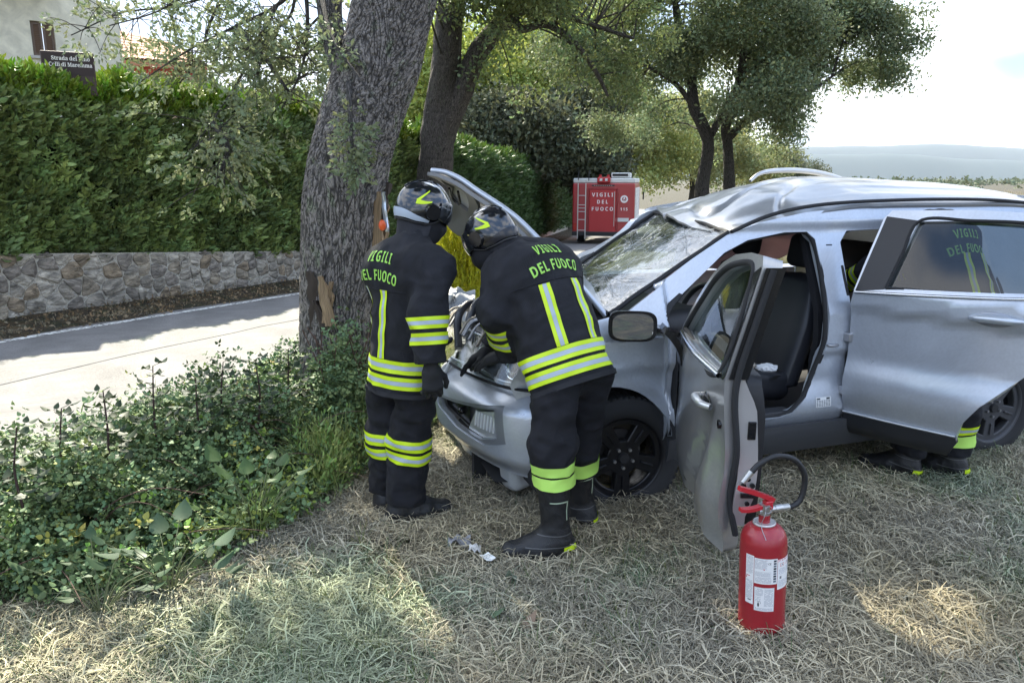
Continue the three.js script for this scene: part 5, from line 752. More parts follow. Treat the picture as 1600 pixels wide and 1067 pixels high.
function surfaceNets(f, lo, hi, h) {
  const nx = Math.ceil((hi.x - lo.x) / h) + 1, ny = Math.ceil((hi.y - lo.y) / h) + 1, nz = Math.ceil((hi.z - lo.z) / h) + 1, val = new Float32Array(nx * ny * nz), id = (i, j, k) => i + nx * (j + ny * k);
  for (let k = 0; k < nz; k++) for (let j = 0; j < ny; j++) for (let i = 0; i < nx; i++) val[id(i, j, k)] = f(lo.x + i * h, lo.y + j * h, lo.z + k * h);
  const vid = new Int32Array(nx * ny * nz).fill(-1), P = [], ix = [];
  for (let k = 0; k < nz - 1; k++) for (let j = 0; j < ny - 1; j++) for (let i = 0; i < nx - 1; i++) {
    let m = 0, n = 0, sx = 0, sy = 0, sz = 0; const c = [];
    for (let q = 0; q < 8; q++) { const v = val[id(i + (q & 1), j + (q >> 1 & 1), k + (q >> 2))]; c.push(v); if (v < 0) m |= 1 << q; }
    if (m === 0 || m === 255) continue;
    for (let q = 0; q < 8; q++) for (const b of [1, 2, 4]) { if (q & b) continue; const r = q | b; if ((c[q] < 0) === (c[r] < 0)) continue; const t = c[q] / (c[q] - c[r]); sx += (q & 1) + (b === 1 ? t : 0); sy += (q >> 1 & 1) + (b === 2 ? t : 0); sz += (q >> 2) + (b === 4 ? t : 0); n++; }
    vid[id(i, j, k)] = P.length / 3; P.push(lo.x + (i + sx / n) * h, lo.y + (j + sy / n) * h, lo.z + (k + sz / n) * h);
  }
  const quad = (a, b, c, d, flip) => { if (a < 0 || b < 0 || c < 0 || d < 0) return; flip ? ix.push(a, c, b, a, d, c) : ix.push(a, b, c, a, c, d); };
  for (let k = 1; k < nz - 1; k++) for (let j = 1; j < ny - 1; j++) for (let i = 1; i < nx - 1; i++) {
    const s = val[id(i, j, k)] < 0;
    if (s !== val[id(i + 1, j, k)] < 0) quad(vid[id(i, j - 1, k - 1)], vid[id(i, j, k - 1)], vid[id(i, j, k)], vid[id(i, j - 1, k)], !s);
    if (s !== val[id(i, j + 1, k)] < 0) quad(vid[id(i - 1, j, k - 1)], vid[id(i, j, k - 1)], vid[id(i, j, k)], vid[id(i - 1, j, k)], s);
    if (s !== val[id(i, j, k + 1)] < 0) quad(vid[id(i - 1, j - 1, k)], vid[id(i, j - 1, k)], vid[id(i, j, k)], vid[id(i - 1, j, k)], !s);
  }
  const N = [], e = h * 0.6;
  for (let i = 0; i < P.length; i += 3) { const [x, y, z] = [P[i], P[i + 1], P[i + 2]]; let gx = f(x + e, y, z) - f(x - e, y, z), gy = f(x, y + e, z) - f(x, y - e, z), gz = f(x, y, z + e) - f(x, y, z - e); const l = Math.hypot(gx, gy, gz) || 1; N.push(gx / l, gy / l, gz / l); }
  const g = new THREE.BufferGeometry(); g.setAttribute('position', new THREE.Float32BufferAttribute(P, 3)); g.setAttribute('normal', new THREE.Float32BufferAttribute(N, 3)); g.setIndex(ix);
  const uv = new Float32Array(P.length / 3 * 2); for (let i = 0; i < P.length / 3; i++) { uv[2 * i] = (P[3 * i] + P[3 * i + 2]) * 3; uv[2 * i + 1] = P[3 * i + 1] * 3; } g.setAttribute('uv', new THREE.BufferAttribute(uv, 2)); return g;
}
// walk in from outside along a ray until the cloth is met
function hit(f, o, d, far, off) { let t = far; for (let i = 0; i < 60; i++) { const x = o.x + d.x * t, y = o.y + d.y * t, z = o.z + d.z * t, s = f(x, y, z); if (s < 0.0006 || t < 0.01) break; t -= Math.max(s * 0.7, 0.0004); } return o.clone().addScaledVector(d, t + off); }
const weave = dataTex(256, 256, (u, v) => { const k = 0.5 + 0.25 * Math.sin(u * 201) * Math.sin(v * 201) + tfbm(u, v, 12, 3, 3) * 0.5; return [k, k, k]; });
const clothTone = dataTex(256, 256, (u, v) => { const k = 0.85 + tfbm(u, v, 5, 6, 5) * 0.5; return [k, k, k]; }, true);
const jacketMat = mat([0.0135, 0.014, 0.0185], 0.88, 0, { map: clothTone, bumpMap: weave, bumpScale: 0.0015 }), trouserMat = mat([0.0105, 0.0105, 0.0145], 0.92, 0, { map: clothTone, bumpMap: weave, bumpScale: 0.0015 });
const bandTex = canvasTex(8, 64, (c) => { c.fillStyle = '#d4f01e'; c.fillRect(0, 0, 8, 64); c.fillStyle = '#b3bfc8'; c.fillRect(0, 21, 8, 22); c.fillStyle = '#8d9a30'; c.fillRect(0, 20, 8, 1); c.fillRect(0, 43, 8, 1); });
const bandMat = mat([0.95, 0.95, 0.95], 0.5, 0, { map: bandTex }), limeMat = mat([0.55, 0.88, 0.16], 0.6), yellowMat = mat([0.65, 0.86, 0.012], 0.5);
const bootMat = mat([0.014, 0.014, 0.015], 0.5, 0, { bumpMap: weave, bumpScale: 0.002 }), gloveMat = mat([0.016, 0.016, 0.018], 0.75, 0, { bumpMap: weave, bumpScale: 0.001 }), skin = mat([0.45, 0.27, 0.19], 0.6);
const backText = canvasTex(1024, 512, (c, w, h) => {
  c.clearRect(0, 0, w, h); c.fillStyle = '#aede62'; c.textBaseline = 'alphabetic';
  const line = (s, font, R0, cy, sp) => { c.font = font; let tw = 0; for (const ch of s) tw += c.measureText(ch).width + sp; let a = -tw / 2 / R0; for (const ch of s) { const cw = c.measureText(ch).width + sp; a += cw / 2 / R0; c.save(); c.translate(w / 2 + Math.sin(a) * R0, cy + R0 - Math.cos(a) * R0); c.rotate(a); c.textAlign = 'center'; c.fillText(ch, 0, 0); c.restore(); a += cw / 2 / R0; } };
  line('VIGILI', 'bold 172px sans-serif', 2600, 215, 20); line('DEL FUOCO', 'bold 172px sans-serif', 2200, 430, 2);
});
const textMat = mat([0.85, 0.95, 0.85], 0.6, 0, { map: backText, alphaTest: 0.45 });

// a gloved hand: palm, four unequal bent fingers and a thumb; wrist at the origin, fingers along +y, back of the hand +z, thumb on +x
function handGeo(curl, side) {
  const c = [caps(V(-0.022, 0.02, 0), V(-0.026, 0.082, 0), 0.021, 0.019), caps(V(0.0, 0.015, 0), V(0.0, 0.088, 0), 0.022, 0.02), caps(V(0.022, 0.02, 0), V(0.026, 0.082, 0), 0.021, 0.019), caps(V(0, -0.05, 0), V(0, 0.02, 0), 0.034, 0.026)];
  const palm = union(c, 0.02), F = [];
  [[0.033, 0.085, 0.072, 0.10], [0.011, 0.092, 0.080, 0.03], [-0.011, 0.088, 0.074, -0.03], [-0.032, 0.078, 0.058, -0.11]].forEach(([x, y, l, sp], i) => { let p = V(x, y, 0), a = curl * (0.7 + 0.1 * i); const seg = []; for (const [k, r0, r1] of [[0.46, 0.0112, 0.0105], [0.32, 0.0105, 0.0096], [0.24, 0.0096, 0.0082]]) { const q = p.clone().add(V(Math.sin(sp) * Math.cos(a), Math.cos(a), -Math.sin(a)).multiplyScalar(l * k * 1.15)); seg.push(caps(p, q, r0, r1)); p = q; a += curl; } F.push(union(seg, 0.004)); });
  const th = union([caps(V(0.025, 0.018, -0.004), V(0.058, 0.05, -0.014), 0.017, 0.0125), caps(V(0.058, 0.05, -0.014), V(0.068, 0.08, -0.022), 0.0125, 0.0115), caps(V(0.068, 0.08, -0.022), V(0.066, 0.104, -0.03), 0.0115, 0.0095)], 0.006);
  const fing = (x, y, z) => Math.min(F[0](x, y, z), F[1](x, y, z), F[2](x, y, z), F[3](x, y, z), th(x, y, z));
  const g = surfaceNets((x, y, z) => smin(palm(x, y, z), fing(x, y, z), 0.012), V(-0.07, -0.09, -0.16), V(0.10, 0.21, 0.05), 0.0042);
  if (side < 0) { g.scale(-1, 1, 1); const ix = g.index.array; for (let i = 0; i < ix.length; i += 3) { const t = ix[i + 1]; ix[i + 1] = ix[i + 2]; ix[i + 2] = t; } }
  return g;
}
function firefighter(label, J, o = {}) {
  const P = thing('person', label, 'firefighter'), { hem, chest, fwd, head, look, shL, shR, elL, elR, wrL, wrR, hipL, hipR, knL, knR, anL, anR, toeL, toeR } = J;
  const up = chest.clone().sub(hem).normalize(), f = fwd.clone().addScaledVector(up, -fwd.dot(up)).normalize(), r = f.clone().cross(up).normalize(), back = f.clone().negate();
  const mid = hem.clone().lerp(chest, 0.5), bx = (list, m) => { const b = new THREE.Box3(); list.forEach((p) => b.expandByPoint(p)); return b.expandByScalar(m); };
  // the body itself, one continuous figure under the kit
  const neckTop = head.clone().addScaledVector(V(0, 1, 0), -0.06), lk = look.clone().normalize();
  const body = union([caps(hem.clone().addScaledVector(up, 0.12), chest.clone().addScaledVector(up, -0.12), 0.14, 0.15, f, 1.5), caps(shL, shR, 0.055, 0.055), caps(chest.clone().addScaledVector(up, -0.05), neckTop, 0.06, 0.055), caps(head.clone().addScaledVector(V(0, 1, 0), 0.02), head.clone().addScaledVector(lk, 0.03).addScaledVector(V(0, 1, 0), -0.06), 0.088, 0.066), caps(head.clone().addScaledVector(lk, 0.09), head.clone().addScaledVector(lk, 0.105).add(V(0, -0.03, 0)), 0.012, 0.016), caps(shL, elL, 0.048, 0.042), caps(elL, wrL, 0.042, 0.03), caps(shR, elR, 0.048, 0.042), caps(elR, wrR, 0.042, 0.03), caps(hipL, knL, 0.078, 0.055), caps(knL, anL, 0.055, 0.038), caps(hipR, knR, 0.078, 0.055), caps(knR, anR, 0.055, 0.038), caps(anL, anL.clone().addScaledVector(toeL, 0.14).setY(0.035), 0.036, 0.03), caps(anR, anR.clone().addScaledVector(toeR, 0.14).setY(0.035), 0.036, 0.03)], 0.05);
  const bb = bx([hem, chest, head, shL, shR, elL, elR, wrL, wrR, knL, knR, anL, anR], 0.22);
  put('body', surfaceNets(body, bb.min, bb.max, 0.018), skin, P);
  // flash hood under the helmet
  { const hd = union([caps(head.clone().addScaledVector(V(0, 1, 0), 0.02), head.clone().addScaledVector(lk, 0.02).addScaledVector(V(0, 1, 0), -0.06), 0.098, 0.080), caps(chest, neckTop, 0.080, 0.076), caps(head.clone().addScaledVector(lk, 0.07).add(V(0, -0.045, 0)), head.clone().addScaledVector(lk, 0.092).add(V(0, -0.04, 0)), 0.055, 0.03)], 0.04), b = bx([chest, head], 0.16); put('flash_hood', surfaceNets((x, y, z) => hd(x, y, z) + 0.006 * noise(x * 14, y * 14, z * 14), b.min, b.max, 0.011), mat([0.012, 0.012, 0.015], 0.9), P); }
  // jacket
  const wr = (x, y, z, a) => a * (noise(x * 8, y * 5, z * 8) + 1.3 * Math.abs(noise(x * 7 + y * 5, y * 9 - x * 3, z * 7)) + 0.45 * noise(x * 19, y * 14, z * 19) - 0.3);
  const hemW = o.hemW || 0.245, torso0 = union([caps(hem, chest.clone().addScaledVector(up, -0.16), hemW, o.chestW || 0.225, f, o.flat || 1.5), caps(shL, shR, 0.085, 0.085), caps(shL.clone().lerp(chest, 0.5).addScaledVector(up, -0.03), shR.clone().lerp(chest, 0.5).addScaledVector(up, -0.03), 0.09, 0.09)], 0.11);
  const H0 = arr(hem), U = arr(up), cut = (x, y, z) => -((x - H0[0]) * U[0] + (y - H0[1]) * U[1] + (z - H0[2]) * U[2]);
  const torso = (x, y, z) => Math.max(torso0(x, y, z) + wr(x, y, z, 0.012), cut(x, y, z));
  const sleeve = (s, e, w) => { const d = w.clone().sub(e).normalize(), W0 = arr(w), D = arr(d), g = union([caps(s, e, o.sl || 0.086, 0.074), caps(e, w, 0.074, 0.066)], 0.05); return (x, y, z) => Math.max(g(x, y, z) + wr(x, y, z, 0.016) - 0.006 * Math.abs(noise(x * 6, y * 17 + x * 6, z * 6)), (x - W0[0]) * D[0] + (y - W0[1]) * D[1] + (z - W0[2]) * D[2]); };
  const sL = sleeve(shL, elL, wrL), sR = sleeve(shR, elR, wrR), neckDir = neckTop.clone().sub(chest).normalize(), cTop = chest.clone().addScaledVector(neckDir, 0.085), CT = arr(cTop), CD = arr(neckDir), cc = caps(chest.clone().addScaledVector(up, -0.08), cTop, 0.10, 0.083);
  const collar = (x, y, z) => Math.max(cc(x, y, z) + wr(x, y, z, 0.004), (x - CT[0]) * CD[0] + (y - CT[1]) * CD[1] + (z - CT[2]) * CD[2]);
  const jk = (x, y, z) => smin(smin(torso(x, y, z), collar(x, y, z), 0.05), Math.min(sL(x, y, z), sR(x, y, z)), 0.045);
  const jb = bx([hem, chest, cTop, shL, shR, elL, elR, wrL, wrR], 0.27), jacket = put('jacket', surfaceNets(jk, jb.min, jb.max, 0.0095), jacketMat, P);
  // silver and yellow bands
  const ring = (fn, c, ax, a0, h, th0, th1, far, n = 80) => grid(n, 3, (u, v) => { const t = lerp(th0, th1, u), d = back.clone().multiplyScalar(Math.cos(t)).addScaledVector(r, Math.sin(t)); d.addScaledVector(ax, -d.dot(ax)).normalize(); return hit(fn, c.clone().addScaledVector(ax, a0 + h * v), d, far, 0.0045); });
  const strap = (t0, t1, a0, a1, w, fn = jk) => grid(4, 50, (u, v) => { const t = lerp(t0, t1, v) + (u - 0.5) * w, d = back.clone().multiplyScalar(Math.cos(t)).addScaledVector(r, Math.sin(t)); return hit(fn, hem.clone().addScaledVector(up, lerp(a0, a1, v)), d, 0.55, 0.0045); }, (u, v) => [v, u]);
  put('reflective_band', ring(torso, hem, up, 0.045, 0.058, -3.1, 3.1, 0.5), bandMat, jacket); put('reflective_band', ring(torso, hem, up, 0.118, 0.058, -3.1, 3.1, 0.5), bandMat, jacket);
  for (const s of o.straps || [-0.62, 0.62]) put('reflective_strap', strap(s, s * 0.92, 0.178, o.strapTop || 0.55, 0.30, torso), bandMat, jacket);
  const seam = (fn, pts) => tube(pts.map(([t, a]) => { const d = back.clone().multiplyScalar(Math.cos(t)).addScaledVector(r, Math.sin(t)); return hit(fn, hem.clone().addScaledVector(up, a), d, 0.6, 0.0005); }), 0.0028, 60, 5);
  put('seam', seam(torso, Array.from({ length: 25 }, (_, i) => [lerp(-1.5, 1.5, i / 24), (o.textY || 0.53) - 0.012])), jacketMat, jacket); put('seam', seam(torso, Array.from({ length: 14 }, (_, i) => [1.35, lerp(0.18, 0.5, i / 13)])), jacketMat, jacket); put('hem_edge', ring(torso, hem, up, 0.004, 0.022, -3.14, 3.14, 0.5), mat([0.02, 0.02, 0.023], 0.9), jacket);
  put('collar_strap', grid(30, 2, (u, v) => { const t = lerp(-1.2, 1.2, u), d = back.clone().multiplyScalar(Math.cos(t)).addScaledVector(r, Math.sin(t)); d.addScaledVector(neckDir, -d.dot(neckDir)).normalize(); return hit(collar, chest.clone().addScaledVector(neckDir, 0.03 + 0.03 * v), d, 0.3, 0.004); }), mat([0.024, 0.024, 0.027], 0.8), jacket);
  const tw = o.textW || 0.95, tc = o.textAt || 0, t0 = o.textY || 0.53; put('back_lettering', grid(40, 20, (u, v) => { const t = tc + (u - 0.5) * 2 * tw, d = back.clone().multiplyScalar(Math.cos(t)).addScaledVector(r, Math.sin(t)); return hit(jk, hem.clone().addScaledVector(up, lerp(t0, t0 + 0.20, v)), d, 0.6, 0.004); }), textMat, jacket);
  for (const [s, e, w, fn] of [[shL, elL, wrL, sL], [shR, elR, wrR, sR]]) { const ax = w.clone().sub(e).normalize(), L = w.distanceTo(e); for (const k of [0.085, 0.155]) put('reflective_band', ring(fn, w, ax, -k - 0.052, 0.052, -3.1416, 3.1416, 0.16, 50), bandMat, jacket); }
  // trousers and boots
  const tcut = (x, y, z) => ((x - H0[0]) * U[0] + (y - H0[1]) * U[1] + (z - H0[2]) * U[2]) - 0.012;
  const leg = (h, k, a) => caps(h, k, o.thigh || 0.118, 0.092), shin = (k, a) => caps(k, a, 0.092, o.shin || 0.088);
  const cuff = (a, k) => { const d = a.clone().sub(k).normalize(), A = arr(a), D = arr(d); return (x, y, z) => (x - A[0]) * D[0] + (y - A[1]) * D[1] + (z - A[2]) * D[2]; };
  const cufL = J.cufL || anL.clone().lerp(knL, 0.16), cufR = J.cufR || anR.clone().lerp(knR, 0.16);
  const legL = union([leg(hipL, knL), shin(knL, cufL)], 0.05), legR = union([leg(hipR, knR), shin(knR, cufR)], 0.05), cL = cuff(cufL, knL), cR = cuff(cufR, knR);
  const fl = (x, y, z) => Math.max(legL(x, y, z) + wr(x, y, z, 0.015) - 0.012 * Math.abs(noise(x * 5, y * 15 + z * 4, z * 5)), cL(x, y, z)), fr = (x, y, z) => Math.max(legR(x, y, z) + wr(x, y, z, 0.015) - 0.012 * Math.abs(noise(x * 5, y * 15 + z * 4, z * 5)), cR(x, y, z)), hipC = caps(hipL, hipR, o.seat || 0.125, o.seat || 0.125, f, 1.1);
  const tr = (x, y, z) => Math.max(smin(Math.min(fl(x, y, z), fr(x, y, z)), hipC(x, y, z), 0.04), tcut(x, y, z)), tb = bx([hipL, hipR, knL, knR, cufL, cufR], 0.17);
  const trousers = put('trousers', surfaceNets(tr, tb.min, tb.max, 0.0105), trouserMat, P);
  for (const [k, a, fn, cfg] of [[knL, cufL, fl, o.bandL], [knR, cufR, fr, o.bandR]]) { if (!cfg) continue; const ax = k.clone().sub(a).normalize(); for (const [a0, h, m, x0, x1] of cfg) put('reflective_band', ring(fn, a, ax, a0, h, x0 ?? -3.1416, x1 ?? 3.1416, 0.25, 50), m || bandMat, trousers); }
  for (const [an, kn, toe] of [[anL, knL, toeL], [anR, knR, toeR]]) {
    const g0 = land(an.x, an.z), sole = an.clone().setY(g0 + 0.055), tip = sole.clone().addScaledVector(toe, 0.19).setY(g0 + 0.045), heel = sole.clone().addScaledVector(toe, -0.05), top = an.clone().lerp(kn, 0.62);
    const sd = V(toe.z, 0, -toe.x), bt = union([caps(an.clone().addScaledVector(toe, -0.01), top, 0.060, 0.073), caps(heel, sole.clone().addScaledVector(toe, 0.06), 0.052, 0.056), caps(sole.clone().addScaledVector(toe, 0.05), tip, 0.058, 0.047), caps(an.clone().addScaledVector(toe, 0.0), sole.clone().addScaledVector(toe, 0.09), 0.06, 0.05)], 0.045);
    const boot = (x, y, z) => Math.max(bt(x, y, z) + 0.004 * noise(x * 22, y * 26, z * 22), g0 + 0.012 - y), b = bx([top, heel, tip], 0.1), bm = put('boot', surfaceNets(boot, b.min, b.max, 0.0075), bootMat, P);
    put('sole', [grid(40, 2, (u, v) => { const a = u * 6.283, c = sole.clone().addScaledVector(toe, 0.07), d = toe.clone().multiplyScalar(Math.cos(a)).addScaledVector(sd, Math.sin(a)).setY(0).normalize(); return hit(boot, c.setY(g0 + 0.016 + v * 0.028), d, 0.26, 0.006); })], rubber, bm);
    if (o.bootTrim) { const ax = top.clone().sub(an).normalize(), rg = (a0, h, x0, x1) => grid(16, 2, (u, v) => { const t = lerp(x0, x1, u), d = back.clone().multiplyScalar(Math.cos(t)).addScaledVector(r, Math.sin(t)); d.addScaledVector(ax, -d.dot(ax)).normalize(); return hit(boot, an.clone().addScaledVector(ax, a0 + h * v), d, 0.2, 0.004); }); put('boot_tab', rg(-0.045, 0.022, -0.1, 0.7), yellowMat, bm); put('boot_piping', [rg(0.185, 0.006, -0.9, 0.1), rg(0.10, 0.09, 0.12, 0.2)], mat([0.40, 0.48, 0.34], 0.6), bm); for (const [a0, x1] of [[0.03, 0.9], [-0.02, 1.4]]) put('boot_seam', rg(a0, 0.004, -1.8, x1), mat([0.10, 0.10, 0.10], 0.6), bm); }
  }
  // gloves
  const glove = (w, e, side, cfg) => { const g = put('glove', handGeo(cfg.curl ?? 0.4, side), cfg.m || gloveMat, P), y = (cfg.dir || w.clone().sub(e)).clone().normalize(), z = (cfg.backDir || back).clone(); z.addScaledVector(y, -z.dot(y)).normalize(); const x = y.clone().cross(z); g.quaternion.setFromRotationMatrix(new THREE.Matrix4().makeBasis(x, y, z)); g.position.copy(w).addScaledVector(y, 0.02); g.scale.setScalar(1.06); return g; };
  const gL = glove(wrL, elL, J.thumbL ?? 1, o.gL || {}), gR = glove(wrR, elR, J.thumbR ?? -1, o.gR || {});
  // helmet: glossy shell reaching over ears and nape, comb, visor, lime chevron
  const hf = lk.clone(), hu = (o.headUp || V(0, 1, 0)).clone().addScaledVector(hf, -(o.headUp || V(0, 1, 0)).dot(hf)).normalize(), hr = hf.clone().cross(hu), hc = head.clone().addScaledVector(hu, 0.025);
  const S = (el, az, k = 0) => { // az 0 = front, pi = back
    const cy = Math.cos(el), lat = Math.sin(az), fr = Math.cos(az), low = smooth(0.1, -0.7, el); let a = 0.132, b = 0.108, c = 0.118;
    let R = 1 / Math.sqrt((cy * fr / a) ** 2 + (cy * lat / b) ** 2 + (Math.sin(el) / c) ** 2); R *= 1 + 0.05 * Math.exp(-((lat * cy / 0.16) ** 2)) * smooth(-0.2, 0.5, el) + 0.08 * low * smooth(0.2, -0.9, fr) + 0.02 * smooth(0.25, 0.32, el) * smooth(0.1, 0.6, fr);
    return hc.clone().addScaledVector(hf, R * cy * fr).addScaledVector(hr, R * cy * lat).addScaledVector(hu, R * Math.sin(el)).add(hc.clone().negate().add(hc.clone().addScaledVector(hf, cy * fr).addScaledVector(hr, cy * lat).addScaledVector(hu, Math.sin(el))).multiplyScalar(k)); };
  const bottom = (az) => -0.15 - 0.55 * smooth(0.9, -0.1, Math.cos(az)) + 0.08 * smooth(-0.5, -1, Math.cos(az));
  const shellMat = mat([0.010, 0.011, 0.014], 0.16, 0, { clearcoat: 1, clearcoatRoughness: 0.05 });
  const hm = put('helmet', grid(72, 36, (u, v) => { const az = u * 6.2832; return S(lerp(bottom(az), 1.57, v), az); }), shellMat, P);
  const patch = (fn, n, m2, th = 0.003) => grid(n, m2, (u, v) => { const [az, el] = fn(u, v); return S(el, az, th); });
  put('helmet_brim', grid(72, 3, (u, v) => { const az = u * 6.2832; return S(bottom(az) - 0.015 + v * 0.07, az, 0.008 - 0.006 * Math.abs(v - 0.5)); }), mat([0.02, 0.02, 0.022], 0.5), hm);
  put('visor', patch((u, v) => [lerp(-1.25, 1.25, u), lerp(-0.30, 0.42, v) - 0.1 * Math.abs(u - 0.5)], 40, 12, 0.010), mat([0.05, 0.055, 0.06], 0.05, 0.6, { clearcoat: 1 }), hm);
  put('nape_band', patch((u, v) => [lerp(1.55, 4.73, u), bottom(lerp(1.55, 4.73, u)) + 0.10 + v * (0.10 + 0.20 * Math.sin(u * 3.14))], 40, 6, 0.004), o.nape || mat([0.42, 0.46, 0.52], 0.3), hm);
  for (const s of [1, -1]) {
    put('chevron', [patch((u, v) => [s * (2.30 - 0.42 * u), 0.10 + 0.62 * u + (v - 0.5) * lerp(0.20, 0.09, u)], 16, 4), patch((u, v) => [s * (2.30 - 0.62 * u), 0.12 - 0.03 * u + 0.18 * u * u + (v - 0.5) * lerp(0.20, 0.06, u)], 16, 4, 0.0034)], yellowMat, hm);
    put('side_knob', (() => { const q = S(-0.12, s * 1.55, 0.004); const g = new THREE.CylinderGeometry(0.034, 0.04, 0.022, 24); g.applyQuaternion(new THREE.Quaternion().setFromUnitVectors(V(0, 1, 0), q.clone().sub(hc).normalize())); return g.translate(q.x, q.y, q.z); })(), gloss, hm);
    put('trim_line', patch((u, v) => [s * lerp(0.35, 1.45, u), 0.46 - 0.42 * u * u + v * 0.045], 24, 3, 0.005), o.trim || mat([0.3, 0.3, 0.3], 0.3), hm);
  }
  put('comb', [grid(3, 30, (u, v) => { const t = lerp(0.35, 2.6, v), az = t < 1.5708 ? 0.0 : Math.PI, el = t < 1.5708 ? t : Math.PI - t; return S(el, az + (u - 0.5) * 0.16 / Math.max(Math.cos(el), 0.25), 0.007 * Math.sin(u * 3.14) + 0.001); })], shellMat, hm);
  put('neck_guard', grid(40, 8, (u, v) => { const az = lerp(1.3, 4.98, u), q = S(bottom(az) + 0.02, az, -0.008), dn = cTop.clone().addScaledVector(q.clone().sub(head).setY(0).normalize(), 0.095); return q.lerp(dn, v * 0.9).add(V(0, 0, 0.004 * Math.sin(u * 30) * v)); }), mat([0.02, 0.02, 0.024], 0.9), hm);
  return P;
}
{ // left: standing, head bowed over the engine bay
  const f = V(0.55, 0, -0.83).normalize(), r = V(0.83, 0, 0.55).normalize(), hem = W(629, 612, 3.45), chest = W(637, 392, 3.47), c2 = chest.clone().add(V(0, -0.078, 0));
  const shR = c2.clone().addScaledVector(r, 0.15), shL = c2.clone().addScaledVector(r, -0.15), hip = W(628, 585, 3.46);
  const elR = W(668, 488, 3.27), wrR = W(673, 568, 3.23), anR = W(634, 800, 3.44), anL = W(609, 786, 3.58);
  anR.y = 0.10; anL.y = 0.10;
  firefighter('firefighter in black kit standing upright beside the tree, head bowed to the engine', { hem, chest, fwd: f, head: W(659, 334, 3.55), look: V(0.78, -0.30, -0.45), shL, shR, elL: shL.clone().add(V(0.02, -0.27, -0.08)), elR, wrL: shL.clone().add(V(0.16, -0.40, -0.28)), wrR, hipL: hip.clone().addScaledVector(r, -0.095), hipR: hip.clone().addScaledVector(r, 0.095), knL: W(604, 690, 3.56), knR: W(640, 690, 3.44), anL, anR, toeL: V(0.5, 0, -0.87), toeR: V(0.93, 0, -0.36), cufL: anL.clone().add(V(0, 0.02, 0)), cufR: anR.clone().add(V(0, 0.02, 0)), thumbR: -1 },
    { thigh: 0.100, seat: 0.098, straps: [-0.14, -1.30], textAt: -0.34, textW: 0.80, textY: 0.50, strapTop: 0.49, hemW: 0.178, flat: 1.3, chestW: 0.172, sl: 0.078, shin: 0.094, bandR: [[0.215, 0.055, bandMat], [0.285, 0.055, bandMat]], bandL: [[0.215, 0.055, bandMat], [0.285, 0.055, bandMat]], gR: { curl: 0.55, backDir: V(0.4, 0, 0.9), dir: V(0.06, -1, -0.05) }, nape: mat([0.46, 0.52, 0.60], 0.3) });
}
{ // right: leaning forward over the wing with both hands in the engine bay
  const f = V(-0.62, 0, -0.78).normalize(), r = V(0.78, 0, -0.62).normalize(), hem = W(897, 606, 3.22), chest = W(826, 398, 3.42), c2 = chest.clone().add(V(0.012, -0.065, -0.01));
  const shL = c2.clone().addScaledVector(r, -0.155).add(V(0, -0.035, 0)), shR = c2.clone().addScaledVector(r, 0.165).add(V(0, -0.02, 0)), hipL = W(868, 585, 3.16), hipR = W(922, 580, 3.32);
  const anL = W(866, 826, 3.1), anR = W(905, 776, 3.42); anL.y = 0.10; anR.y = 0.10;
  const trim = mat([0.80, 0.66, 0.25], 0.3);
  firefighter('firefighter in black kit bending over the wing with gloved hands in the engine bay', { hem, chest, fwd: f, head: W(769, 374, 3.48), look: V(-0.70, -0.52, -0.48), shL, shR, elL: W(777, 488, 3.26), elR: W(800, 500, 3.80), wrL: W(797, 552, 3.40), wrR: W(768, 545, 3.78), hipL, hipR, knL: W(864, 705, 3.10), knR: W(905, 690, 3.36), anL, anR, toeL: V(-0.86, 0, 0.1).normalize(), toeR: V(-0.7, 0, -0.7).normalize(), cufL: anL.clone().lerp(W(864, 705, 3.10), 0.62), cufR: anR.clone().lerp(W(905, 690, 3.36), 0.55), thumbL: 1, thumbR: -1 },
    { thigh: 0.105, seat: 0.105, straps: [-0.62, 0.50], textW: 0.85, textAt: 0.0, textY: 0.475, strapTop: 0.455, hemW: 0.215, flat: 1.35, chestW: 0.21, shin: 0.09, bootTrim: true, bandL: [[0.005, 0.055, limeMat], [0.068, 0.045, limeMat]], bandR: [[0.02, 0.07, limeMat]], gL: { curl: 0.22, dir: V(-0.85, -0.32, -0.35), backDir: V(0, 1, 0.2) }, gR: { curl: 0.25, dir: V(-0.8, -0.5, -0.1), backDir: V(0, 1, 0) }, nape: mat([0.02, 0.02, 0.025], 0.2), trim, headUp: V(0, 1, 0) });
}
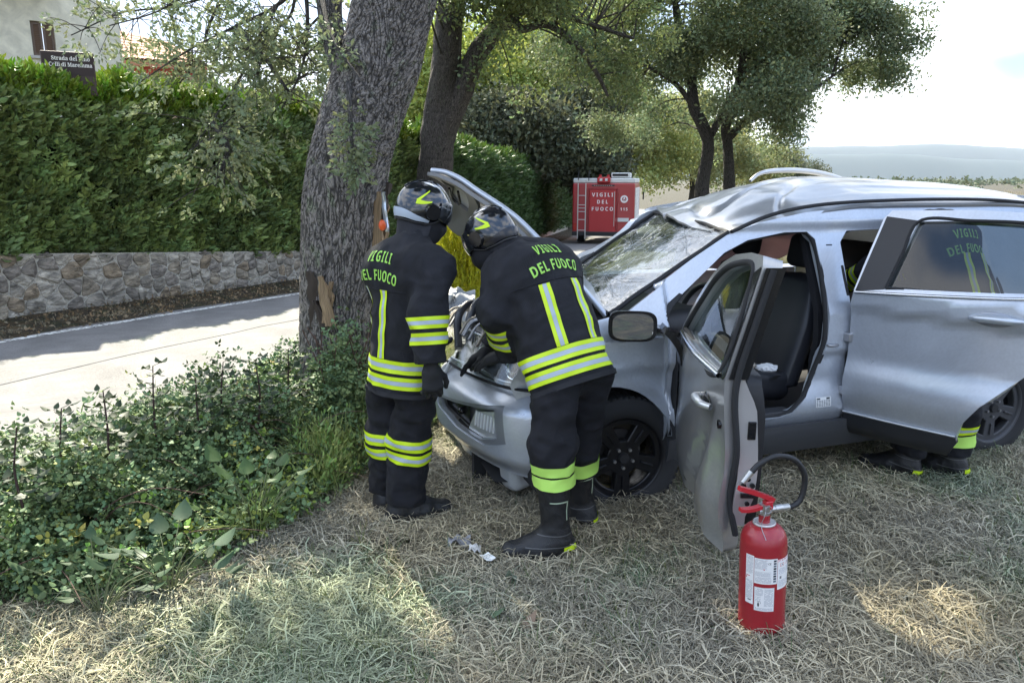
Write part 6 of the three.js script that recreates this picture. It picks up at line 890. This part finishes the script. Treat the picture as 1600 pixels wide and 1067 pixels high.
{ // third: half hidden by the open rear door, leaning into the back of the car
  const f = V(-0.42, 0, -0.91).normalize(), r = V(0.91, 0, -0.42).normalize(), hem = W(1512, 560, 3.98), chest = W(1466, 352, 4.25), c2 = chest.clone().add(V(0, -0.05, 0)), hip = hem.clone().add(V(0, 0.1, 0));
  const anL = W(1412, 715, 4.05), anR = W(1486, 712, 4.05); anL.y = 0.1; anR.y = 0.1;
  const shL = c2.clone().addScaledVector(r, -0.165), shR = c2.clone().addScaledVector(r, 0.165);
  firefighter('firefighter seen through the rear door window, leaning into the back seat, boots below', { hem, chest, fwd: f, head: W(1425, 388, 4.45), look: V(-0.55, -0.5, -0.67), shL, shR, elL: shL.clone().add(V(-0.16, -0.2, -0.12)), elR: shR.clone().add(V(-0.06, -0.22, -0.2)), wrL: shL.clone().add(V(-0.24, -0.32, -0.34)), wrR: shR.clone().add(V(-0.2, -0.32, -0.42)), hipL: hip.clone().addScaledVector(r, -0.1), hipR: hip.clone().addScaledVector(r, 0.1), knL: W(1440, 640, 4.02), knR: W(1500, 640, 4.02), anL, anR, toeL: V(-0.75, 0, -0.55).normalize(), toeR: V(-0.6, 0, -0.6).normalize() },
    { bandR: [[0.06, 0.07, limeMat], [0.14, 0.05, bandMat]], bandL: [[0.06, 0.05, bandMat]], textY: 0.52, straps: [-0.25, 0.75], bootTrim: true });
}
// ---------- fire extinguisher ----------
{
  const g = W(1189, 990, 2.52), gy = land(g.x, g.z), t = thing('fire_extinguisher', 'red powder fire extinguisher with white labels and a looped black hose on the dry grass', 'fire extinguisher', [g.x, gy, g.z], 0.25); t.rotation.z = 0.045;
  const red = mat([0.36, 0.014, 0.024], 0.38, 0, { map: dustTex, clearcoat: 0.5, clearcoatRoughness: 0.25 }), r = 0.082;
  put('cylinder', new THREE.LatheGeometry(spline2([[0.0, 0.006], [0.05, 0.0], [0.070, 0.008], [0.0785, 0.026], [0.0795, 0.046], [0.0785, 0.049], [r, 0.054], [r, 0.1], [r, 0.37], [0.080, 0.395], [0.071, 0.420], [0.052, 0.440], [0.033, 0.449], [0.028, 0.452], [0.0, 0.452]], 120).map((p) => new THREE.Vector2(Math.max(0, p[0]), p[1])), 64), red, t);
  put('collar', [new THREE.TorusGeometry(0.036, 0.005, 8, 32).rotateX(Math.PI / 2).translate(0, 0.451, 0), cyl(0.034, 0.006, 0, 0.452, 0, 32)], mat([0.62, 0.6, 0.58], 0.4, 0.7), t);
  put('neck', cyl(0.020, 0.03, 0, 0.468, 0, 24), red, t);
  put('valve', [cyl(0.019, 0.045, 0, 0.50, 0, 20), new THREE.CylinderGeometry(0.012, 0.012, 0.075, 16).rotateZ(Math.PI / 2).translate(0.012, 0.497, 0), new THREE.CylinderGeometry(0.015, 0.015, 0.03, 6).rotateZ(Math.PI / 2).translate(0.055, 0.497, 0)], mat([0.55, 0.54, 0.52], 0.3, 0.9), t);
  const hm = mat([0.50, 0.02, 0.03], 0.35, 0, { clearcoat: 0.4 });
  put('carry_handle', slab(6, 12, (u, v) => V(0.016 - v * 0.115, 0.515 + 0.012 * v - 0.02 * Math.sin(v * 2), lerp(-0.012, 0.012, u)), 0.012), hm, t);
  put('squeeze_lever', [slab(6, 14, (u, v) => V(0.028 - v * 0.135, 0.527 + 0.075 * v - 0.012 * v * v, lerp(-0.013, 0.013, u) * (1 - 0.2 * v)), 0.016), box(0.03, 0.035, 0.03, 0.012, 0.518, 0, 0.006)], hm, t);
  put('safety_pin', [tube([V(-0.005, 0.522, 0.012), V(-0.02, 0.50, 0.035), V(-0.035, 0.46, 0.036), V(-0.036, 0.42, 0.07)], 0.0013, 16, 5), new THREE.TorusGeometry(0.013, 0.0016, 6, 20).translate(-0.004, 0.512, 0.03)], steel, t);
  put('hose', tube([V(0.068, 0.497, 0), V(0.105, 0.494, 0.0), V(0.140, 0.51, 0), V(0.158, 0.56, 0), V(0.154, 0.62, 0), V(0.115, 0.672, -0.005), V(0.045, 0.692, -0.01), V(-0.02, 0.672, -0.01), V(-0.058, 0.64, -0.01)], 0.0105, 80, 12), mat([0.014, 0.014, 0.015], 0.5), t);
  put('hose_fitting', [new THREE.CylinderGeometry(0.0125, 0.0125, 0.03, 12).rotateZ(Math.PI / 2).translate(0.082, 0.496, 0), bar(V(-0.052, 0.648, -0.01), V(-0.085, 0.612, -0.01), 0.012, 12, 0.009)], mat([0.5, 0.5, 0.48], 0.35, 0.8), t);
  const label = (w, h, draw) => canvasTex(w, h, (c) => { c.fillStyle = '#e8e6e3'; c.fillRect(0, 0, w, h); draw(c, RNG(w + h)); });
  const lines = (c, R, x, y, w, n, dy, col = '#8c8f96') => { c.fillStyle = col; for (let i = 0; i < n; i++) { let X = x; while (X < x + w - 8) { const k = 4 + R() * 16; if (R() < 0.9) c.fillRect(X, y + i * dy, Math.min(k, x + w - X), dy * 0.42); X += k + 4; } } };
  const L1 = label(380, 400, (c, R) => { lines(c, R, 10, 16, 200, 12, 13); c.fillStyle = '#555'; c.font = 'bold 44px sans-serif'; c.fillText('CE', 220, 90); c.fillStyle = '#c02026'; c.fillRect(150, 160, 18, 18); c.strokeStyle = '#777'; c.lineWidth = 2; c.strokeRect(8, 210, 260, 70); lines(c, R, 16, 220, 240, 5, 12); lines(c, R, 10, 295, 270, 7, 13); for (let i = 0; i < 9; i++) { c.fillStyle = ['#30343c', '#4c525c', '#6a7078'][i % 3]; c.fillRect(312, 20 + i * 40, 50, 30); } });
  const L2 = label(300, 580, (c, R) => { c.fillStyle = '#cf4a4e'; c.fillRect(0, 0, 300, 46); c.fillStyle = '#f3eeee'; c.fillRect(4, 4, 292, 40); c.fillStyle = '#b3272d'; c.font = 'bold 42px sans-serif'; c.fillText('P O W D E R', 14, 40); c.fillStyle = '#555a66'; c.font = 'bold 46px sans-serif'; c.fillText('A', 50, 130); c.fillText('B', 150, 130); c.fillText('C', 250, 130); c.strokeStyle = '#c33'; c.lineWidth = 5; for (const x of [44, 144, 244]) c.strokeRect(x - 8, 86, 54, 56); lines(c, R, 16, 180, 268, 8, 15, '#9a9da8'); c.fillStyle = '#777'; c.fillRect(30, 330, 26, 50); lines(c, R, 16, 410, 268, 9, 15, '#9a9da8'); });
  const L3 = label(340, 460, (c, R) => { c.strokeStyle = '#8a8d94'; c.lineWidth = 3; c.strokeRect(6, 6, 328, 448); lines(c, R, 20, 30, 130, 9, 16); lines(c, R, 170, 30, 150, 20, 17); lines(c, R, 20, 190, 90, 6, 16); c.fillStyle = '#24262b'; c.beginPath(); c.ellipse(72, 340, 15, 40, 0, 0, 7); c.fill(); c.fillRect(66, 290, 12, 22); c.strokeStyle = '#24262b'; c.lineWidth = 5; c.beginPath(); c.arc(84, 300, 26, -2.6, 0.8); c.stroke(); lines(c, R, 20, 400, 300, 3, 16); });
  const L4 = label(120, 900, (c, R) => { lines(c, R, 8, 20, 100, 22, 15); c.fillStyle = '#c02026'; c.fillRect(8, 380, 60, 12); c.fillRect(8, 400, 12, 40); lines(c, R, 8, 460, 100, 24, 15); c.fillStyle = '#555'; c.fillRect(40, 820, 50, 20); });
  const wrapL = (a0, a1, y0, y1, tex) => put('label', grid(24, 2, (u, v) => { const a = lerp(a0, a1, u); return V(Math.sin(a) * (r + 0.0012), lerp(y0, y1, v), Math.cos(a) * (r + 0.0012)); }), mat(null, 0.45, 0, { map: tex }), t);
  wrapL(-1.33, -0.95, 0.165, 0.355, L4); wrapL(-0.93, 0.05, 0.252, 0.35, L1); wrapL(0.07, 1.25, 0.228, 0.345, L2); wrapL(-0.90, -0.06, 0.145, 0.238, L3);
}
// ---------- loose litter ----------
function crumple(seed, s) { const g = new THREE.IcosahedronGeometry(s, 4), p = g.attributes.position; for (let i = 0; i < p.count; i++) { const x = p.getX(i) / s, y = p.getY(i) / s, z = p.getZ(i) / s, k = 1 + 0.55 * Math.abs(noise(x * 1.8 + seed, y * 1.8, z * 1.8)) - 0.35 * Math.abs(noise(x * 4 + seed, y * 4, z * 4)); p.setXYZ(i, x * s * k * 1.3, y * s * k * 0.6, z * s * k); } g.computeVertexNormals(); return g; }
const tissue = mat([0.72, 0.69, 0.64], 0.95), litter = (name, label, cat, geo, m, at, grp) => { const o = put(name, geo, m, null, label); o.userData.category = cat; o.position.copy(at); return o; };
{
  const onSeat = (x, y, z) => V(x, y, z).applyAxisAngle(V(0, 1, 0), CAR_TURN).add(CAR_POS);
  litter('tissue', 'crumpled beige tissue heap on the driver seat, left of the white one', 'tissue', [crumple(1, 0.05), crumple(5, 0.04).translate(0.06, 0.01, 0.02), crumple(8, 0.035).translate(-0.05, 0.0, 0.03)], mat([0.55, 0.49, 0.42], 0.95), onSeat(0.60, 0.67, -0.47));
  litter('tissue', 'crumpled bright white tissue on the driver seat edge nearest the pillar', 'tissue', crumple(3, 0.042), mat([0.8, 0.8, 0.8], 0.95), onSeat(0.83, 0.635, -0.33));
  litter('paper_scrap', 'small tan scrap between the two tissues on the driver seat', 'paper', crumple(11, 0.032), mat([0.42, 0.38, 0.32], 0.9), onSeat(0.72, 0.655, -0.36));
  const gp = (px, py, zh, h = 0.03) => { const q = W(px, py, zh); return V(q.x, land(q.x, q.z) + h, q.z); };
  const depth = (py) => (CAM_H) / Math.tan(PITCH + Math.atan((py - 533.5) / FPX));
  litter('plastic_shard', 'pale grey torn plastic lying highest in the litter trail on the grass', 'debris', slab(8, 8, (u, v) => V((u - 0.5) * 0.10, 0.04 * noise(u * 3, v * 3, 1) + 0.01, (v - 0.5) * 0.06), 0.004), mat([0.24, 0.235, 0.24], 0.6), gp(718, 862, depth(862), 0.05));
  litter('plastic_shard', 'small whitish torn scrap just below the grey one on the grass', 'debris', slab(8, 8, (u, v) => V((u - 0.5) * 0.05, 0.03 * noise(u * 3, v * 3, 9) + 0.015, (v - 0.5) * 0.06), 0.004), mat([0.60, 0.58, 0.54], 0.6), gp(742, 876, depth(876), 0.05));
  litter('paper_scrap', 'bright white folded paper piece lying on the sunlit streak of grass', 'paper', slab(6, 6, (u, v) => V((u - 0.5) * 0.045, 0.014 * Math.abs(u - 0.5) + 0.015, (v - 0.5) * 0.06), 0.003).rotateY(0.6), mat([0.82, 0.82, 0.78], 0.7), gp(762, 893, depth(893), 0.055));
  litter('fallen_leaf', 'dark green broad leaf lying left of the sunlit streak near the bottom', 'leaf', leafGeo(0.09, 0.06).rotateX(1.3).rotateY(1), mat([0.08, 0.13, 0.07], 0.6), gp(762, 973, depth(973), 0.06));
  litter('fallen_leaf', 'brown dead leaf lying low at the foot of the sunlit streak', 'leaf', leafGeo(0.10, 0.07, 0.4).rotateX(1.4).rotateY(2), mat([0.22, 0.15, 0.10], 0.8), gp(802, 996, depth(996), 0.06));
  litter('fallen_leaf', 'grey-green leaf curled up right of the white paper', 'leaf', leafGeo(0.08, 0.05, 0.5).rotateX(1.0).rotateY(-0.6), mat([0.20, 0.25, 0.18], 0.6), gp(808, 918, depth(918), 0.06));
}
// ---------- grass, hay and brambles ----------
const ribbon = (pts, w) => { const out = [], n = pts.length - 1; const s = V(0, 0, 0); const g = grid(1, n, (u, v) => { const i = Math.round(v * n), p = pts[i], t = (pts[Math.min(i + 1, n)].clone().sub(pts[Math.max(i - 1, 0)])).normalize(); s.set(-t.z, 0.3, t.x).normalize(); return p.clone().addScaledVector(s, (u - 0.5) * w * (1 - 0.75 * v)); }); return g; };
function hayGeo(n, R, flat) { // strewn cut stalks
  const out = []; for (let i = 0; i < n; i++) { const a = R() * 6.283, L = 0.04 + R() * 0.12, x = (R() - 0.5) * 0.22, z = (R() - 0.5) * 0.22, b = (R() - 0.5) * 0.9, h0 = R() * 0.035, h1 = R() * R() * (flat ? 0.025 : 0.06); const p = []; for (let k = 0; k <= 3; k++) { const t = k / 3 - 0.5, aa = a + b * t; p.push(V(x + Math.cos(aa) * L * t, 0.006 + lerp(h0, h1, k / 3) + 0.03 * Math.sin(k / 3 * 3.14) * R(), z + Math.sin(aa) * L * t)); } out.push(ribbon(p, 0.0024 + R() * 0.0026)); } return merge(out); }
function tuftGeo(n, R, hgt) { const out = []; for (let i = 0; i < n; i++) { const a = R() * 6.283, L = hgt * (0.5 + R() * 0.7), lean = 0.2 + R() * 0.9, x = (R() - 0.5) * 0.10, z = (R() - 0.5) * 0.10, p = []; for (let k = 0; k <= 3; k++) { const t = k / 3; p.push(V(x + Math.cos(a) * L * lean * t * t, L * t * (1 - 0.3 * lean * t), z + Math.sin(a) * L * lean * t * t)); } out.push(ribbon(p, 0.0055)); } return merge(out); }
const bushEdge = (z) => { const d = -z; return d < 2.35 ? -3.5 : d < 2.7 ? lerp(-2.35, -1.5, (d - 2.35) / 0.35) : d < 3.2 ? lerp(-1.5, -1.16, (d - 2.7) / 0.5) : d < 3.9 ? lerp(-1.16, -0.82, (d - 3.2) / 0.7) : lerp(-0.82, -0.35, (d - 3.9) / 1.6); }; // right-hand limit of the brambles
const hayMask = (x, z) => x > bushEdge(z) - 0.15 && roadST(x, z).t > ROAD_W + 0.1;
{
  const R = RNG(101), hay = [hayGeo(24, R, true), hayGeo(22, R, true), hayGeo(18, R, false)], L = [[], [], []], roadIn = (x, z) => { const q = roadST(x, z); return q.t > -0.2 && q.t < ROAD_W + 0.25; };
  const hm = mat([0.46, 0.405, 0.285], 0.85);
  let n = 0; while (n < 38000) {
    const d = 1.35 + Math.pow(R(), 1.6) * 9.5, x = (R() * 2 - 1) * d * 0.78, z = -d; n++;
    if (!hayMask(x, z) && R() < 0.9) continue; if (d > 3.8 && x < 0.5 && roadIn(x, z)) continue;
    const green = smooth(0.02, 0.3, fbm(x * 0.9 + 4, z * 0.9, 2)); if (R() < green * 0.35 || (fbm(x * 1.7 + 8, z * 1.7, 3) < -0.12 && R() < 0.6)) continue;
    const b = 0.35 + R() * 1.0, w = noise(x * 1.3, z * 1.3, 5), old = R() < 0.22 ? 0.55 : 1;
    L[n % 3].push({ p: V(x, land(x, z) + 0.004, z), q: yawQ(R, 0.25), s: 0.75 + R() * 0.6, c: lin(b * old * (1.0 + 0.10 * w - 0.22 * green), b * old * (1.0 + 0.04 * w), b * old * (0.98 - 0.10 * w - 0.05 * green)) });
  }
  const o = thing('dry_grass', 'mown dry straw-coloured grass strewn over the ground round the car', 'grass'); o.userData.kind = 'stuff'; hay.forEach((g, i) => instanced('stalks', g, hm, L[i], o));
  const T = [tuftGeo(13, R, 0.085), tuftGeo(10, R, 0.11)], LT = [[], []], gm = leafMat([0.085, 0.125, 0.045], 0.3);
  for (let i = 0; i < 22000; i++) { const d = 1.35 + Math.pow(R(), 1.5) * 12, x = (R() * 2 - 1) * d * 0.78, z = -d; if (!hayMask(x, z)) continue; if (d > 3.8 && x < 0.5 && roadIn(x, z)) continue; const g = smooth(-0.15, 0.25, fbm(x * 0.9 + 4, z * 0.9, 2)); if (R() > g * 0.9 + 0.12) continue; LT[i % 2].push({ p: V(x, land(x, z), z), q: yawQ(R, 0.3), s: 0.45 + R() * 0.6, c: tint(R, 1.2, 0.6, 0.6) }); }
  const o2 = thing('green_grass', 'short green grass tufts growing up through the dry mown stalks', 'grass'); o2.userData.kind = 'stuff'; T.forEach((g, i) => instanced('tufts', g, gm, LT[i], o2));
  // coarser grass out over the field behind the car and on the far verge
  const LF = [], tf = tuftGeo(16, R, 0.3); for (let i = 0; i < 16000; i++) { const d = 6 + Math.pow(R(), 1.5) * 60, x = lerp(-0.3, 0.95, R()) * d, z = -d; const q = roadST(x, z); if (q.t < ROAD_W + 0.3) continue; LF.push({ p: V(x, land(x, z), z), q: yawQ(R, 0.3), s: 0.5 + R() * 0.9, c: lin(2.4 + R(), 1.7 + R() * 0.6, 1.5 + R() * 0.5) }); }
  const o3 = thing('field_grass', 'long yellowing grass on the field behind the wrecked car', 'grass'); o3.userData.kind = 'stuff'; instanced('tufts', tf, gm, LF, o3);
  // fresh lit grass beyond the engine bay, beside the fire engine
  const LG = []; for (let i = 0; i < 1500; i++) { const s = lerp(8, 16.5, R()), t = -0.9 + R() * 0.8, q = roadAt(s, t); LG.push({ p: V(q.x, q.y, q.z), q: yawQ(R, 0.3), s: 0.5 + R() * 0.5, c: lin(1.0, 1.9, 0.5) }); }
  const o4 = thing('verge_grass', 'bright fresh green grass on the far verge below the hedge, left of the fire engine', 'grass'); o4.userData.kind = 'stuff'; instanced('tufts', tf, gm, LG, o4);
  // leaf litter and weeds on the dirt strip
  const LD = []; const dl = cloud(7, 0.05, 0.03, 0.09, R); for (let i = 0; i < 1500; i++) { const s = -13 + R() * 18, t = -0.9 + R() * 1.05, q = roadAt(s, t); LD.push({ p: V(q.x, q.y + 0.04, q.z), q: randQ(R), s: 0.5 + R() * 0.7, c: tint(R, 1, 0.7, 0.3) }); }
  tag(instanced('leaf_litter', dl, mat([0.20, 0.15, 0.09], 0.95), LD), 'brown fallen leaves along the foot of the stone wall', 'leaves');
}
{ // bramble thicket between the road and the mown grass
  const R = RNG(202), lm = mat([0.15, 0.215, 0.09], 0.6, 0, { specularIntensity: 0.5 }), trifol = (L) => { const o = []; for (const [a, k] of [[0, 1], [1.35, 0.8], [-1.35, 0.8]]) o.push(leafRound(L * k, L * k * 0.74, 0.22, 0.35).rotateZ((R() - 0.5) * 0.7).rotateX(1.0 + R() * 0.8).translate(0, (R() - 0.5) * 0.006, L * 0.28 * k).rotateY(a + (R() - 0.5) * 0.4)); return mergeGeometries(o.map((g) => { g.deleteAttribute('uv'); return g; })); };
  const sprays = [0, 1, 2].map((k) => { const o = []; for (let i = 0; i < 8; i++) { const t = i / 7, g = trifol(0.014 + R() * 0.017); g.rotateX((R() - 0.5) * 1.1).rotateY(i * 2.4 + R()).translate(Math.cos(i * 2.4) * 0.05, t * 0.20 - 0.1, Math.sin(i * 2.4) * 0.05); o.push(g); } return mergeGeometries(o); });
  sprays.push(spray(16, 0.034, 0.010, 0.16, R, { low: true, open: 0.8, rad: 0.03 }), tuftGeo(12, R, 0.3));
  const roadT = (x, z) => roadST(x, z).t, L = [[], [], [], [], []], stems = [];
  const hAt = (x, z) => { const e = bushEdge(z), rt = roadT(x, z) - (ROAD_W - 0.12), inn = e - x; if (rt < -0.05 || inn < 0) return 0; const d = -z; const base = lerp(0.25, 0.30, smooth(2.8, 4.0, d)); return base * smooth(0, 0.75, inn) * smooth(-0.05, 0.5, rt) * (0.85 + 0.55 * noise(x * 1.9, z * 1.9, 3) + 0.75 * noise(x * 4.6, z * 4.6, 6)) + 0.05; };
  for (let i = 0; i < 70000; i++) {
    const z = -(1.5 + R() * 4.3), x = lerp(-3.6, 0.1, R()), h = hAt(x, z); if (h <= 0) continue;
    const k = R() < 0.06 ? 1 + R() * 0.5 : R() < 0.62 ? 0.62 + 0.5 * R() * (0.5 + R()) : R() * 0.8, y = land(x, z) + h * k; const lo = k < 0.6 ? 0.8 : 1;
    if (fbm(x * 4, y * 4, z * 4, 2) < -0.07) continue;
    const other = noise(x * 1.1 + 7, z * 1.1, 2) + 0.25 * (R() - 0.5); if (other > 0.12 && R() < 0.75) { if (R() < 0.82) L[3].push({ p: V(x, y, z), q: yawQ(R, 1.3), s: 0.6 + R() * 0.8, c: lin(1.15 + R() * 0.5, 1.15 + R() * 0.3, 0.9) }); else if (R() < 0.35) L[4].push({ p: V(x, land(x, z) + h * 0.25, z), q: yawQ(R, 0.4), s: 0.7 + R() * 0.7, c: lin(1.5, 1.25, 0.9) }); continue; }
    L[i % 3].push({ p: V(x, y, z), q: yawQ(R, 1.7), s: 0.55 + R() * 0.8, c: R() < 0.03 + 0.14 * smooth(0.0, 0.35, noise(x * 1.4 + 3, z * 1.4, 8)) ? lin(1.3 + R(), 1.2 + R() * 0.7, 0.7) : tint(R, 1.0, 0.9, 0.28) });
  }
  for (let i = 0; i < 700; i++) { const z = -(1.7 + R() * 3.8), x = lerp(-3.3, -0.2, R()), h = hAt(x, z); if (h < 0.12) continue; const a = R() * 6.283, g = land(x, z), l = 0.25 + R() * 0.4; stems.push(tube([V(x, g, z), V(x + Math.cos(a) * l * 0.2, g + h * 0.8, z + Math.sin(a) * l * 0.2), V(x + Math.cos(a) * l * 0.6, g + h * 1.08, z + Math.sin(a) * l * 0.6), V(x + Math.cos(a) * l, g + h * 0.9, z + Math.sin(a) * l)], [0.004, 0.003, 0.0025, 0.0015], 10, 4)); }
  const o = thing('bramble_thicket', 'low dense bramble thicket filling the bank between the road and the mown grass', 'bramble'); o.userData.kind = 'stuff';
  sprays.forEach((g, i) => instanced('leaves', g, lm, L[i], o)); put('stems', stems, mat([0.10, 0.055, 0.04], 0.8), o, null, 'stuff');
  // a denser, darker tangle at the foot of the oak
  const LO = []; for (let i = 0; i < 620; i++) { const gx = R() + R() + R() - 1.5, q = W(545 + gx * 48, lerp(500, 650, Math.sqrt(R())) + Math.abs(gx) * 38, 4.5 + R() * 0.5); if (q.y < 0.02) continue; if (noise(q.x * 5, q.y * 5, 2) < -0.25) continue; LO.push({ p: q, q: yawQ(R, 1.2), s: 0.6 + R() * 0.7, c: tint(R, 1, 0.6, 0.3) }); }
  const ob = thing('bush', 'leafy dark bush at the foot of the damaged oak trunk', 'bush'); instanced('leaves', sprays[1], lm, LO, ob); put('stems', Array.from({ length: 14 }, () => { const q = W(lerp(510, 590, R()), 640, 4.6 + R() * 0.3); return tube([q.clone().setY(0), q.clone().add(V((R() - 0.5) * 0.2, 0.2, 0)).setY(0.3), q.clone().add(V((R() - 0.5) * 0.4, 0, 0)).setY(0.7)], 0.004, 6, 4); }), mat([0.10, 0.055, 0.04], 0.8), ob, null, 'stuff');
  // tall shoots that stand out against the road, each its own plant
  const shoots = [[238, 572, 640, 3.6, 'tall upright bramble shoot against the bright road, leftmost of the tall ones'], [348, 566, 640, 3.9, 'tall thin bramble shoot in the middle of the three against the road'], [398, 562, 640, 4.0, 'tall bramble shoot with dark stem, nearest the oak against the road'], [95, 638, 720, 3.2, 'low leaning bramble shoot reaching over the road at the left'], [25, 668, 740, 2.9, 'small bramble shoot at the far left edge of the picture'], [305, 590, 660, 3.7, 'short leafy bramble shoot between the leftmost and middle tall shoots'], [450, 545, 630, 4.4, 'grassy pale shoot standing just left of the oak bush'], [160, 610, 700, 3.3, 'bushy shoot between the leaning one and the leftmost tall one']];
  for (const [px, py, pb, zh, label] of shoots) {
    const top = W(px, py, zh), bot = W(px - 4 + R() * 12, pb, zh), s = thing('bramble_shoot', label, 'plant'); bot.y = Math.min(bot.y, 0.3);
    const mid = top.clone().lerp(bot, 0.5).add(V((R() - 0.5) * 0.05, 0, 0)); put('stem', tube([bot, mid, top], [0.006, 0.005, 0.0025], 14, 6), mat([0.055, 0.028, 0.026], 0.7), s);
    const lv = [], cv = new THREE.CatmullRomCurve3([bot, mid, top]); const nL = 19; for (let i = 0; i < nL; i++) { const t = 0.12 + 0.88 * i / (nL - 1), p = cv.getPoint(t), a = i * 2.4, k = lerp(0.075, 0.042, t), off = V(Math.cos(a), 0.35, Math.sin(a)).multiplyScalar(0.03 + 0.05 * (1 - t)); lv.push(trifol(k).rotateZ((R() - 0.5) * 0.6).rotateY(-a + 1.57).translate(p.x + off.x, p.y + off.y, p.z + off.z)); lv.push(tube([p, p.clone().add(off)], 0.0015, 2, 4)); }
    put('leaf', lv, leafMat([0.045, 0.07, 0.035], 0.35, 0.55), s);
  }
  // broad-leaved plants at the thicket's near edge
  for (const [px, py, zh, n, sz, label, c] of [[398, 775, 3.25, 26, 0.085, 'light green broad-leaved plant at the edge of the mown grass, the taller one', [0.10, 0.17, 0.06]], [262, 880, 2.75, 22, 0.085, 'blue-green broad-leaved plant low at the near edge of the brambles', [0.07, 0.125, 0.065]], [150, 905, 2.6, 16, 0.065, 'small broad-leaved plant at the bottom left among the brambles', [0.06, 0.11, 0.05]]]) {
    const c0 = W(px, py, zh), g = land(c0.x, c0.z), s = thing('broad_leaf_plant', label, 'plant'), st = [], m = leafMat(c, 0.35, 0.5);
    for (let i = 0; i < n; i++) { const a = i * 2.4, rr = 0.05 + 0.15 * Math.sqrt(R()), q = V(c0.x + Math.cos(a) * rr * 1.2, c0.y + (R() - 0.45) * 0.26, c0.z + Math.sin(a) * rr), k = sz * (0.7 + R() * 0.6); const lf = leafRound(k, k * 0.74, 0.2, 0.4); lf.rotateX(1.0 + R() * 0.5).rotateY(-a + 1.57); put('leaf', lf.translate(q.x, q.y, q.z), m, s); st.push(tube([V(c0.x, g, c0.z), V((c0.x + q.x) / 2, (g + q.y) / 2 + 0.05, (c0.z + q.z) / 2), q], [0.004, 0.003, 0.0015], 6, 4)); }
    put('stem', st, mat([0.13, 0.15, 0.07], 0.7), s);
  }
  // yellow-green broom bush past the engine bay
  const LB = []; const bs = spray(16, 0.05, 0.012, 0.18, R, { open: 0.5, rad: 0.02 }); const bc = W(722, 405, 9.5);
  for (let i = 0; i < 1900; i++) { const q = V((R() - 0.5), (R() - 0.5), (R() - 0.5)).normalize().multiplyScalar(Math.cbrt(R())); LB.push({ p: V(bc.x + q.x * 0.38, bc.y - 0.1 + q.y * 0.60, bc.z + q.z * 0.38), q: yawQ(R, 1.2), s: 0.5 + R() * 0.7, c: tint(R, 1, 0.5, 0.2) }); }
  const bb = thing('broom_bush', 'bright yellow-green bush by the road, seen under the raised bonnet', 'bush'); instanced('leaves', bs, leafMat([0.50, 0.50, 0.03], 0.45, 0.6), LB, bb);
  put('stems', Array.from({ length: 12 }, () => tube([V(bc.x + (R() - 0.5) * 0.1, landBase(bc.x, bc.z), bc.z), V(bc.x + (R() - 0.5) * 0.3, bc.y - 0.3, bc.z), V(bc.x + (R() - 0.5) * 0.6, bc.y + 0.2, bc.z + (R() - 0.5) * 0.4)], 0.006, 6, 4)), mat([0.12, 0.10, 0.06], 0.9), bb, null, 'stuff');
}
// ---------- draw ----------
const renderer = new THREE.WebGLRenderer({ antialias: true });
renderer.shadowMap.enabled = true;
renderer.toneMapping = THREE.LinearToneMapping;
renderer.toneMappingExposure = EXPOSURE;
renderer.setSize(1024, 682);
renderer.render(scene, camera);
